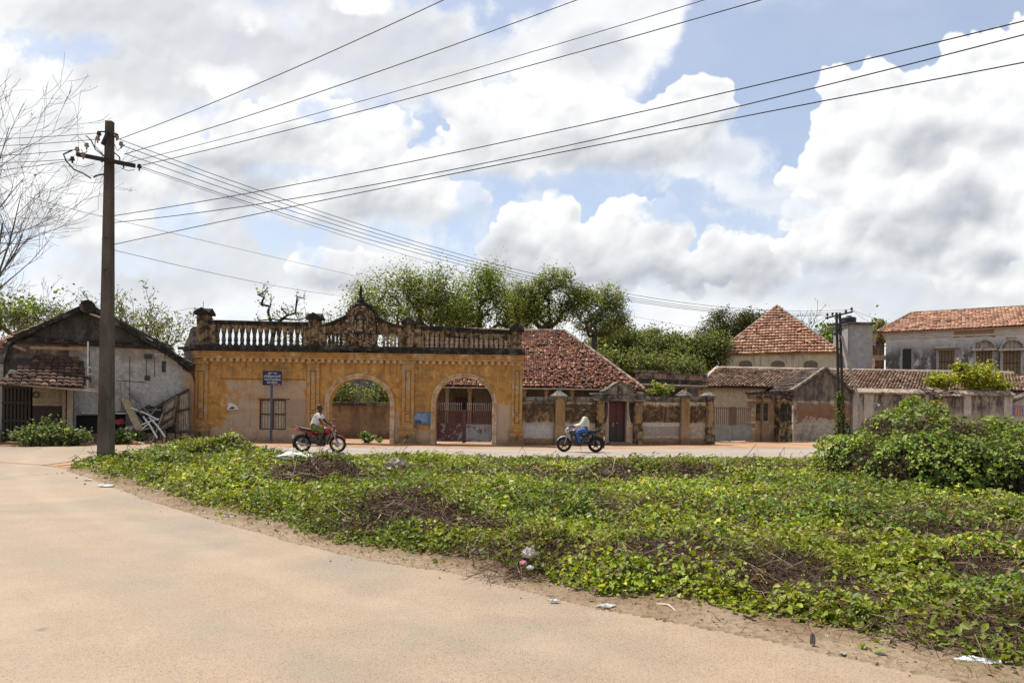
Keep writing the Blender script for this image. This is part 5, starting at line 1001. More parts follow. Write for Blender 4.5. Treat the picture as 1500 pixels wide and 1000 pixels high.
# ---------------------------------------------------------------- ruined gabled house on the left
RH = Frame(-60, 27.8, 286, 32.2)
M_rwhite = None
def ruin():
    T = RH.thing('ruined_gabled_house', 'half collapsed white house with a blackened gable left of the ochre gateway', 'house')
    z, u, uz = RH.z, RH.u, RH.uz
    g = G('flaking_whitewash'); o = g.o; x, y, zz = g.xyz(o); n = g.noise(o, 1.4, 8, .66, .4); m_ = g.noise(o, 6, 6, .66); st = g.noise(g.scale(o, (5, 5, .5)), 1, 6, .65)
    c = g.mix(g.ss(m_, .34, .64), (.29, .28, .265), (.41, .395, .375)); c = g.mix(g.mul(g.ss(n, .48, .60), .8), c, (.24, .205, .17)); c = g.mix(g.mul(g.ss(g.noise(o, .9, 7, .7), .60, .68), .8), c, (.33, .22, .15))
    c = g.mix(g.mul(g.ss(st, .50, .66), .4), c, (.22, .19, .17)); ed = g.ss(g.add(x, g.mul(g.sub(n, .5), 1.2)), u(268), u(281)); c = g.mix(ed, c, (.33, .19, .10)); c = g.mix(g.ss(g.add(zz, g.mul(g.sub(n, .5), .9)), .75, .3), c, (.17, .13, .10)); g.done(c, .95, g.bump(n, .03), .1)
    zband = z(140, 508); q = MB()
    q.prism([(u(100), -.05), (u(284), -.05), (u(284), z(284, 562)), (u(280), z(280, 548)), (u(268), z(268, 541)), (u(258), z(258, 530)), (u(250), zband), (u(100), zband)], 0, .3); q.build('wall', g.mat, T)
    q = MB(); q.prism([(u(-40), -.05), (u(4), -.05), (u(4), z(4, 530)), (u(-40), z(-40, 530))], 0, .3); q.build('side_wall', g.mat, T)
    bm = plaster('exposed_brick_course', (.26, .125, .07), (.2, .13, .09), (.05, .04, .03), None, .6, (.55, .65), scale=3)
    q = MB(); q.box(u(18), u(250), -.04, .26, zband+.001, z(140, 503.5)); q.build('brick_course', bm, T, bevel=.015)
    g2 = plaster('sooty_gable', (.085, .073, .063), (.15, .13, .11), (.018, .017, .016), None, .85, (.55, .66), scale=1.3)
    ax, az_ = uz(129, 452); zb2 = z(140, 503.5); q = MB(); q.prism([(u(8), zb2), (u(252), zb2), (u(160), z(160, 461)), (ax+.35, az_), (ax-.35, az_)], .02, .3); q.build('gable', g2, T)
    q = MB(); q.box(u(18), u(250), -.28, -.041, z(140, 506), z(140, 502)); q.box(u(18), u(250), -.2, .015, z(140, 502)+.001, z(140, 499.5)); q.build('band_cornice', M_blackst, T, bevel=.02)
    q = MB()
    for (pa, pya), (pb, pyb) in (((129, 448), (14, 501)), ((129, 448), (284, 541))):
        a, b_ = uz(pa, pya), uz(pb, pyb); q.bar((a[0], -.05, a[1]), (b_[0], -.05, b_[1]), .75, .20)
    q.lathe([(.30, -.5), (.30, .5)], (ax, -.05, az_+.02), 12, 'y'); q.build('verge', M_blackst, T)
    # roof slopes behind the gable
    for (pb, pyb, sg) in ((10, 500, -1), (284, 541, 1)):
        b_ = uz(pb, pyb); D = Vector((b_[0]-ax, 0, b_[1]-az_)); tile_roof('roof', (ax, .2, az_+.16), (0, 1, 0), D, [(0, 0), (7.5, 0), (7.5, D.length), (0, D.length)], .26, .34, TILE_DARK if sg > 0 else TILE_MIX, M_tile, T, curve=.5, seed=60+sg, mess=.08)
    q = MB(); a, b_ = uz(129, 450), uz(284, 541); q.tube([(uz(128, 459)[0], -.34, uz(128, 459)[1]), (uz(150, 467)[0], -.36, uz(150, 467)[1]), (uz(190, 484)[0], -.36, uz(190, 484)[1]), (uz(222, 500)[0], -.36, uz(222, 500)[1]), (uz(225, 505)[0], -.36, uz(225, 505)[1])], .045, 6); q.build('white_conduit', simple('dirty_white_pipe', (.5, .48, .45), .6), T)
    q = MB(); q.bar((uz(240, 510)[0], -.5, uz(240, 510)[1]), (uz(281, 536)[0], -.5, uz(281, 536)[1]), .14, .10); q.build('loose_rafter', M_blackst, T)
    q = MB(); q.bar((u(44), -.30, z(44, 510)), (u(130), -.30, z(130, 512)), .1, .12); q.bar((u(20), -.30, z(20, 507)), (u(38), -.3, z(38, 514)), .1, .10); q.build('lintel_beam', simple('bare_brown_timber', (.30, .19, .11), .85, .3, 9), T)
    # wires and switch boxes on the wall
    q = MB()
    for pts in (((190, 522), (190, 605)), ((214, 522), (214.5, 556)), ((226, 524), (226.5, 552)), ((170, 557), (214, 560)), ((130, 465), (130, 505), (133, 560))):
        q.tube([(uz(*p)[0], -.012, uz(*p)[1]) for p in pts], .012, 5)
    q.box(u(211), u(219), -.06, -.002, z(215, 557), z(215, 550)); q.box(u(210), u(222), -.10, -.002, z(215, 525), z(215, 519)); q.box(u(236), u(242), -.02, -.002, z(240, 545), z(240, 529)); q.build('wiring', M_iron, T)
    q = MB()
    for k in range(9): a = u(226)+k*.15; q.box(a, a+.06, -.06, -.002, z(237, 522), z(237, 519)-.03*(k % 2))
    q.box(u(225), u(248), -.05, -.002, z(237, 519), z(237, 517.5)); q.build('broken_lattice', simple('chalky_lattice', (.5, .48, .46), .9), T)
    # near-black panels on the white wall, painted as the shade of low openings
    q = MB(); q.box(u(112), u(146), -.02, -.002, z(130, 634), z(130, 608)); q.build('opening_shade_panel', M_void, T); q = MB(); q.box(u(168), u(184), -.02, -.002, z(175, 630), z(175, 603)); q.build('opening_shade_panel', M_void, T)
    q = MB(); q.box(u(120), u(186), -.35, -.021, z(150, 606), z(150, 603.5)); q.build('ledge_board', simple('pale_shelf', (.38, .35, .32), .8), T)
    # timber front under the tiled lean-to
    w = MB(); a, b_ = u(3), u(46); zb, zt = .05, z(25, 563)
    for k in range(8): x0 = a+(b_-a)*k/8; w.box(x0+.02, x0+(b_-a)/8-.02, -.12, -.07, zb, zt)
    for f in (.05, .36, .68, .95): w.box(a, b_, -.165, -.121, zb+(zt-zb)*f-.05, zb+(zt-zb)*f+.05)
    w.build('slatted_door', M_darkwood, T); q = MB(); q.box(a, u(100), .0, .02, zb, zt); q.build('door_backing', M_void, T)  # backing is a near-black board, painted as the unlit space behind the slats
    q = MB(); a, b_ = u(48), u(93); zc = z(70, 594); q.box(a, b_, -.12, -.06, zc, zt)
    for k in range(1, 6): q.box(a+(b_-a)*k/6-.02, a+(b_-a)*k/6+.02, -.14, -.121, zc+.08, zt-.05)
    q.box(a, b_, -.16, -.121, zc, zc+.07); q.build('board_panel', simple('tan_boarding', (.33, .25, .155), .85, .3, 8), T)
    q = MB(); q.box(a, b_, -.10, -.05, .05, zc-.002); q.box(u(96), u(108), -.05, .0, .05, zt); q.build('dark_hatch', M_darkwood, T)
    q = MB(); q.torus((u(53), -.17, z(53, 578)), .11, .025, 16, 6); q.build('iron_ring', M_iron, T)
    q = MB(); q.box(u(99), u(107.5), -.45, -.10, -.05, z(103, 568)); q.box(u(92), u(97), -.3, -.1, -.05, z(95, 568)); q.build('veranda_pier', plaster('tan_pier', (.43, .34, .23), (.35, .26, .17), (.12, .09, .07), None, .5), T)
    q = MB(); q.box(u(4), u(100), .16, .3, z(60, 566), zband); q.build('dark_infill_wall', plaster('dark_infill_plaster', (.17, .14, .115), (.32, .29, .26), (.03, .027, .025), None, .8, (.5, .62), scale=1.2), T)  # dark streaked wall closing the gap above the lean-to
    # tiled lean-to on bamboo
    O = Vector((0, -.1, 0)); A, B = (26, 523), (124, 521); p0, p1 = Vector((u(34), -.15, z(34, 521))), Vector((u(128), -.15, z(128, 521))); q0 = Vector((u(6), -2.0, z(6, 562, -2.0)))
    D = Vector((0, -1.85, q0.z-p0.z)); L = D.length; w_ = u(133)-u(8); pb = [(w_*.34, 0), (w_*.36, L*.05), (w_*.86, 0), (w_*.87, L*.3), (w_*.94, L*.42), (w_*.93, L*.66), (w_*.99, L*.70), (w_*.93, L*1.0), (0, L), (w_*.05, L*.72), (w_*.16, L*.52), (w_*.17, L*.38), (w_*.30, L*.3), (w_*.31, L*.12)]
    tile_roof('lean_to_roof', (u(8), -.15, p0.z), (1, 0, 0), D, pb, .235, .26, [((.125, .075, .055), 4), ((.085, .055, .043), 3), ((.19, .11, .075), 1.5), ((.25, .16, .11), .5)], M_tile, T, curve=.5, seed=66, mess=.04, tilt=.07)
    q = MB(); slab3(q, [(u(26), -.25, p0.z-.12), (u(122), -.25, p0.z-.12), (u(128), -1.95, q0.z-.06), (u(8), -1.95, q0.z-.06)], (0, -.3, 1), .02); q.build('lean_to_boards', M_darkwood, T)
    q = MB()
    for v_, za, zb_ in ((-2.02, 560, 574), (-1.9, 562, 571)): q.tube([(u(-20, 560, v_), v_, z(-20, za-.6, v_)), (u(70, 565, v_), v_, z(70, (za+zb_)/2-.3, v_)), (u(148, 575, v_), v_, z(148, zb_, v_))], .04, 6)
    q.build('bamboo_purlin', simple('pale_bamboo', (.36, .31, .245), .7, .25, 12), T)
    q = MB()
    for pts in (((129, 500, -.9), (128, 572, -.9)), ((127, 537, -.95), (133, 538, -.95)), ((126, 548, -.95), (134, 548, -.95))): q.tube([(u(p[0], p[1], p[2]), p[2], z(*p)) for p in pts], .03, 6)
    q.build('white_pipe', simple('white_pipe', (.6, .59, .57), .5), T)
    q = MB(); q.prism([(u(-2), z(0, 532)), (u(7), z(6, 532)), (u(12), z(12, 508)), (u(18), z(18, 502)), (u(12), z(12, 502)), (u(0), z(0, 524))], -.5, .1); q.build('eave_bracket', M_coping, T)
    L_ = RH.thing('side_shed', 'sliver of a red tiled shed roof at the far left edge', 'shed'); Dv = Vector((0, -1.2, -.55)); tile_roof('roof', (u(-60), .9, z(0, 496)), (1, 0, 0), Dv, [(0, 0), (u(14)-u(-60), 0), (u(4)-u(-60), Dv.length), (0, Dv.length)], .24, .3, TILE_OLD, M_tile, L_, seed=71); q = MB(); q.box(u(-60), u(3), .9, 1.1, -.05, z(0, 500)); q.build('wall', M_rwhite or g.mat, L_)
    K = RH.thing('rubble_wall', 'low broken masonry wall along the front of the collapsed bay', 'wall'); q = MB(); r_ = random.Random(9); x0 = u(160)
    while x0 < u(283):
        w_ = r_.uniform(.2, .4); h = r_.uniform(.30, .52); q.taper(x0, x0+w_-.01, -1.15+r_.uniform(-.06, .06), -.7, -.1, h, .02, .03); x0 += w_
    q.build('masonry', plaster('brown_rubble', (.22, .145, .095), (.17, .12, .085), (.05, .04, .035), None, .7, (.5, .6), scale=3), K, bevel=.03)
ruin()
def debris():
    u, z = RH.u, RH.z; ow = M_oldwood; W = lambda p, v: Vector((u(p[0], p[1], v), v, z(p[0], p[1], v)))
    def loose(name, label, cat, mat, build, group=None):
        o = RH.thing(name, label, cat, group); b = MB(); build(b); b.build('piece', mat, o); return o
    def single(name, label, cat, mat, build, group=None):
        b = MB(); build(b); o = b.build(name, mat); o.location = RH.A; o.rotation_euler = (0, 0, RH.rz); return tag(o, label, cat, group, 'thing')
    single('leaning_plank', 'wide pale plank leaning on the white wall behind the pole', 'plank', simple('yellow_plank', (.36, .28, .17), .85, .3, 9), lambda b: b.bar(W((204, 629), -1.0), W((182, 583), -.12), .05, .30, (1, 0, 0)))
    pw = simple('whitish_pole', (.60, .57, .53), .7, .2, 10); pg = simple('grey_branch', (.17, .14, .12), .9, .3, 10)
    poles = [((192, 597), -.6, (232, 615), -1.2, .035, pw, 'white pole lying nearly level across the heap'), ((207, 622), -1.3, (233, 613), -1.0, .03, pw, 'short white pole rising to the right over the heap'), ((210, 610), -.8, (230, 641), -1.9, .04, pw, 'white pole slanting down left of the longest one'), ((219, 611), -.9, (242, 640), -1.9, .042, pw, 'longest white pole slanting down to the ground at right'), ((188, 576), -.15, (223, 611), -1.0, .03, pg, 'dark branch leaning down from the wall behind the poles'), ((187, 568), -.15, (206, 606), -.9, .028, pg, 'thin dark stick standing against the white wall'), ((191, 580), -.2, (222, 609), -.7, .03, pg, 'grey split pole leaning beside the dark branch'), ((217, 645), -1.8, (240, 624), -1.2, .028, pg, 'dark crooked stick propped at the front of the heap'), ((223, 646), -1.85, (238, 606), -.9, .03, ow, 'brown rod standing up in front of the wooden screen'), ((208, 628), -1.5, (219, 620), -1.2, .025, pw, 'small white stick end at the foot of the plank')]
    poles += [((183, 592), -.2, (214, 626), -.9, .045, pg, 'thick dark rafter fallen behind the white poles'), ((196, 604), -.25, (236, 600), -.6, .04, pg, 'dark rafter lying level behind the heap'), ((240, 585), -.3, (212, 618), -.7, .04, pg, 'dark rafter sloping left from under the sagging beam'), ((176, 560), -.06, (178, 600), -.06, .012, pg, 'thin upright rod against the white wall beside the tall pole'), ((200, 632), -1.2, (226, 626), -1.0, .05, ow, 'short brown log at the bottom of the heap'), ((203, 612), -.5, (199, 634), -.9, .04, ow, 'broken brown post standing beside the plank')]
    for a, va, b_, vb, r, m_, lab in poles: single('loose_pole', lab, 'pole', m_, lambda b: b.tube([W(a, va), (W(a, va)+W(b_, vb))/2+Vector((.02, 0, .03)), W(b_, vb)], r, 7), 'poles in the heap of the collapsed bay')
    # collapsed slatted screens
    def screen(label, c, n, v0, v1, bars):
        T = RH.thing('slatted_screen', label, 'wooden screen', 'collapsed wooden screens'); (tl, tr, br, bl) = c; P = lambda s, t: (W(tl, v1)*(1-s)+W(tr, v1)*s)*(1-t)+(W(bl, v0)*(1-s)+W(br, v0)*s)*t
        b = MB()
        for (s0, t0, s1, t1) in ((0, 0, 1, 0), (0, 1, 1, 1), (0, 0, 0, 1), (1, 0, 1, 1)): b.bar(P(s0, t0), P(s1, t1), .10, .10, (0, 1, 0))
        b.build('frame', simple('dark_frame_wood', (.115, .085, .062), .85, .35, 9), T); b = MB()
        for k in range(n):
            s0, s1 = (k+.12)/n, (k+.80)/n; d = Vector((0, -.01, 0)); b.add([P(s0, .02)+d, P(s1, .02)+d, P(s1, .98)+d, P(s0, .98)+d, P(s0, .02)-d*2, P(s1, .02)-d*2, P(s1, .98)-d*2, P(s0, .98)-d*2], [(0, 1, 2, 3), (7, 6, 5, 4), (0, 4, 5, 1), (1, 5, 6, 2), (2, 6, 7, 3), (3, 7, 4, 0)])
        b.build('slats', simple('weathered_slats', (.33, .255, .17), .9, .45, 6, tint=(.14, .11, .085)), T); b = MB()
        for t in bars: b.bar(P(0, t)+Vector((0, -.07, 0)), P(1, t)+Vector((0, -.07, 0)), .09, .05, (0, 1, 0))
        b.build('cross_bars', M_darkwood, T)
    screen('upright slatted screen still standing against the gateway corner', ((261, 579), (277, 572), (279, 630), (258, 632)), 6, -.5, -.35, (.45,))
    screen('fallen slatted screen slumped beside the upright one', ((242, 592), (259, 580), (252, 620), (234, 632)), 7, -1.0, -.5, (.4, .75))
    screen('dark sagging screen lying behind the fallen one', ((226, 598), (262, 577), (260, 624), (222, 622)), 5, -.35, -.25, (.3,))
    single('sagging_beam', 'long dark beam sloping from the wall down into the heap', 'beam', M_darkwood, lambda b: b.bar(W((222, 600), -.45), W((277, 570), -.35), .12, .12))
    r_ = random.Random(14); stone = [simple('pale_rubble', (.40, .30, .23), .95, .3, 6), simple('red_rubble', (.30, .15, .09), .95, .3, 6)]
    for k in range(26):
        px, py = r_.uniform(192, 240), r_.uniform(644, 651); p = ground(px, py); s_ = r_.uniform(.05, .15); b = MB(); b.ball((0, 0, 0), (s_, s_*r_.uniform(.6, 1), s_*r_.uniform(.4, .8)), 6, 4)
        b.v = [(x*(1+r_.uniform(-.25, .25)), y*(1+r_.uniform(-.25, .25)), z_*(1+r_.uniform(-.25, .25))) for x, y, z_ in b.v]; o = b.build('rubble_stone', stone[k % 3 == 0]); o.location = (p.x, p.y, s_*.3); tag(o, 'broken brick or stone lump on the ground below the heap', 'rubble', 'rubble lumps by the ruined house', 'thing')
    hb = MB(); c = W((224, 618), -.28); hb.ball(c, (.75, .22, .75), 16, 10); hb.v = [(x+r_.gauss(0, .06), y+r_.gauss(0, .06), max(z_+r_.gauss(0, .08), .02)) for x, y, z_ in hb.v]; o = hb.build('rubbish_heap', simple('dark_rubbish', (.045, .038, .034), .95, .6, 12)); o.location = RH.A; o.rotation_euler = (0, 0, RH.rz); tag(o, 'dark heap of collapsed roofing behind the crossed poles', 'rubbish heap', None, 'thing')
    cm = [simple('mauve_cloth', (.30, .24, .33), .9), simple('white_cloth', (.6, .58, .6), .9), simple('red_cloth', (.25, .05, .04), .9)]
    for k, (px, py, s_, lab) in enumerate(((190, 628, .22, 'crumpled mauve rag at the foot of the leaning plank'), (186, 633, .16, 'white rag bundled left of the plank foot'), (176, 618, .22, 'dark red cloth draped in the shaded opening'))):
        v = -.8 if k < 2 else -.35; b = MB(); c = W((px, py), v); b.ball(c, (s_, s_*.8, s_*.6), 10, 8); b.v = [(x+r_.gauss(0, .03), y+r_.gauss(0, .03), z_+r_.gauss(0, .03)) for x, y, z_ in b.v]; o = b.build('discarded_cloth', cm[k]); o.location = RH.A; o.rotation_euler = (0, 0, RH.rz); tag(o, lab, 'cloth', None, 'thing')
debris()
# ---------------------------------------------------------------- utility poles and lines
M_conc = None
def pole_concrete():
    g = G('weathered_concrete_pole'); o = g.o; n = g.noise(g.scale(o, (3, 3, .8)), 1, 7, .65); f = g.noise(o, 26, 5, .65); z = g.xyz(o)[2]
    c = g.mix(g.ss(n, .35, .65), (.068, .055, .044), (.125, .104, .083)); c = g.mix(g.mul(g.ss(f, .52, .68), .5), c, (.06, .05, .04)); c = g.mix(g.mul(g.ss(g.noise(o, 11, 4, .6), .62, .70), .4), c, (.20, .17, .14)); c = g.mix(g.mul(g.ss(z, 1.2, .2), .5), c, (.19, .15, .115))
    return g.done(c, .9, g.bump(f, .012), .15)
M_wire = simple('black_cable', (.012, .012, .014), .55, .2, 3); M_porc = simple('stained_porcelain', (.27, .20, .145), .35, .4, 20, spec=.6); M_wood = simple('tarred_channel', (.028, .024, .022), .8, .3, 9)
BP = ground(155, 676); LEAN = math.radians(.0)
def PZ(px, py, Y=None): return at(px, py, Y or BP.y)
TOP = PZ(160.8, 178)
T = thing('utility_pole', 'tall tapering concrete power pole with a wooden crossarm at the left road bend', 'utility pole', BP)
lc = lambda v: Vector(v)-BP
q = MB(); tz = TOP.z; dx_ = (TOP.x-BP.x)
def sect(z, w): return [(dx_*z/tz-w, -w*.8, z), (dx_*z/tz+w, -w*.8, z), (dx_*z/tz+w, w*.8, z), (dx_*z/tz-w, w*.8, z)]
zs_ = [-.3]+[tz*k/10 for k in range(1, 11)]; vs_ = []
for z_ in zs_: vs_ += sect(z_, .185-(.185-.098)*max(0, z_)/tz)
q.add(vs_, [(i*4+k, i*4+(k+1) % 4, i*4+4+(k+1) % 4, i*4+4+k) for i in range(len(zs_)-1) for k in range(4)]+[(len(vs_)-4, len(vs_)-3, len(vs_)-2, len(vs_)-1)]); q.build('shaft', pole_concrete(), T, bevel=.018)
def W2(px, py, dy=0): return lc(at(px, py, BP.y+dy))
q = MB(); a, b_ = W2(117, 229, -.35), W2(203, 246, .25); q.bar(a+Vector((0, -.16, 0)), b_+Vector((0, -.16, 0)), .11, .10); arm = q.build('cross_arm', M_wood, T, bevel=.008)
q = MB(); q.bar(W2(150, 212, -.2), W2(158, 194, -.2), .10, .05); q.bar(W2(155, 192, -.17), W2(172, 197, -.17), .05, .04); q.bar(W2(145, 193, -.2), W2(156, 193, -.2), .03, .03); q.bar(W2(148, 237, -.18), W2(154, 232, -.18), .05, .05); q.build('iron_bracket', M_iron, T)
INS = [(171, 200), (177.5, 211), (143, 203), (127, 213), (113, 219), (122, 227), (181, 240), (106, 233), (204, 244), (145, 196)]
for k, (px, py) in enumerate(INS):
    dy = -.2+(.25 if px > 160 else -.3); p = W2(px, py, dy); q = MB(); q.lathe([(.02, -.12), (.025, -.04), (.06, -.035), (.064, .0), (.036, .01), (.05, .025), (.046, .06), (.022, .075)], p, 10); q.build('insulator', M_porc if k < 7 else M_iron, T, smooth=False)
def sagc(p, q_, s, n=14): return [p.lerp(q_, t/n)+Vector((0, 0, -s*4*(t/n)*(1-t/n))) for t in range(n+1)]
q = MB()
for pts, r in ((((106, 220), (93, 226), (97, 236), (108, 248), (122, 254), (133, 261)), .022), (((137, 260), (142, 257), (153, 255)), .022), (((126, 199), (133, 205), (140, 219), (155, 231)), .018), (((100, 233), (110, 241), (122, 245), (138, 240)), .010), (((165, 222), (175, 230), (176, 238)), .018), (((119, 219), (123, 226), (128, 221)), .012), (((93, 240), (108, 262), (130, 268), (153, 267)), .006), (((177, 246), (187, 250), (197, 249)), .010), (((140, 204), (139, 214), (147, 222), (152, 228)), .012), (((166, 208), (172, 221), (183, 212)), .010), (((104, 206), (113, 199), (120, 205), (128, 215)), .006)):
    q.tube([W2(x, y, -.3) for x, y in pts], r, 5)
q.build('jumper_cables', M_wire, T)
q = MB(); zb = W2(155, 350).z; q.tube([(dx_*.67-.18, 0, zb), (dx_*.67, -.16, zb), (dx_*.67+.18, 0, zb), (dx_*.67, .16, zb), (dx_*.67-.18, 0, zb)], .014, 5); q.tube([(dx_*.6-.18, 0, zb-.9), (dx_*.6, -.17, zb-.9), (dx_*.6+.18, 0, zb-.9), (dx_*.6, .17, zb-.9), (dx_*.6-.18, 0, zb-.9)], .012, 5); q.build('strap_band', M_iron, T)
# second pole
B2 = at(1232.5, 645, 40.2); B2.z = 0; Y2 = B2.y
T2 = thing('service_pole', 'slim dark iron pole with two crossarms and an ivy clad foot by the gable', 'utility pole', B2)
l2 = lambda px, py, dy=0: at(px, py, Y2+dy)-B2
q = MB()
for s_ in (-.10, .10): q.bar(l2(1227.8, 458)+Vector((s_, 0, 0)), l2(1233, 646)+Vector((s_*1.25, 0, 0)), .05, .14)
for k in range(16): c = l2(1227.8, 458).lerp(l2(1233, 646), (k+.5)/16); q.bar(c+Vector((-.1, 0, .12)), c+Vector((.1, 0, -.12)), .03, .03)
q.build('lattice_shaft', simple('rusty_dark_rail', (.035, .027, .024), .75, .4, 8), T2)
q = MB(); q.bar(l2(1209, 466, .25), l2(1249.5, 456.5, -.6), .08, .09); q.build('cross_arm', M_iron, T2)
q = MB(); q.bar(l2(1212, 476.5, .1), l2(1242, 472, -.3), .07, .08); q.build('cross_arm', M_iron, T2)
q = MB()
for px, py in ((1226, 481), (1231, 483), (1228, 487), (1224, 489)): q.box(*(v for ax in range(3) for v in ((l2(px, py)[ax]-.09), (l2(px, py)[ax]+.09))))
q.build('fuse_box', M_iron, T2, bevel=.01)
for px, py in ((1212, 462), (1219.5, 461), (1239, 457), (1247.5, 453.5)):
    q = MB(); q.lathe([(.02, -.14), (.03, -.02), (.08, 0), (.085, .05), (.05, .07), (.06, .12), (.03, .14)], l2(px, py), 8); q.build('insulator', M_iron, T2)
q = MB(); q.bar(l2(1233, 492, -.1), l2(1272, 640, -.9), .15, .15); t3 = tag(q.build('pole_strut', simple('pale_timber_strut', (.30, .26, .22), .85, .35, 9)), 'long pale timber strut leaning up against the slim iron pole', 'strut', None, 'thing'); t3.location = B2
# the lines: each a thing of its own
def line(label, pts, r=.012, sag=0, group='overhead power lines', over=1.0):
    p = [Vector(v) for v in pts]; o = p[0].copy(); out = []
    for a, b_ in zip(p[:-1], p[1:]): out += sagc(a-o, b_-o, sag, 16)[:-1]
    if over > 1: out += [(p[0]-o).lerp(p[-1]-o, t)+Vector((0, 0, -sag*4*t*(1-t))) for t in (1, 1+(over-1)*.25, 1+(over-1)*.5, 1+(over-1)*.75)]; t = over; p[-1] = p[0].lerp(p[-1], t)+Vector((0, 0, -sag*4*t*(1-t)))
    b = MB(); b.tube(out+[p[-1]-o], r*.66, 5); ob = b.build('power_line', M_wire, smooth=True); ob.location = o
    tag(ob, label, 'power line', group, 'thing')
def ext(p, q_, k): return p+(q_-p)*k
def highline(px, py, zt, dy=0):           # where a line at height zt crosses this picture column
    k = ((px-CX)*SR+(CY-py)*CR)/F; return at(px, py, (zt-CH)/k)
# four that climb over the viewer to the right
for (a, b_, zz, lab) in (((172, 205), (650, 0), 9.2, 'uppermost line sweeping up from the tall pole and leaving at top centre'), ((182, 226), (845, 0), 8.7, 'second line from the tall pole climbing over the road to the top edge'), ((184, 239), (1032, 0), 8.45, 'thinner third line climbing from the tall pole to the top edge'), ((205, 243), (1115, 0), 8.4, 'lowest of the four lines climbing from the tall pole to the top edge')):
    p = PZ(*a); e = highline(*b_, zz); line(lab, [p, e, ext(p, e, 2.1)], .011 if 'third' in lab else .014, .10)
# three lower ones that leave at the right edge
for (a, m_, b_, zz, lab) in (((167, 316), (750, 206.5), (1500, 31), 7.4, 'upper line from mid height of the tall pole to the right edge'), ((167, 326), (750, 231.5), (1500, 51), 7.2, 'middle line from mid height of the tall pole to the right edge'), ((167, 358), (750, 238), (1500, 91.5), 6.8, 'lowest line from mid height of the tall pole to the right edge')):
    p = PZ(*a); e = highline(*b_, zz); e2 = ext(p, e, 1.5)
    # sag so that it passes the middle point
    n = 40; tm = None; best = 1e9; c0 = Vector((0, 0, CH))
    for k in range(1, n):
        w_ = p.lerp(e, k/n); d = w_-c0; sx_ = d.x*CR+d.z*SR; x = CX+F*sx_/d.y
        if abs(x-m_[0]) < best: best = abs(x-m_[0]); tm = k/n
    w_ = p.lerp(e, tm); zt = at(m_[0], m_[1], w_.y).z; s_ = (w_.z-zt)/(4*tm*(1-tm)); line(lab, [p, e], .015, s_, over=1.7)
# lines to the far pole
for (a, b_, m_, lab) in (((172, 203), (1247.5, 453), (900, 426), 'top line of the bundle running down to the slim iron pole'), ((179, 213), (1239, 456.5), (900, 430), 'second line of the bundle running down to the slim iron pole'), ((183, 225), (1219.5, 460.5), (900, 433.5), 'third line of the bundle running down to the slim iron pole'), ((206, 244), (1212, 462), (880, 434), 'bottom line of the bundle running down to the slim iron pole')):
    p = PZ(*a); e = at(b_[0], b_[1], Y2); c0 = Vector((0, 0, CH)); best = 1e9
    for k in range(1, 60):
        w_ = p.lerp(e, k/60); d = w_-c0; x = CX+F*(d.x*CR+d.z*SR)/d.y
        if abs(x-m_[0]) < best: best = abs(x-m_[0]); tm = k/60
    w_ = p.lerp(e, tm); zt = at(m_[0], m_[1], w_.y).z; line(lab, [p, e], .015, (w_.z-zt)/(4*tm*(1-tm)))
line('service line from the tall pole towards the trees, ending low right of them', [at(204, 246, BP.y), at(1050, 485, 47)], .010, .6)
# lines to the left
for (a, b_, lab) in (((144, 195), (0, 201), 'uppermost line leaving the tall pole to the left'), ((142, 204), (0, 211.5), 'second line leaving the tall pole to the left'), ((112, 219), (0, 225.5), 'third line leaving the tall pole to the left'), ((104, 233), (0, 236), 'lowest straight line leaving the crossarm to the left'), ((104, 235), (0, 247), 'sagging line leaving the crossarm to the left')):
    p = PZ(*a); e = at(b_[0], b_[1], 21); line(lab, [p, ext(p, e, 1.6)], .013, .05)
line('thin line slanting behind the tall pole from the bare tree to the green trees', [at(40, 288, 24), at(153, 318, 27), at(525, 405, 44)], .013, .02)
line('thin line slanting from the tall pole down towards the rooftop dead tree', [PZ(166, 366), at(505, 434, 40)], .012, .15)
line('thin line from the tall pole to the left post of the gateway', [at(170, 466, 26), at(285, 450.5, 32.3)], .010, .05)
for (b_, lab) in (((1300, 477), 'upper line from the slim iron pole to the white house'), ((1420, 500), 'lower line from the slim iron pole across the white house wall')): line(lab, [at(1248, 454, Y2), at(*b_, 58)], .014, .3)
line('stay wire from the lower crossarm to the tiled roof', [at(1240, 473, Y2), at(1310, 520, 56)], .010, .1)
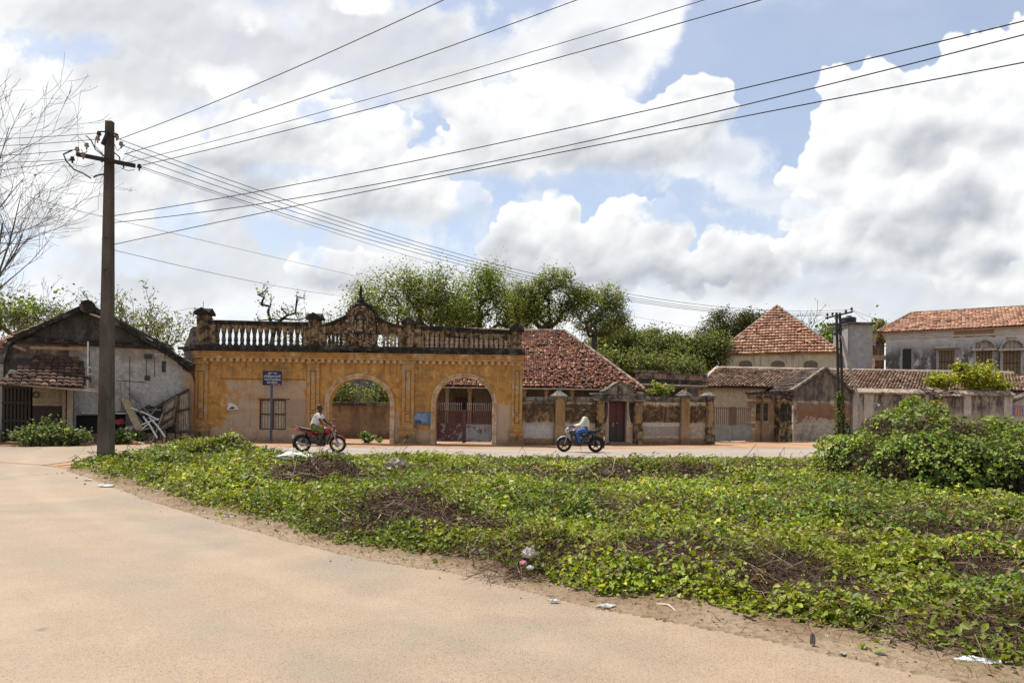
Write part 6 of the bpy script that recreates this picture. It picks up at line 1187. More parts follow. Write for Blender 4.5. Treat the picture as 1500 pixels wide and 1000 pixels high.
# ---------------------------------------------------------------- motorcycles and riders
M_rub = simple('tyre_rubber', (.012, .012, .013), .85, .3, 20); M_chr = simple('dull_chrome', (.30, .30, .31), .35, .2, 9, metal=1); M_blk = simple('black_enamel', (.012, .012, .014), .4, .3, 9); M_eng = simple('engine_grey', (.055, .055, .058), .5, .3, 12, metal=.4); M_seat = simple('seat_vinyl', (.015, .015, .016), .55, .2, 20); M_glass = simple('lamp_glass', (.6, .62, .62), .15, .1, spec=.8)
def moto(name, label, loc, face, paint, cowl, mags):
    T = thing(name, label, 'motorcycle', loc); f = face; P = lambda x, y, z: (x*f, y, z)
    def rim(x, par):
        q = MB(); q.torus(P(x, 0, .30), .215, .022, 28, 6)
        if mags:
            for k in range(5):
                a = 2*math.pi*k/5+.3; q.bar(P(x+.05*math.cos(a), 0, .30+.05*math.sin(a)), P(x+.21*math.cos(a), 0, .30+.21*math.sin(a)), .03, .05, (0, 1, 0))
        else:
            for k in range(18):
                a = 2*math.pi*k/18; q.tube([P(x+.04*math.cos(a+.5), .02*(-1)**k, .30+.04*math.sin(a+.5)), P(x+.21*math.cos(a), 0, .30+.21*math.sin(a))], .0035, 4)
        q.lathe([(.055, -.07), (.07, -.03), (.07, .03), (.055, .07)], P(x, 0, .30), 12, 'y'); q.lathe([(.10, -.075), (.10, -.065)], P(x, 0, .30), 16, 'y'); q.build('rim', M_blk if mags else M_chr, par)
    for x in (.66, -.62):
        q = MB(); q.torus(P(x, 0, .30), .262, .042 if x > 0 else .05, 32, 10); w_ = q.build('wheel', M_rub, T, smooth=True); rim(x, w_)
    q = MB()
    q.tube([P(.47, 0, .86), P(.40, 0, .70), P(.12, 0, .62), P(-.40, 0, .70), P(-.78, 0, .80)], .028, 8); q.tube([P(.42, 0, .74), P(.28, 0, .34), P(-.05, 0, .26), P(-.22, 0, .36), P(-.30, 0, .68)], .026, 8)
    for s_ in (-.11, .11): q.tube([P(-.16, s_, .36), P(-.62, s_, .30)], .024, 8); q.tube([P(-.62, s_*1.05, .32), P(-.48, s_*1.05, .70)], .030, 8)
    q.build('frame', M_blk, T, smooth=True)
    q = MB()
    for s_ in (-.09, .09): q.tube([P(.66, s_, .30), P(.52, s_, .72), P(.455, s_, .93)], [.026, .022, .019], 8)
    q.box(*sorted((.44*f, .54*f)), -.11, .11, .86, .90); q.build('fork', M_chr, T, smooth=False)
    q = MB(); q.tube([P(.30, -.36, 1.0), P(.38, -.30, 1.02), P(.45, -.12, .96), P(.46, 0, .95), P(.45, .12, .96), P(.38, .30, 1.02), P(.30, .36, 1.0)], .012, 7); hb = q.build('handlebar', M_blk, T)
    for s_ in (-1, 1):
        q = MB(); q.tube([P(.33, s_*.32, 1.01), P(.30, s_*.37, 1.00)], .018, 7); q.build('grip', M_rub, hb)
        q = MB(); q.tube([P(.39, s_*.26, 1.02), P(.42, s_*.34, 1.16)], .006, 5); q.ball(P(.42, s_*.36, 1.18), (.025, .055, .04), 10, 6); q.build('mirror', M_blk, hb)
    q = MB(); n = 9; secs = [(.42, .04, .70, .05), (.38, .10, .76, .10), (.26, .135, .80, .125), (.10, .13, .79, .12), (-.04, .09, .755, .08), (-.10, .05, .74, .05)]
    def loft(q, secs, m=12):
        vs = []
        for x, hw, zc, hh in secs:
            for k in range(m): a = 2*math.pi*k/m; ca, sa = math.cos(a), math.sin(a); vs.append(P(x, hw*math.copysign(abs(ca)**.75, ca), zc+hh*math.copysign(abs(sa)**.75, sa)))
        L = len(secs); q.add(vs, [(i*m+k, i*m+(k+1) % m, (i+1)*m+(k+1) % m, (i+1)*m+k) for i in range(L-1) for k in range(m)]+[tuple(range(m)), tuple(range((L-1)*m, L*m))])
    loft(q, secs); q.build('fuel_tank', paint, T, smooth=True)
    q = MB(); loft(q, [(-.06, .09, .79, .03), (-.16, .12, .795, .045), (-.40, .125, .82, .05), (-.62, .10, .86, .045), (-.78, .06, .89, .03)]); q.build('seat', M_seat, T, smooth=True)
    q = MB(); loft(q, [(-.22, .11, .70, .06), (-.45, .12, .735, .06), (-.70, .10, .80, .055), (-.90, .06, .86, .035)]); q.build('tail_fairing', paint, T, smooth=True)
    q = MB(); q.ball(P(-.92, 0, .84), (.04, .06, .04), 8, 6); q.build('tail_lamp', simple('red_lens', (.35, .01, .01), .3), T, smooth=True)
    q = MB(); q.tube([P(-.72, -.12, .92), P(-.88, -.11, .96), P(-.93, 0, .965), P(-.88, .11, .96), P(-.72, .12, .92)], .013, 6); q.build('grab_rail', M_chr if not mags else M_blk, T)
    def fender(x0, r, a0, a1, hw, mat, nm):
        q = MB(); m = 12; vs = []
        for k in range(m+1):
            a = math.radians(a0+(a1-a0)*k/m)
            for y, dr in ((-hw, -.03), (-hw*.6, 0), (hw*.6, 0), (hw, -.03)): vs.append(P(x0+(r+dr)*math.cos(a), y, .30+(r+dr)*math.sin(a)))
        q.add(vs, [(i*4+k, i*4+k+1, i*4+5+k, i*4+4+k) for i in range(m) for k in range(3)]); o = q.build(nm, mat, T, smooth=True); s = o.modifiers.new('thickness', 'SOLIDIFY'); s.thickness = .008
    fender(.66, .335, 28, 152, .06, cowl, 'front_mudguard'); fender(-.62, .36, 35, 205, .075, M_blk, 'rear_mudguard')
    q = MB(); q.box(*sorted((-.97*f, -.95*f)), -.09, .09, .50, .62); q.build('number_plate', simple('pale_plate', (.7, .7, .68), .6, .1), T)
    q = MB(); q.ball(P(.06, 0, .37), (.24, .15, .15), 12, 8); q.box(*sorted((-.30*f, -.06*f)), -.10, .10, .36, .60); q.tube([P(.33, -.17, .66), P(.36, -.2, .40), P(.22, -.19, .26)], .013, 6); q.tube([P(.33, .17, .66), P(.36, .2, .40), P(.22, .19, .26)], .013, 6)
    for k in range(6): z = .44+k*.03; q.box(*sorted((.06*f, .24*f)), -.09, .09, z, z+.016)
    q.box(*sorted((.10*f, .20*f)), -.06, .06, .42, .64); q.lathe([(.10, -.14), (.11, -.12), (.11, .12), (.10, .14)], P(-.02, 0, .36), 14, 'y'); q.build('engine', M_eng, T)
    X = lambda x, y, z: P(x, y*f, z)
    q = MB(); q.tube([X(.20, -.10, .46), X(.30, -.13, .34), X(.22, -.15, .24), X(-.10, -.16, .24), X(-.30, -.17, .25)], .022, 8); q.tube([X(-.26, -.17, .25), X(-.34, -.17, .26), X(-.78, -.18, .34), X(-.80, -.18, .345)], [.022, .045, .048, .03], 10); q.build('exhaust', M_chr, T, smooth=True)
    q = MB(); loft(q, [(-.10, .115, .58, .07), (-.22, .12, .60, .085), (-.36, .11, .64, .05)]); q.build('side_panel', paint, T, smooth=True)
    q = MB(); q.box(*sorted((.02*f, .07*f)), -.24, .24, .27, .295); q.box(*sorted((-.30*f, -.25*f)), -.2, .2, .36, .38); q.tube([P(.0, .16, .30), P(-.06, .20, .02)], .01, 5); q.build('foot_pegs', M_blk, T)
    q = MB(); q.ball(P(.53, 0, .83), (.07, .085, .085), 12, 8); q.build('headlight_shell', cowl, T, smooth=True); q = MB(); q.ball(P(.572, 0, .83), (.04, .07, .07), 12, 8); q.build('headlight', M_glass, T, smooth=True)
    q = MB(); loft(q, [(.44, .09, .94, .05), (.53, .10, .92, .07), (.60, .07, .86, .06), (.63, .04, .80, .03)], 10); q.build('front_cowl', cowl, T, smooth=True)
    q = MB(); q.ball(P(.46, 0, 1.00), (.05, .07, .035), 8, 6); q.build('instrument_pod', M_blk, T, smooth=True)
    for s_ in (-1, 1):
        for x in (.50, -.84): q = MB(); q.ball(P(x, s_*.16, .82), (.03, .03, .025), 8, 6); q.tube([P(x, s_*.06, .82), P(x, s_*.16, .82)], .008, 5); q.build('indicator', simple('amber_lens', (.5, .2, .03), .4), T)
    return T
def skinned(name, mat, verts, edges, root, parent, sub=2):
    me = bpy.data.meshes.new(name); me.from_pydata([v[:3] for v in verts], edges, []); o = bpy.data.objects.new(name, me); COL.objects.link(o)
    s = o.modifiers.new('skin', 'SKIN'); s.use_smooth_shade = True
    if not me.skin_vertices: bpy.context.view_layer.objects.active = o; me.attributes.new  # layer is made with the modifier below
    bm = bmesh.new(); bm.from_mesh(me); ly = bm.verts.layers.skin.verify(); bm.verts.ensure_lookup_table()
    for v, d in zip(bm.verts, verts): r = d[3]; v[ly].radius = (r if not isinstance(r, tuple) else r[0], r if not isinstance(r, tuple) else r[1]); v[ly].use_root = (v.index == root)
    bm.to_mesh(me); bm.free(); s2 = o.modifiers.new('smooth', 'SUBSURF'); s2.levels = s2.render_levels = sub
    bpy.context.view_layer.update(); dg = bpy.context.evaluated_depsgraph_get(); m2 = bpy.data.meshes.new_from_object(o.evaluated_get(dg)); bpy.data.objects.remove(o)
    m2.materials.clear(); m2.materials.append(mat); m2.name = name; m2.polygons.foreach_set('use_smooth', [True]*len(m2.polygons)); n = bpy.data.objects.new(name, m2); COL.objects.link(n); n.parent = parent; return n
def rider(label, loc, f, shirt, legs, skin, lean, long_sleeve, longpants):
    """seated rider; x forward = f"""
    P = lambda x, y, z, r: (x*f, y, z, r)
    hipx, hipz = -.20, .90; shx, shz = hipx+.10+lean, 1.36; hx, hz = shx+.035, 1.60
    body = [P(hipx, 0, hipz, (.13, .15)), P(hipx+.03, 0, 1.05, (.12, .14)), P(shx-.07, 0, 1.22, (.125, .155)), P(shx, 0, shz, (.10, .15)), P(shx+.015, 0, 1.44, (.055, .055)), P(shx+.03, 0, 1.50, (.052, .052))]
    V = list(body); E = [(0, 1), (1, 2), (2, 3), (3, 4), (4, 5)]
    def limb(pts, at_):
        i = len(V); V.extend(P(*p) for p in pts); E.append((at_, i)); E.extend((i+k, i+k+1) for k in range(len(pts)-1))
    for s_ in (-1, 1):
        limb([(shx+.0, s_*.19, 1.37, .062), (shx+.10, s_*.26, 1.20, .050), (shx+.17, s_*.29, 1.10, .046), (.20, s_*.31, 1.05, .036), (.29, s_*.335, 1.03, .030)], 3)
        limb([(hipx+.02, s_*.10, .88, .095), (hipx+.18, s_*.16, .86, .088), (.16, s_*.20, .80, .068), (.14, s_*.20, .66, .060), (.07, s_*.19, .46, .045), (.03, s_*.18, .33, .036)], 0)
    root = skinned('person', skin, V, E, 0, None); root.location = loc; tag(root, label, 'person', None, 'thing')
    # head
    q = MB(); q.ball((hx*f, 0, hz), (.092, .075, .115), 16, 12); q.ball(((hx+.035)*f, 0, hz-.06), (.055, .052, .06), 12, 8); q.ball(((hx+.098)*f, 0, hz-.012), (.018, .014, .022), 8, 6); q.ball(((hx+.082)*f, 0, hz-.062), (.014, .026, .010), 8, 5)
    for s_ in (-1, 1): q.ball((hx*f, s_*.076, hz-.01), (.022, .010, .032), 8, 6); q.ball(((hx+.08)*f, s_*.032, hz+.018), (.010, .014, .008), 8, 5)
    q.build('head', skin, root, smooth=True)
    q = MB(); q.ball(((hx-.018)*f, 0, hz+.03), (.098, .084, .105), 16, 12); q.v = [(x, y, max(z, hz-.03+((x/f-hx)*.35 if x/f > hx else (x/f-hx)*.35))) for x, y, z in q.v]; q.build('hair', simple('black_hair', (.010, .009, .009), .6, .2, 30), root, smooth=True)
    # hands: palm, four curled fingers, thumb
    for s_ in (-1, 1):
        hy, hxx, hz_ = s_*.345, .305, 1.02; vv = [P(.26, s_*.325, 1.035, .026), P(.30, s_*.345, 1.028, .034)]; ee = [(0, 1)]
        for k in range(4):
            y = hy+(k-1.5)*.019; i = len(vv); vv += [P(.325, y, 1.030, .010), P(.342, y, 1.006, .0095), P(.322, y, .986-.002*k, .0085), P(.302, y, .990, .0075)]; ee += [(1, i), (i, i+1), (i+1, i+2), (i+2, i+3)]
        i = len(vv); vv += [P(.285, hy-s_*.04, 1.012, .011), P(.305, hy-s_*.045, .992, .0095), P(.322, hy-s_*.035, .985, .008)]; ee += [(1, i), (i, i+1), (i+1, i+2)]; skinned('hand', skin, vv, ee, 1, root, 1)
        i = 0; skinned('foot', simple('brown_sandal', (.05, .035, .03), .7), [P(.02, s_*.18, .32, .036), P(.05, s_*.185, .30, .038), P(.12, s_*.19, .295, .036), P(.19, s_*.20, .30, .026)], [(0, 1), (1, 2), (2, 3)], 0, root, 1)
    # shirt and lower garment follow the body
    V = [P(hipx-.015, 0, hipz-.03, (.165, .19)), P(hipx+.025, 0, 1.05, (.135, .16)), P(shx-.07, 0, 1.22, (.142, .172)), P(shx, 0, shz+.005, (.115, .165)), P(shx+.008, 0, 1.42, (.066, .07))]; E = [(0, 1), (1, 2), (2, 3), (3, 4)]
    for s_ in (-1, 1):
        i = len(V); V += [P(shx, s_*.20, 1.37, .078), P(shx+.06, s_*.235, 1.27, .070), P(shx+.10, s_*.26, 1.20, .066)]; E += [(3, i), (i, i+1), (i+1, i+2)]
        if long_sleeve: i = len(V); V += [P(shx+.17, s_*.29, 1.10, .058), P(.20, s_*.31, 1.05, .048), P(.26, s_*.325, 1.035, .042)]; E += [(i-1, i), (i, i+1), (i+1, i+2)]
    skinned('shirt', shirt, V, E, 0, root)
    V = [P(hipx, 0, hipz-.02, (.12, .145))]; E = []
    for s_ in (-1, 1):
        i = len(V); V += [P(hipx+.03, s_*.10, .88, .108), P(hipx+.18, s_*.16, .865, .102), P(.155, s_*.20, .805, .085), P(.145, s_*.20, .70, .080)]; E += [(0, i), (i, i+1), (i+1, i+2), (i+2, i+3)]
        if longpants: i = len(V); V += [P(.075, s_*.19, .47, .060), P(.035, s_*.18, .36, .050)]; E += [(i-1, i), (i, i+1)]
    skinned('trousers' if longpants else 'dhoti', legs, V, E, 0, root); return root
red = simple('red_enamel', (.20, .012, .014), .35, .25, 4, spec=.6); silver = simple('silver_blue_enamel', (.34, .36, .42), .35, .25, 5, spec=.6); dkblue = simple('black_blue_enamel', (.018, .022, .045), .35, .3, 5, spec=.6)
g1 = ground(468, 662.5); g1.z = .01; g2 = ground(850, 662); g2.z = .01
k1 = 1.13
m1 = moto('red_motorcycle', 'red motorcycle with spoked wheels riding right past the left arch', g1, 1, red, red, False)
m2 = moto('black_motorcycle', 'black and silver motorcycle riding left past the boundary wall', g2, -1, dkblue, silver, True)
skn = simple('brown_skin', (.065, .032, .020), .6, .15, 20)
r1 = rider('bare headed rider in a white short sleeved shirt and green dhoti on the red motorcycle', g1, 1, simple('white_cotton', (.66, .62, .60), .85, .12, 8), simple('olive_cloth', (.11, .115, .03), .9, .3, 8), skn, .06, False, False)
r2 = rider('rider in a cream long sleeved shirt and blue trousers on the black motorcycle', g2, -1, simple('cream_cotton', (.56, .53, .45), .85, .12, 8), simple('blue_cloth', (.035, .09, .26), .85, .3, 8), skn, -.06, True, True)
for o in (m1, r1): o.scale = (1.0,)*3
for o in (m2, r2): o.scale = (.99,)*3
# ---------------------------------------------------------------- trees: limbs grown towards points spread through each crown
OLIVE = [((0.199, 0.231, 0.046), 4), ((0.14, 0.167, 0.037), 3), ((0.279, 0.301, 0.072), 2), ((0.353, 0.349, 0.117), 0.8), ((0.082, 0.104, 0.029), 1.0)]
BRIGHT = [((0.19, 0.251, 0.034), 4), ((0.129, 0.185, 0.029), 3), ((0.256, 0.31, 0.054), 2), ((0.074, 0.113, 0.022), 1)]
DENSE = [((0.134, 0.186, 0.043), 4), ((0.09, 0.132, 0.031), 3), ((0.192, 0.242, 0.062), 2), ((0.056, 0.083, 0.023), 1.2), ((0.254, 0.29, 0.102), 0.7)]
PALE = [((0.214, 0.243, 0.075), 4), ((0.281, 0.304, 0.11), 2), ((0.135, 0.17, 0.045), 2), ((0.337, 0.352, 0.16), 0.6)]
SHRUBP = [((0.159, 0.213, 0.067), 3), ((0.224, 0.283, 0.108), 2), ((0.093, 0.131, 0.038), 2), ((0.309, 0.354, 0.175), 0.8)]
YEL = [((0.296, 0.33, 0.04), 3), ((0.365, 0.373, 0.053), 2), ((0.187, 0.223, 0.031), 2), ((0.414, 0.394, 0.079), 0.7)]
MUTED = [((0.169, 0.196, 0.068), 4), ((0.121, 0.146, 0.051), 3), ((0.23, 0.243, 0.095), 2), ((0.068, 0.088, 0.032), 1.4), ((0.284, 0.284, 0.135), 0.7)]  # duller greens for background trees and courtyard bushes
def edges_mesh(name, A, B, ra, rb, mat, parent, n=5):
    m = len(A); T = B-A; T /= np.linalg.norm(T, axis=1, keepdims=True)+1e-9; h = np.where(np.abs(T[:, 2:3]) < .9, [[0, 0, 1.]], [[1., 0, 0]]); u = np.cross(T, h); u /= np.linalg.norm(u, axis=1, keepdims=True); w_ = np.cross(T, u)
    B = B+T*rb[:, None]*.6; V = []
    for c, r in ((A, ra), (B, rb)):
        for k in range(n): a = 2*math.pi*k/n; V.append(c+(u*math.cos(a)+w_*math.sin(a))*r[:, None])
    V = np.stack(V, 1).reshape(-1, 3); q = np.array([[k, (k+1) % n, n+(k+1) % n, n+k] for k in range(n)]); Q = (np.arange(m)[:, None, None]*2*n+q[None]).reshape(-1, 4)
    return np_mesh(name, V, Q, mat, parent, None, smooth=True)
def tree(name, label, base, lumps, nat, leaves, lsize, pal, rtrunk=.22, bark=None, seed=1, group=None, twig=.5, spread=.32, stem_top=None, wander=.16, shell=.5, cat='tree', twign=3, pw=.46, keep=1.0, upl=.4, clump=1.0):
    """lumps: ellipsoids (x, y, z, rx, ry, rz) that together make the crown outline"""
    r_ = np.random.default_rng(seed); base = np.array(base, float); T = thing(name, label, cat, tuple(base), 0, group); vol = np.array([l[3]*l[4]*l[5] for l in lumps])**.75; vol /= vol.sum()
    pts = []
    for l, k in zip(lumps, (vol*nat).astype(int)+1):
        d = r_.normal(size=(k, 3)); d /= np.linalg.norm(d, axis=1, keepdims=True); rad = r_.uniform(shell**3, 1, (k, 1))**(1/3); pts.append(np.array(l[:3])+d*rad*np.array(l[3:]))
    P = np.concatenate(pts)-base; P = P[P[:, 2] > .4]
    ctr = P.mean(0); low = P[:, 2].min(); st = stem_top if stem_top is not None else max(.5, low*.9+.1*ctr[2])
    nodes = [np.zeros(3)]; par = [-1]; nst = 5
    for k in range(1, nst+1): f = k/nst; nodes.append(np.array([ctr[0]*.25*f**2, ctr[1]*.25*f**2, st*f])+r_.normal(0, .05*rtrunk/.2, 3)*[1, 1, 0]); par.append(len(nodes)-2)
    hub = nodes[-1]; P = P[np.argsort(np.linalg.norm(P-hub, axis=1))]; tips = []
    for p in P:
        N = np.array(nodes[2:]); d = np.linalg.norm(N-p, axis=1)+.25*np.maximum(0, N[:, 2]-p[2])*1.5; i = int(np.argmin(d))+2; a = nodes[i]; L = np.linalg.norm(p-a); k = max(1, int(L/.55)); prev = i
        for t in range(1, k+1):
            f = t/k; q = a+(p-a)*f+r_.normal(0, wander*min(1, L)*.5, 3)*(f < 1)+np.array([0, 0, .10*L*math.sin(math.pi*f)]); nodes.append(q); par.append(prev); prev = len(nodes)-1
        tips.append(prev)
    N = np.array(nodes); par = np.array(par); cnt = np.zeros(len(N)); cnt[tips] = 1
    for i in range(len(N)-1, 0, -1): cnt[par[i]] += cnt[i]
    rad = np.maximum(.010, rtrunk*(np.maximum(cnt, 1)/max(cnt[0], 1))**pw); idx = np.arange(1, len(N)); thick = rad[idx] > .035*max(1, rtrunk/.2)
    rp = np.minimum(rad[par[idx]], rad[idx]*1.5); tr = edges_mesh('trunk', N[par[idx]], N[idx], rp, rad[idx], bark or M_bark, T, 6)
    # twigs and leaves
    fine = idx[cnt[idx] <= 3]; sel = np.concatenate([np.repeat(np.array(tips), twign), r_.choice(fine, len(tips)) if len(fine) else np.array(tips)]); S0 = N[sel]; out = S0-ctr*.8; out /= np.linalg.norm(out, axis=1, keepdims=True)+1e-6; dv = r_.normal(size=(len(sel), 3))*.8+out*.5+[0, 0, upl]; dv /= np.linalg.norm(dv, axis=1, keepdims=True); E = S0+dv*(twig*r_.lognormal(0, .35, (len(sel), 1)))
    rt = .007*max(1, lsize/.1); edges_mesh('twigs', S0, E, np.full(len(sel), rt), np.full(len(sel), rt*.4), bark or M_bark, T, 3)
    if leaves:
        k = r_.integers(0, len(sel), leaves); w_ = r_.random(len(sel))**clump; k = r_.choice(len(sel), leaves, p=w_/w_.sum()); f = r_.random((leaves, 1))**.7; Lp = S0[k]+(E[k]-S0[k])*f+r_.normal(0, spread*twig, (leaves, 3)); ok = r_.random(leaves) < keep; Lp = Lp[ok]; m = len(Lp)
        Nn = r_.normal(size=(m, 3))+[0, 0, .9]; tone = (.6+.8*r_.random(len(sel)))[k][ok][:, None]; C = pick(pal, m)*tone; leaf_mesh('crown', Lp, Nn, lsize*r_.lognormal(0, .3, m), C, M_tree, T, 4)
    return T
def fan_tree(name, label, base, limbs, pal, leaves, lsize, seed=1, lev=4, bark=None, r0=.16, kids=(5, 5, 4, 3), up=.10, group=None, rmin=.006, low=None):
    """limbs: (direction, length) of the main limbs; every limb forks along its length into shorter upswept ones"""
    r_ = np.random.default_rng(seed); T = thing(name, label, 'tree', tuple(base), 0, group); A, B, RA, RB, tips = [], [], [], [], []
    def grow(p, d, L, r, k):
        d = d/np.linalg.norm(d); n = 6; q = [p]; dd = d.copy()
        for t in range(n):
            dd = dd+r_.normal(0, .075, 3)+np.array([0, 0, up*(1 if k else .5)]); dd /= np.linalg.norm(dd); q.append(q[-1]+dd*L/n)
        rr = [r*(1-.72*t/n) for t in range(n+1)]
        for t in range(n): A.append(q[t]); B.append(q[t+1]); RA.append(max(rmin, rr[t])); RB.append(max(rmin*.7, rr[t+1]))
        if k >= lev: tips.extend(q[3:]); return
        for c in range(kids[k]):
            f = r_.uniform(.28, 1.0); t = min(n-1, int(f*n)); a = q[t]+(q[t+1]-q[t])*(f*n-t); s_ = r_.normal(0, 1, 3); s_ -= dd*s_.dot(dd); s_ /= np.linalg.norm(s_)+1e-6
            an = r_.uniform(.35, .85); grow(a, d*math.cos(an)+s_*math.sin(an), L*r_.uniform(.42, .66), max(rmin, rr[t]*.62), k+1)
    for d, L, r in limbs: grow(np.zeros(3), np.array(d, float), L, r, 0)
    A, B, RA, RB = map(np.array, (A, B, RA, RB)); big = RA > .03; edges_mesh('trunk', A[big], B[big], RA[big], RB[big], bark or M_bark, T, 6); edges_mesh('twigs', A[~big], B[~big], RA[~big], RB[~big], bark or M_bark, T, 3)
    if leaves:
        t = np.array(tips); ok = np.ones(len(t), bool) if low is None else (r_.random(len(t)) < np.clip((low-t[:, 2])/2.5, .06, 1)); t = t[ok]; P = t[r_.integers(0, len(t), leaves)]+r_.normal(0, .13, (leaves, 3)); leaf_mesh('crown', P, r_.normal(size=(leaves, 3))+[0, 0, .7], lsize*r_.lognormal(0, .3, leaves), pick(pal, leaves), M_tree, T, 4)
    return T
def px_lump(px, py, rx, ry, Y, dep=.8): c = at(px, py, Y); return (c.x, Y, c.z, rx*Y/F, rx*Y/F*dep, ry*Y/F)
def ptree(name, label, px, Y, lumps, *a, **k):
    b = at(px, 600, Y); return tree(name, label, (b.x, Y, 0), [px_lump(*l, Y+(0 if len(l) < 5 else 0)) for l in lumps], *a, **k)
ptree('leafy_tree', 'tall olive green tree behind the crest of the gateway', 600, 50, [(552, 438, 30, 20), (585, 430, 26, 22), (618, 432, 30, 20), (644, 416, 20, 16), (630, 458, 34, 24), (538, 466, 26, 22), (657, 452, 18, 24), (590, 470, 50, 18), (525, 452, 14, 12), (600, 412, 18, 8)], 210, 22000, .12, OLIVE, .24, M_darkbark, 3, 'trees behind the gateway', .85, .5, clump=1.6)
ptree('leafy_tree', 'bright green rounded tree behind the right balustrade', 705, 52, [(688, 442, 26, 26), (716, 428, 24, 20), (742, 458, 30, 24), (680, 472, 36, 22), (708, 410, 14, 10), (765, 468, 24, 20), (738, 436, 14, 10)], 210, 24000, .12, BRIGHT, .22, M_bark, 4, 'trees behind the gateway', .8, .5, clump=1.3)
ptree('airy_tree', 'airy tree with visible forked limbs left of the tiled ridge', 808, 48, [(788, 430, 24, 20), (815, 412, 24, 14), (768, 456, 22, 22), (838, 440, 22, 18), (800, 465, 34, 16), (760, 430, 12, 12)], 260, 15000, .105, OLIVE, .24, M_darkbark, 5, 'trees behind the gateway', .55, .36, clump=1.8)
ptree('airy_tree', 'airy drooping tree rising over the hip of the tiled roof', 868, 48, [(870, 455, 30, 22), (892, 440, 22, 16), (850, 445, 20, 16), (880, 478, 36, 18), (905, 465, 14, 18)], 220, 13000, .105, PALE, .2, M_bark, 6, 'trees behind the gateway', .55, .36, clump=1.8)
_b = at(505, 600, 46); fan_tree('twiggy_tree', 'nearly leafless twiggy tree left of the finial', (_b.x, 46, 0), [((-.1, 0, 1), 5.6, .11), ((.14, 0, 1), 6.0, .10), ((-.26, 0, 1), 5.0, .08), ((.05, 0, 1), 6.3, .1)], PALE, 1700, .14, 7, 3, M_darkbark, kids=(7, 5, 4, 2), up=.02, rmin=.018)
ptree('dead_tree', 'small black dead tree with crooked limbs above the left balustrade', 395, 35, [(388, 440, 12, 24), (412, 462, 24, 12), (437, 440, 11, 10), (440, 462, 10, 8), (378, 462, 8, 8)], 26, 170, .12, OLIVE, .11, M_darkbark, 8, None, .35, .3, wander=.35, stem_top=3.6)
_b = at(208, 600, 38); fan_tree('slender_tree', 'slender sparse tree behind the gabled house and the tall pole', (_b.x, 38, 0), [((.0, 0, 1), 3.2, .12), ((.10, 0, 1), 4.5, .09), ((-.22, .1, 1), 4.5, .07), ((.30, 0, 1), 4.3, .07), ((-.08, 0, 1), 4.9, .08), ((-.36, 0, 1), 3.9, .06), ((.22, .2, 1), 4.6, .06)], [((.17, .18, .05), 3), ((.24, .24, .08), 2), ((.10, .115, .03), 2)], 7500, .12, 9, 3, M_darkbark, kids=(7, 5, 4, 2), up=.03, rmin=.013)
# bare tree at the left edge
_b = at(-75, 600, 31); M_gbark = simple('grey_brown_bark', (.10, .082, .068), .9, .3, 8)
fan_tree('bare_tree', 'large bare tree reaching in from the left edge with thin upswept twigs', (_b.x, 31, 0), [((.02, 0, 1), 3.4, .26), ((.14, .1, 1), 10.5, .20), ((.32, 0, 1), 8.6, .16), ((.52, .2, 1), 6.2, .12), ((-.12, .2, 1), 11.5, .17), ((.16, -.3, 1), 9.0, .14), ((.0, .3, 1), 11.5, .14), ((.42, .3, .8), 5.4, .10)], PALE, 2600, .085, 15, 4, M_gbark, kids=(6, 4, 4, 2), up=.05, rmin=.0085, low=5.5)
ptree('leafy_bush_tree', 'low green tree foliage behind the left end of the gabled house', 20, 37, [(20, 470, 50, 24), (-30, 460, 50, 36), (70, 465, 34, 14)], 90, 4200, .14, BRIGHT, .12, M_bark, 11, None, .6, .36)
# mid distance mass between the roofs, each tree its own
for k, (px, Y, lumps, pal, lab) in enumerate(((905, 58, [(905, 505, 32, 20), (885, 520, 26, 24), (930, 520, 26, 24)], MUTED, 'dense green tree just right of the tiled hip'), (965, 60, [(965, 510, 34, 22), (940, 525, 26, 22), (990, 522, 26, 24)], MUTED, 'dense green tree above the flat roofed annex'), (1020, 58, [(1020, 520, 32, 22), (1000, 535, 26, 18), (1042, 520, 22, 26)], MUTED, 'brighter green tree left of the pyramid roof'), (1075, 72, [(1070, 480, 34, 22), (1045, 495, 24, 22), (1100, 480, 24, 20), (1075, 505, 44, 24)], [((.085, .095, .035), 3), ((.06, .068, .028), 3), ((.12, .115, .05), 1)], 'dull olive tree with a twiggy top behind the pyramid roof'), (935, 54, [(930, 540, 40, 14), (985, 545, 40, 12), (890, 540, 30, 20)], MUTED, 'low leafy tree right behind the annex parapet'))):
    ptree('background_tree', lab, px, Y, lumps, 260, 17000, .165, pal, .2, M_bark, 20+k, 'background trees between the roofs', .7, .42, clump=1.2)
_b = at(1155, 600, 66); fan_tree('twiggy_tree', 'thin twiggy tree top over the pyramid roof apex', (_b.x, 66, 0), [((-.12, 0, 1), 7.3, .12), ((.1, 0, 1), 7.0, .12), ((.28, 0, 1), 6.4, .1), ((-.26, 0, 1), 6.6, .09), ((0, 0, 1), 7.5, .1)], PALE, 1500, .16, 30, 3, M_darkbark, kids=(7, 5, 4, 2), up=.03, rmin=.022)
ptree('background_tree', 'dense green tree filling the gap beside the grey tower', 1232, 62, [(1230, 500, 16, 22), (1220, 520, 16, 24), (1238, 520, 10, 24), (1290, 487, 8, 6)], 70, 3600, .28, DENSE, .16, M_bark, 31, 'background trees between the roofs', .9, .4)
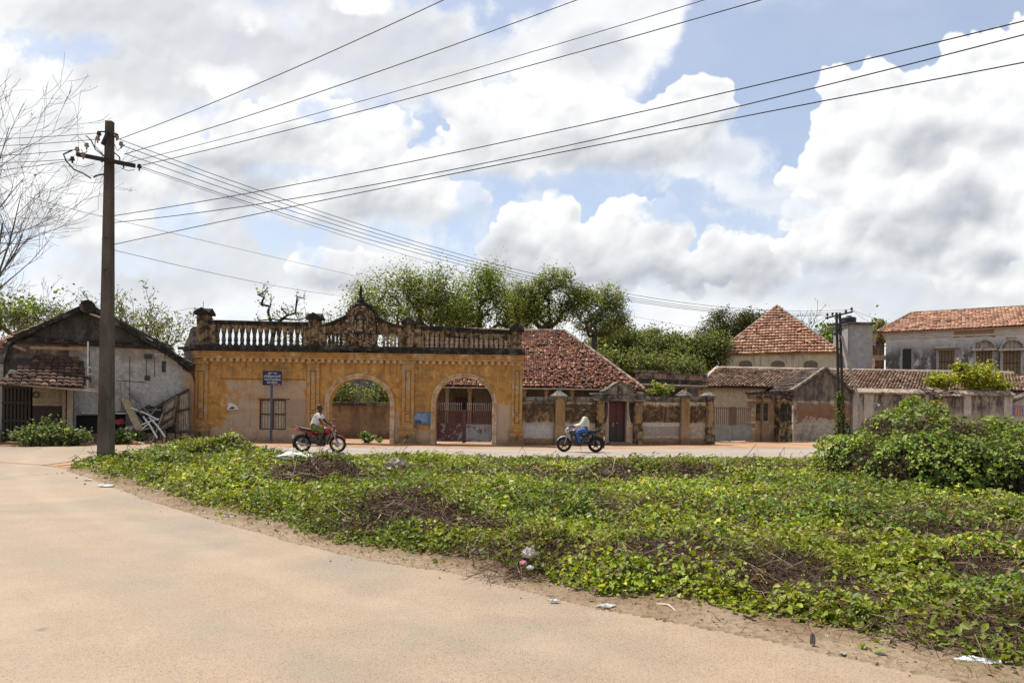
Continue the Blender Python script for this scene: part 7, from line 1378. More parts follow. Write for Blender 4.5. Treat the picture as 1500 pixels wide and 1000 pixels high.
for k, (px, rx, lab) in enumerate(((500, 24, 'left leafy bush behind the courtyard wall in the arch'), (555, 26, 'right leafy bush behind the courtyard wall in the arch'))): ptree('courtyard_bush', lab, px, 41, [(px, 582, rx, 14), (px+6, 571, rx*.5, 8), (px, 592, rx, 10)], 60, 1500, .14, MUTED, .07, M_bark, 33+k, 'bushes behind the courtyard wall', .5, .4, cat='bush', stem_top=1.0)
CT = Frame(480, 44, 580, 44); q = MB(); q.box(-3, CT.L+3, 0, .3, -.05, CT.z(527, 545)); Tn = CT.thing('grey_back_wall', 'dim grey plaster wall high behind the bushes in the left arch', 'wall'); q.build('wall_body', plaster('dim_grey_wall', (.20, .20, .19), (.26, .25, .23), (.05, .05, .05), 3, .6), Tn)
# ---------------------------------------------------------------- shrubs
def shrub(name, label, px, py, w_, h, nst, nl, ls, pal, seed=1, group=None, cat='shrub', Y=None, z0=0.0, mat=None):
    r_ = np.random.default_rng(seed); b = ground(px, py) if Y is None else at(px, py, Y); b = np.array([b.x, b.y, z0 if Y is None else b.z]); T = thing(name, label, cat, tuple(b), 0, group)
    a = r_.uniform(0, 6.283, nst); rr = r_.random(nst)**.6; E = np.stack([np.cos(a)*rr*w_, np.sin(a)*rr*w_*.7, h*(1-.45*rr**2)*r_.uniform(.65, 1.05, nst)], 1); S = E*[.12, .12, 0]
    M = (S+E)/2+r_.normal(0, .06*h, (nst, 3)); edges_mesh('stems', np.concatenate([S, M]), np.concatenate([M, E]), np.full(2*nst, .012), np.full(2*nst, .007), M_bark, T, 4)
    k = r_.integers(0, nst, nl); f = r_.random((nl, 1))**.55; P = S[k]+(E[k]-S[k])*f+r_.normal(0, .10*h+.02, (nl, 3)); P[:, 2] = np.abs(P[:, 2])+.02; N = r_.normal(size=(nl, 3))*.6+[0, -.25, .8]; C = pick(pal, nl)*(.8+.4*r_.random(nst))[k][:, None]; leaf_mesh('foliage', P, N, ls*r_.lognormal(0, .3, nl), C, mat or M_tree, T, 6 if Y is None and b[1] < 14 else 4); return T
for k, (px, py, w_, h, lab) in enumerate(((45, 653, .85, .75, 'low pale green shrub in front of the dark slatted door'), (78, 652, 1.0, 1.05, 'largest pale green shrub in front of the boarded panel'), (108, 652, .7, .7, 'small pale green shrub left of the tall pole'), (176, 650, .7, .6, 'pale yellow green shrub just right of the tall pole foot'), (198, 648, .45, .45, 'bluish green plant at the foot of the leaning plank'))): shrub('roadside_shrub', lab, px, py, w_, h, 38, 900, .11, SHRUBP, 40+k, 'shrubs in front of the ruined house')
shrub('arch_plant', 'broad leaved pale plant growing at the foot of the left arch', 536, 648, .45, .5, 16, 170, .17, SHRUBP, 50); shrub('arch_weed', 'small weed in the left arch beside the broad leaved plant', 556, 648, .3, .22, 12, 120, .08, BRIGHT, 51)
shrub('gate_plant', 'leafy plant growing against the grey gate beside the dark pier', 1101, 645, .4, .65, 16, 230, .16, SHRUBP, 52); shrub('gate_weed', 'small green weed below the grey gate', 1068, 646, .45, .22, 10, 80, .09, BRIGHT, 53)
shrub('wall_sapling', 'yellow green sapling sprouting from the top of the boundary wall', 968, 581, .75, .8, 12, 190, .22, [((.26, .30, .07), 3), ((.17, .22, .05), 2)], 54, None, 'sapling', 35.8)
for k, (px, py, w_, h, n_, lab) in enumerate(((1432, 571, 1.6, 1.75, 2300, 'taller yellow green bush over the grey street wall'), (1376, 570, 1.1, 1.15, 1300, 'lower yellow green bush left of the taller one over the wall'), (1464, 572, .9, .75, 600, 'small low bush at the end of the grey street wall'), (1403, 545, .6, .7, 260, 'thin sprig standing up between the two yellow green bushes'))): shrub('wall_top_bush', lab, px, py, w_, h, 44, n_, .17, YEL, 56+k, 'bushes over the grey street wall', 'bush', 44.2)
shrub('wall_weed', 'thin feathery weed in front of the grey wall left of the mound', 1316, 655, .9, 1.5, 22, 260, .09, BRIGHT, 62)
def ivy():
    T = thing('pole_ivy', 'green ivy climbing the foot of the slim iron pole', 'ivy', tuple(B2)); n = 800; t = RNG.random(n)**1.9; z = t*2.9+.1; w_ = .16+.26*np.exp(-((z-.75)/.5)**2)+.12*(RNG.random(n) < .2); a = RNG.uniform(0, 6.28, n)
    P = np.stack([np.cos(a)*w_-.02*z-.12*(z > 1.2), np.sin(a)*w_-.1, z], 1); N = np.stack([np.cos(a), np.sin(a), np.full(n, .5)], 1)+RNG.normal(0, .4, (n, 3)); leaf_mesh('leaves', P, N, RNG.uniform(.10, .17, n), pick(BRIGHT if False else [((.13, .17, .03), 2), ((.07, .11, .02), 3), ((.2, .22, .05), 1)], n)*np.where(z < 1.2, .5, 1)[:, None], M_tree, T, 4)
    m = 60; A = np.stack([RNG.normal(0, .1, m), RNG.normal(-.1, .08, m), RNG.uniform(0, 2.2, m)], 1); edges_mesh('vines', A, A+np.stack([RNG.normal(0, .08, m), RNG.normal(0, .05, m), RNG.uniform(.3, .6, m)], 1), np.full(m, .012), np.full(m, .008), M_bark, T, 4)
ivy()
# ---------------------------------------------------------------- creeper smothered mounds on the right
MOUNDP = [((0.14, 0.199, 0.025), 4), ((0.187, 0.251, 0.031), 3), ((0.083, 0.132, 0.021), 3), ((0.258, 0.297, 0.047), 1.4), ((0.331, 0.354, 0.085), 0.6), ((0.134, 0.103, 0.051), 0.7)]
def creeper_mound(name, label, lumps, per, seed, cat='bush'):
    r_ = np.random.default_rng(seed); c0 = lumps[0]; T = thing(name, label, cat, (c0[0], c0[1], 0)); o = np.array([c0[0], c0[1], 0]); Ps, Ns = [], []
    def fld(P): return np.min([((np.abs(P[:, 0]-l[0])/l[3])**l[6]+(np.abs(P[:, 1]-l[1])/l[4])**l[6]+(np.abs(P[:, 2])/l[5])**l[6])**(1/l[6]) for l in lumps], 0)
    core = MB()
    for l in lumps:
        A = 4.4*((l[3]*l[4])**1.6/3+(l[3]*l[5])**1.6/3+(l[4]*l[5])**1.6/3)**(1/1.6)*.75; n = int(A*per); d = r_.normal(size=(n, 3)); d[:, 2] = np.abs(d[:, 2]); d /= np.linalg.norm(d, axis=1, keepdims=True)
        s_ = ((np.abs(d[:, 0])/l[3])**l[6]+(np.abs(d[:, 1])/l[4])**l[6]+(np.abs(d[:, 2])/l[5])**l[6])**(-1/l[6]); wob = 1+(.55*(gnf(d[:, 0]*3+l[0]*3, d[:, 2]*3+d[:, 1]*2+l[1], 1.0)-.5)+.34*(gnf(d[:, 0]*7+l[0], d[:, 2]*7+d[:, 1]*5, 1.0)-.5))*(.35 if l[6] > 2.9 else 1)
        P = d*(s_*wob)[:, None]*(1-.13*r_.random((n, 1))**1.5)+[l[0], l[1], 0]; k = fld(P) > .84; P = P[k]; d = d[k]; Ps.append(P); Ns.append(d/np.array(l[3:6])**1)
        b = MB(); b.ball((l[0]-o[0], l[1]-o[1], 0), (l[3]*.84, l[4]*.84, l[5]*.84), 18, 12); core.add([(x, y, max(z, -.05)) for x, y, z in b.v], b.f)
    core.build('stems', M_core, T, smooth=True); P, N = np.concatenate(Ps), np.concatenate(Ns); N /= np.linalg.norm(N, axis=1, keepdims=True); m = len(P)  # solid dark core added; its colour stands in for shade inside the foliage
    dead_ = gnf(P[:, 0]+P[:, 2], P[:, 1]+P[:, 2]*1.7, 1.15); kill = (dead_ > .60) & (r_.random(m) < .82) & (P[:, 2] < 1.45+.5*(dead_-.6)); Pd, Nd = P[kill], N[kill]; P, N = P[~kill], N[~kill]; m = len(P); tone = gnf(P[:, 0]*1.1+3, P[:, 2]*1.4+P[:, 1], 1.3)
    C = pick(MOUNDP, m)*(.35+1.5*tone)[:, None]; yel = (gnf(P[:, 0]+40, P[:, 2]+P[:, 1], .9) > .58) & (P[:, 2] > .6); C[yel] = C[yel]*.55+.45*np.array([.34, .35, .045])  # patches of higher leaves coloured yellower, as if lit on top
    leaf_mesh('foliage', P-o, N*.8+r_.normal(0, .5, (m, 3))+[-.1, 0, .35], .074*r_.lognormal(0, .32, m), C, M_leaf, T, 6)
    if len(Pd): k = min(len(Pd), 5200); Pd, Nd = Pd[:k], Nd[:k]; D = r_.normal(size=(k, 3)); D -= Nd*(D*Nd).sum(1, keepdims=True)*.8; stem_mesh('dead_vines', Pd-o-Nd*.03, Pd-o+D*.16+Nd*.02, .006, pick([((.07, .045, .032), 4), ((.04, .027, .022), 3), ((.15, .09, .06), 1)], k), M_stick, T, .5)
def ml(px, Y, rx, ry, rz, e=2.2): c = at(px, 640, Y); return (c.x, Y, 0, rx, ry, rz, e)
creeper_mound('boxy_creeper_bush', 'small boxy creeper covered bush at the left end of the big mound', [ml(1234, 16.4, .46, .85, 1.16, 3.8), ml(1246, 15.8, .30, .55, .92, 3.2)], 1250, 71)
creeper_mound('creeper_mound', 'tall rounded mound smothered in green creeper in front of the grey wall', [ml(1348, 15.9, 1.15, 1.8, 1.82, 2.5), ml(1303, 15.2, .62, 1.2, 1.42, 2.7), ml(1398, 15.2, 1.05, 1.6, 1.42, 2.4), ml(1350, 14.0, .80, .95, 1.38, 2.9), ml(1296, 14.5, .42, .7, 1.10, 3.0), ml(1415, 13.8, .75, 1.0, 1.22, 2.9), ml(1375, 13.4, .7, .7, .95, 2.8)], 1150, 72)
creeper_mound('creeper_mound', 'lower yellowish creeper mound running out of the right edge', [ml(1495, 15.9, 1.1, 1.9, 1.48, 2.4), ml(1480, 13.6, .75, 1.1, 1.15, 2.8), ml(1580, 15.0, 1.5, 2.2, 1.5, 2.4), ml(1570, 13, 1.2, 1.3, .85, 2.3)], 950, 73)
# ---------------------------------------------------------------- litter
def litter(name, label, cat, px, py, sx_, sy_, sz_, mat, seed, z0=.0, rz=0, group=None):
    r_ = random.Random(seed); p = ground(px, py, z0); b = MB(); b.ball((0, 0, 0), (sx_, sy_, sz_), 14, 8); f = [r_.uniform(.72, 1.28) for _ in range(7)]
    b.v = [(x*(1+.22*math.sin(f[0]*9*y/sy_+f[1]*7)+r_.gauss(0, .05)), y*(1+.2*math.sin(f[2]*8*x/sx_)+r_.gauss(0, .05)), max(z, -sz_*.4)*(1+.45*math.sin(f[3]*11*x/sx_+f[4]*9*y/sy_)+r_.gauss(0, .06))) for x, y, z in b.v]
    o = b.build(name, mat); o.location = (p.x, p.y, z0+sz_*.35); o.rotation_euler = (0, 0, rz); return tag(o, label, cat, group, 'thing')
M_bag = simple('white_plastic', (.66, .65, .64), .45, .15, 12); M_grime = simple('grimy_paper', (.48, .46, .43), .8, .3, 14)
litter('plastic_sheet', 'crumpled white plastic sheet lying on the creeper behind the red motorcycle', 'plastic sheet', 432, 671, .42, .26, .10, M_bag, 1, .33)
litter('paper_scrap', 'bright white scrap of paper caught on the creeper at middle right', 'scrap', 1093, 781, .075, .05, .035, M_bag, 2, .22, .5)
litter('plastic_bag', 'round pale plastic bag by the dead vines near the road edge', 'plastic bag', 775, 814, .06, .05, .055, simple('pinkish_plastic', (.52, .45, .40), .5, .2, 14), 3, .18)
litter('wrapper', 'pink wrapper below the round pale bag', 'wrapper', 766, 826, .035, .03, .025, simple('pink_wrapper', (.55, .22, .28), .5), 4, .13); litter('wrapper', 'small white wrapper right of the pink one', 'wrapper', 777, 832, .028, .024, .02, M_bag, 5, .13)
litter('stone', 'grey broken stone on the creeper behind the dark heap', 'stone', 580, 683, .22, .18, .13, simple('grey_stone', (.30, .25, .20), .95, .3, 5), 6, .25)
for k, (px, py, a, b_, c, rz, lab) in enumerate(((1437, 969, .15, .035, .02, -.25, 'long crumpled white and blue wrapper at the bottom right'), (1466, 963, .06, .02, .012, .1, 'short white strip above the long wrapper'), (1286, 956, .025, .02, .014, 0, 'white scrap on the dirt below the creeper edge'), (1210, 932, .022, .012, .01, .4, 'tiny white scrap by the upright dark one'), (1235, 957, .02, .015, .01, 0, 'pale chip lying on the road margin'), (155, 712, .16, .06, .03, .1, 'white scrap on the verge below the tall pole'), (130, 703, .10, .04, .02, 0, 'small white scrap left of the other near the tall pole'), (335, 757, .08, .03, .02, .2, 'pale scrap on the verge left of the bent stick'), (888, 888, .07, .035, .015, .1, 'pale leaf like scrap on the dirt edge at bottom centre'), (812, 880, .05, .02, .012, -.1, 'yellowish scrap left of the pale one on the dirt edge'))): litter('litter_scrap', lab, 'litter', px, py, a, b_, c, M_bag if k in (0, 1, 5) else M_grime, 10+k, .015, rz, 'scraps along the verge')
litter('dark_scrap', 'small black and white crumpled scrap standing on the dirt verge', 'litter', 1190, 941, .018, .018, .045, simple('black_white_scrap', (.10, .10, .10), .6, .9, 16), 30, .03)
for k, (a, b_, lab) in enumerate((((388, 765), (400, 770), 'pale bent stick on the verge at left'), ((962, 884), (990, 894), 'pale broken stick on the red dirt at the creeper edge'), ((1285, 940), (1318, 946), 'thin pale stick under the creeper edge at lower right'))):
    p, q_ = ground(*a, .02), ground(*b_, .02); m_ = (p+q_)/2+Vector((.02, .02, .015)); b = MB(); b.tube([Vector((0, 0, 0)), m_-p, q_-p], [.012, .011, .006], 6); o = b.build('fallen_stick', simple('pale_stick', (.42, .34, .25), .9, .3, 12)); o.location = p; tag(o, lab, 'stick', None, 'thing')
WL = RW.thing('wall_lamp', 'small white lamp bracket on the grey street wall left of the mound', 'lamp'); q = MB(); a, z_ = RW.uz(1280, 592); q.tube([(a-.25, -.02, z_+.05), (a, -.25, z_+.06), (a+.12, -.3, z_)], .025, 6); q.ball((a+.12, -.3, z_-.04), (.10, .08, .09), 8, 6); q.build('lamp_head', simple('white_lamp', (.6, .6, .6), .6), WL)
# ---------------------------------------------------------------- cloud picture for the sky dome, computed here from noise and puffs
def vnoise(h, w, cell, rs):
    gh, gw = int(h/cell)+3, int(w/cell)+3
    g = rs.random((gh, gw), dtype=np.float32)
    y = np.arange(h, dtype=np.float32)/cell; x = np.arange(w, dtype=np.float32)/cell
    iy, ix = y.astype(int), x.astype(int); fy, fx = y-iy, x-ix
    fy = fy*fy*(3-2*fy); fx = fx*fx*(3-2*fx)
    a = g[iy]*(1-fy)[:, None]+g[iy+1]*fy[:, None]
    return a[:, ix]*(1-fx)+a[:, ix+1]*fx
def fbm(h, w, cell, octv, seed, gain=.55, ax=1.0):
    rs = np.random.default_rng(seed); s = 0; a = 1; t = 0
    for k in range(octv):
        c = max(cell/2**k, 1.2)
        if ax == 1.0: n = vnoise(h, w, c, rs)
        else:
            n = vnoise(h, int(w/ax)+2, c, rs); xs = np.clip(np.arange(w)/ax, 0, n.shape[1]-2); i = xs.astype(int); f = (xs-i).astype(np.float32); n = n[:, i]*(1-f)+n[:, i+1]*f
        s = s+a*n; t += a; a *= gain
    return (s/t).astype(np.float32)
def sst(x, a, b):
    t = np.clip((x-a)/(b-a), 0, 1); return t*t*(3-2*t)
def gblur(a, r):
    r = max(1, int(r))
    for _ in range(3):
        for ax in (0, 1):
            p = np.pad(a, [(r+1, r) if i == ax else (0, 0) for i in (0, 1)], mode='edge'); c = np.cumsum(p, axis=ax, dtype=np.float64)
            a = ((c[2*r+1:]-c[:-2*r-1]) if ax == 0 else (c[:, 2*r+1:]-c[:, :-2*r-1]))/(2*r+1)
    return a.astype(np.float32)
def warp(a, dx, dy):
    h, w = a.shape; yy, xx = np.mgrid[0:h, 0:w].astype(np.float32)
    x = np.clip(xx+dx, 0, w-1.01); y = np.clip(yy+dy, 0, h-1.01); i, j = y.astype(int), x.astype(int); fy, fx = y-i, x-j
    return (a[i, j]*(1-fx)+a[i, j+1]*fx)*(1-fy)+(a[i+1, j]*(1-fx)+a[i+1, j+1]*fx)*fy
def cloud_sector(X0=-260, X1=1760, Y0=-150, Y1=640):
    h, w = Y1-Y0, X1-X0; rs = random.Random(11)
    yy, xx = np.mgrid[Y0:Y1, X0:X1].astype(np.float32)
    col = np.full((h, w, 3), .9, np.float32); A = np.zeros((h, w), np.float32)
    def over(c, a):
        nonlocal col, A
        na = a+A*(1-a); col[:] = (c*a[..., None]+col*(A*(1-a))[..., None])/np.maximum(na, 1e-4)[..., None]; A = na
    def ell(lst, k=1.0):
        m = np.full((h, w), -2, np.float32)
        for e in lst: m = np.maximum(m, (1-np.sqrt(((xx-e[0])/e[2])**2+((yy-e[1])/e[3])**2))*k)
        return m
    tint = lambda v: np.stack([v*(.62+.38*np.clip(v, 0, 1)), v*(.75+.25*np.clip(v, 0, 1)), v*(.94+.06*np.clip(v, 0, 1))], -1)
    # thin veil, thicker towards the horizon
    n = fbm(h, w, 260, 7, 1, .55, 2.0); n2 = fbm(h, w, 70, 6, 2, .6, 1.6)
    over(tint(.80+.16*n2), sst(n+.22*sst(yy, 150, 560)+.25*(n2-.5), .50, .86)*.80)
    # broad soft grey-white layer
    def soft(lst, seed, grey, dens=1.0, edge=.5, lo=.62, hi=.97):
        m = np.full((h, w), -1, np.float32)
        for e in lst: m = np.maximum(m, (1-np.sqrt(((xx-e[0])/e[2])**2+((yy-e[1])/e[3])**2)))
        m = gblur(m, 10); f = fbm(h, w, 130, 8, seed, .58); f2 = fbm(h, w, 46, 7, seed+1, .6)
        fld = m+(f-.5)*2.0+(f2-.5)*.9; a = sst(fld, -.05, edge)*dens
        g = gblur(np.maximum(ell(grey), -.3), 18) if grey else np.full((h, w), -.3, np.float32)
        lit = hi-(hi-lo)*sst(g+.55*(f-.5)+.35*(f2-.5), -.12, .5)
        fg = gblur(fld, 3); rel = fg-np.roll(np.roll(fg, 9, 0), 5, 1)
        over(tint(np.clip(lit-.22*rel, .55, 1.08)), a)
    # cauliflower heaps of puffs, lit from the upper left
    def heap(lst, seed, grey, n0=1.0, crisp=.5, lo=.70, hi=1.03, base=None, r0=(.2, .42)):
        r_ = random.Random(seed); sp = []
        for cx, cy, rx, ry in lst:
            k = int(max(6, 16*n0*rx*ry/(80*60))); k = min(k, 46)
            for _ in range(k):
                a = r_.uniform(0, 2*math.pi); q = math.sqrt(r_.random())*.92
                x, y = cx+rx*q*math.cos(a), cy+ry*q*math.sin(a); r = min(rx, ry)*r_.uniform(*r0)
                sp.append((x, y, r_.uniform(-.2, .5)*r, r))
        lev = sp
        for L in range(3):
            nx = []
            for x, y, z, r in lev:
                if r < 5: continue
                for _ in range(6 if L == 0 else 4):
                    a = r_.uniform(-math.pi, 0) if r_.random() < .72 else r_.uniform(0, math.pi); b = r_.uniform(.0, 1.2)
                    nx.append((x+r*.86*math.cos(a)*math.cos(b), y+r*.86*math.sin(a)*math.cos(b), z+r*.7*math.sin(b), r*r_.uniform(.32, .58)))
            sp += nx; lev = nx
        H = np.full((h, w), -60, np.float32)
        for x, y, z, r in sp:
            x -= X0; y -= Y0; i0, i1, j0, j1 = int(y-r), int(y+r)+2, int(x-r), int(x+r)+2
            if i1 <= 0 or j1 <= 0 or i0 >= h or j0 >= w: continue
            i0, j0 = max(i0, 0), max(j0, 0); ys = np.arange(i0, min(i1, h))[:, None]; xs = np.arange(j0, min(j1, w))[None]
            dd = r*r-(ys-y)**2-(xs-x)**2; s_ = H[i0:i1, j0:j1]; np.maximum(s_, np.where(dd > 0, z+np.sqrt(np.maximum(dd, 0)), -60), out=s_)
        core = np.full((h, w), -2, np.float32)
        for e in lst: core = np.maximum(core, 1-np.sqrt(((xx-e[0])/e[2])**2+((yy-e[1])/e[3])**2))
        H = np.where((core > .12) & (H < 0), core*20, H)
        wx = (fbm(h, w, 42, 7, seed+5, .68)-.5)*46; wy = (fbm(h, w, 42, 7, seed+6, .68)-.5)*46
        H = warp(H, wx, wy); inside = (H > -50).astype(np.float32)
        Hc = np.where(H > -50, H, -4)
        f = fbm(h, w, 24, 6, seed+2, .62); fb = fbm(h, w, 110, 7, seed+3, .58)
        sm = gblur(inside, 3*crisp+1); sw = gblur(inside, 9)
        gyw = np.gradient(gblur(inside, 13), axis=0); bot = sst(-gyw, .002, .016)
        ff = fbm(h, w, 9, 4, seed+9, .7)
        a = sst(sm+(f-.5)*.7+(ff-.5)*.45, .34, .38+.5*crisp)
        s2 = gblur(inside, 20); a = a*(1-bot)+bot*np.minimum(sst(s2+(fb-.5)*.8+(f-.5)*.5, .30, .92), sst(sm, 0, .6))
        if base is not None: a = a*sst(base+(fb-.5)*90-yy, 0, 70)
        lit = 0
        for s_, k in ((2, .35), (6, .8), (16, 1.0)):
            B = gblur(Hc, s_); gx = np.gradient(B, axis=1); gy = np.gradient(B, axis=0)
            lit = lit+k*(gx*.45+gy*.9)/(1+.5*np.sqrt(gx*gx+gy*gy))
        g = gblur(np.maximum(ell(grey), -.4), 14) if grey else np.full((h, w), -.4, np.float32)
        gg = sst(g+.5*(fb-.5)+.3*(f-.5), -.15, .5)
        v = hi-.115+lit*.115-(hi-lo)*gg*.75-bot*.05+(f-.5)*.12+(ff-.5)*.05-(fb-.5)*.16
        v = v+.06*(1-sst(sw, .3, .9))*(1-gg)
        over(tint(np.clip(v, .58, 1.1)), a)
    soft([(60, 230, 330, 190), (330, 300, 360, 190), (520, 330, 300, 130), (200, 430, 420, 100), (640, 400, 330, 90), (-150, 300, 250, 300)], 20, [(380, 370, 210, 70), (220, 395, 160, 80), (560, 285, 130, 40), (300, 240, 200, 50), (650, 300, 100, 50)], .78, .5, .80, .96)
    soft([(1100, 470, 500, 110), (1350, 430, 420, 120), (1150, 300, 190, 55), (700, 460, 400, 70), (1700, 300, 200, 300), (1040, 230, 120, 40)], 40, [(1150, 415, 240, 40), (1340, 440, 200, 40), (1060, 235, 60, 25)], .75, .6, .80, .97)
    heap([(480, 388, 70, 30), (540, 382, 40, 22), (600, 380, 25, 16), (500, 412, 90, 18)], 3, [(470, 415, 110, 12)], 1, .7, .8, 1.0, None)
    heap([(790, 330, 62, 45), (930, 330, 62, 48), (880, 360, 80, 40), (985, 350, 28, 35), (1075, 370, 70, 38), (1010, 395, 70, 30), (840, 400, 130, 36), (740, 400, 50, 60), (1120, 400, 60, 40), (950, 382, 36, 24)], 4, [(850, 380, 40, 40), (960, 395, 60, 30), (740, 380, 60, 60), (1130, 395, 60, 30), (880, 430, 240, 25)], 1.2, .45, .76, 1.02)
    heap([(500, 225, 110, 48), (590, 265, 75, 50), (440, 170, 70, 50), (560, 190, 50, 40), (380, 220, 90, 60), (640, 300, 90, 40), (180, 150, 170, 70), (40, 140, 90, 75), (260, 260, 150, 60), (90, 250, 130, 80), (520, 300, 90, 40), (400, 300, 130, 40), (170, 330, 110, 60)], 5, [(330, 265, 110, 45), (560, 300, 120, 25), (420, 200, 60, 25), (160, 250, 60, 30)], 1.0, .55, .78, 1.03)
    heap([(820, 150, 90, 55), (880, 190, 110, 55), (740, 180, 90, 55), (1035, 150, 50, 46), (985, 180, 62, 46), (920, 225, 130, 34), (700, 230, 110, 40), (830, 110, 30, 22), (660, 130, 60, 40), (790, 260, 60, 30)], 6, [(900, 235, 150, 22), (840, 205, 60, 22), (700, 215, 60, 25), (1000, 215, 60, 18)], 1.1, .5, .84, 1.03)
    heap([(1480, 110, 110, 70), (1350, 150, 90, 60), (1250, 130, 55, 42), (1230, 190, 50, 50), (1430, 220, 150, 90), (1290, 260, 110, 70), (1200, 320, 70, 40), (1220, 370, 90, 38), (1380, 340, 150, 70), (1580, 60, 100, 70), (1600, 250, 180, 160), (1480, 420, 120, 36), (1250, 290, 60, 50), (1180, 265, 50, 22)], 8, [(1340, 345, 90, 45), (1420, 300, 60, 50), (1240, 385, 110, 16), (1330, 230, 50, 22), (1270, 330, 60, 20), (1470, 390, 60, 30), (1460, 200, 70, 30), (1370, 195, 50, 22), (1220, 240, 30, 30)], 1.1, .55, .77, 1.05)
    soft([(330, 60, 310, 130), (570, 70, 240, 120), (150, 30, 260, 70), (840, 60, 170, 95), (950, 20, 95, 55), (400, -80, 500, 90), (850, -60, 220, 60)], 9, [(300, 85, 230, 85), (560, 85, 190, 80), (160, 30, 180, 45), (870, 75, 70, 40), (430, -60, 350, 80)], .90, .5, .78, .98)
    soft([(370, 32, 50, 34), (360, 115, 70, 26), (25, 62, 40, 22), (520, 6, 50, 20), (470, 120, 60, 26)], 10, None, .9, .5, .9, 1.03)
    # a few openings stay blue
    n3 = fbm(h, w, 60, 6, 77, .6)
    hole = np.zeros((h, w), np.float32)
    for cx, cy, rx, ry, k in [(100, 75, 60, 26, .75), (35, 45, 50, 22, .6), (470, 170, 26, 20, .6), (600, 175, 22, 30, .7), (450, 345, 110, 34, .75), (560, 345, 60, 30, .6), (300, 160, 50, 30, .5), (250, 320, 60, 26, .6), (620, 170, 40, 40, .8), (980, 300, 70, 30, .8), (880, 265, 90, 20, .7), (1080, 325, 60, 26, .8), (400, 250, 100, 14, .4), (1130, 300, 60, 18, .3), (690, 320, 30, 60, .5), (700, 60, 30, 20, .3)]:
        hole = np.maximum(hole, k*sst(1-np.sqrt(((xx-cx)/rx)**2+((yy-cy)/ry)**2)+(n3-.5)*2.8, 0, .6))
    A = A*(1-hole); hz = .25+.14*(n2-.5); col[:] = (col*A[..., None]+np.float32(.96)*(hz*(1-A))[..., None])/np.maximum(A+hz*(1-A), 1e-3)[..., None]; A = A+hz*(1-A)
    return col, A, X0, Y0

def sky_image(W_=4608):
    """colour and cover of the clouds by direction, all round the horizon"""
    H_ = W_//2; col, A, X0, Y0 = cloud_sector()
    w2, h2 = W_//4, H_//4                                       # the part of the sky behind the viewer: plain broken cloud
    n = fbm(h2, w2+40, 90, 6, 91, .58, 1.6); n2 = fbm(h2, w2+40, 30, 5, 92, .6)
    for a in (n, n2): a[:, w2:w2+40] += (a[:, :40]-a[:, w2:w2+40]); a[:, :40] = a[:, :40]
    al = sst(n[:, :w2]+.3*(n2[:, :w2]-.5), .44, .58); br = .82+.3*(n2[:, :w2]-.5)+.2*(n[:, :w2]-.5)
    img = np.zeros((H_, W_, 4), np.float32)
    up = lambda a: np.repeat(np.repeat(a, 4, 0), 4, 1)
    for k in range(3): img[..., k] = up(np.clip(br, .6, 1)*(.97, .985, 1)[k])
    img[..., 3] = up(al)
    v0 = int(H_*.47); el_ = (np.arange(v0, H_)+.5)/H_*math.pi-math.pi/2
    u0, u1 = int(W_*.07), int(W_*.43); an = -((np.arange(u0, u1)+.5)/W_-.5)*2*math.pi      # atan2(y, x)
    E, Th = np.meshgrid(el_, an, indexing='ij')
    x, y, z = np.cos(E)*np.cos(Th), np.cos(E)*np.sin(Th), np.sin(E)
    xc, zc = x*CR+z*SR, -x*SR+z*CR
    ok = y > .25; yy_ = np.where(ok, y, 1)
    px, py = CX+F*xc/yy_-X0, CY-F*zc/yy_-Y0; h, w = A.shape
    ins = ok & (px > 1) & (px < w-3) & (py > 1) & (py < h-3)
    i, j = np.where(ins, py, 1).astype(int), np.where(ins, px, 1).astype(int)
    fy, fx = (np.where(ins, py, 1)-i)[..., None], (np.where(ins, px, 1)-j)[..., None]
    S = np.concatenate([col, A[..., None]], -1)
    bi = (S[i, j]*(1-fx)+S[i, j+1]*fx)*(1-fy)+(S[i+1, j]*(1-fx)+S[i+1, j+1]*fx)*fy
    edge = np.minimum(np.minimum(px, w-px), np.minimum(py, h*1.0)); f = np.where(ins, sst(edge, 2, 110), 0)[..., None]
    sub = img[v0:, u0:u1]; img[v0:, u0:u1] = bi*f+sub*(1-f)
    im = bpy.data.images.new('cloud_cover', W_, H_, alpha=True, float_buffer=False); im.colorspace_settings.name = 'Non-Color'; im.alpha_mode = 'CHANNEL_PACKED'
    im.pixels.foreach_set(np.clip(img, 0, 1).ravel()); im.update(); im.pack()
    return im
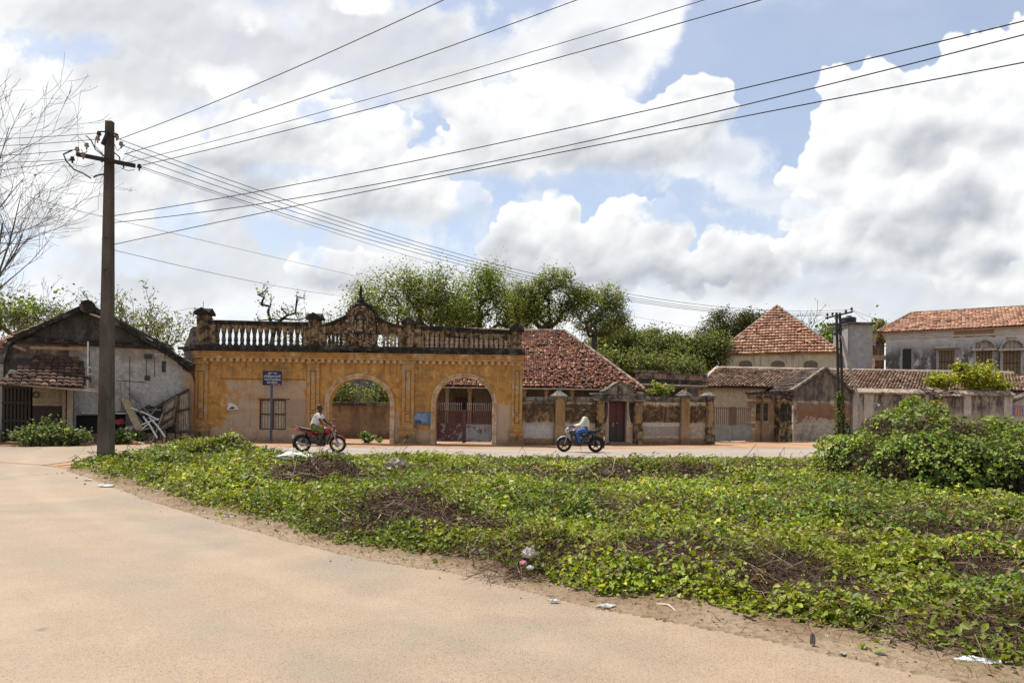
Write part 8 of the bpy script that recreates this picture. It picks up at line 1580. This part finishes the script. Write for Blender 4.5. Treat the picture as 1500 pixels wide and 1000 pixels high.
# ---------------------------------------------------------------- light and sky
SUN_EL, SUN_AZ = math.radians(66), math.radians(-48)          # azimuth from +Y towards +X
sd = Vector((math.sin(SUN_AZ)*math.cos(SUN_EL), math.cos(SUN_AZ)*math.cos(SUN_EL), math.sin(SUN_EL)))
sl = bpy.data.lights.new('sun', 'SUN'); sl.energy = 5.0; sl.angle = math.radians(.5); sl.color = (1, .955, .88)
so = bpy.data.objects.new('sun', sl); COL.objects.link(so); so.rotation_euler = sd.to_track_quat('Z', 'Y').to_euler()
w = bpy.data.worlds.new('World'); SC.world = w; w.use_nodes = True
W = NT(w.node_tree); W.t.nodes.clear()
d = W.coord('Generated')
sky = W.node('ShaderNodeTexSky', sky_type='NISHITA', sun_disc=False, sun_elevation=SUN_EL, sun_rotation=SUN_AZ, air_density=1.0, dust_density=1.2, ozone_density=1.0)
dx, dy, dz = W.xyz(W.vm('NORMALIZE', d)); tx = W.node('ShaderNodeTexImage', interpolation='Linear', extension='EXTEND'); tx.image = sky_image()
W.set(tx.inputs[0], W.comb(W.sub(.5, W.m('DIVIDE', W.m('ARCTAN2', dy, dx), 2*math.pi)), W.add(.5, W.m('DIVIDE', W.m('ARCSINE', dz), math.pi)), 0))
bg1 = W.node('ShaderNodeBackground'); W.set(bg1.inputs[0], sky.outputs[0]); bg1.inputs[1].default_value = .115
bg2 = W.node('ShaderNodeBackground'); W.set(bg2.inputs[0], tx.outputs[0]); bg2.inputs[1].default_value = .76
mx = W.node('ShaderNodeMixShader'); W.set(mx.inputs[0], tx.outputs[1]); W.t.links.new(bg1.outputs[0], mx.inputs[1]); W.t.links.new(bg2.outputs[0], mx.inputs[2])
out = W.node('ShaderNodeOutputWorld'); W.t.links.new(mx.outputs[0], out.inputs[0])
w.cycles.sampling_method = 'MANUAL'; w.cycles.sample_map_resolution = 512
vs = SC.view_settings; vs.view_transform = 'Standard'; vs.look = 'None'; vs.gamma = 1; vs.exposure = .46; vs.use_curve_mapping = False
SC.display_settings.display_device = 'sRGB'
SC.cycles.max_bounces = 6; SC.cycles.diffuse_bounces = 3; SC.cycles.glossy_bounces = 2; SC.cycles.transmission_bounces = 3; SC.cycles.transparent_max_bounces = 4
SC.cycles.use_adaptive_sampling = True; SC.cycles.use_denoising = True
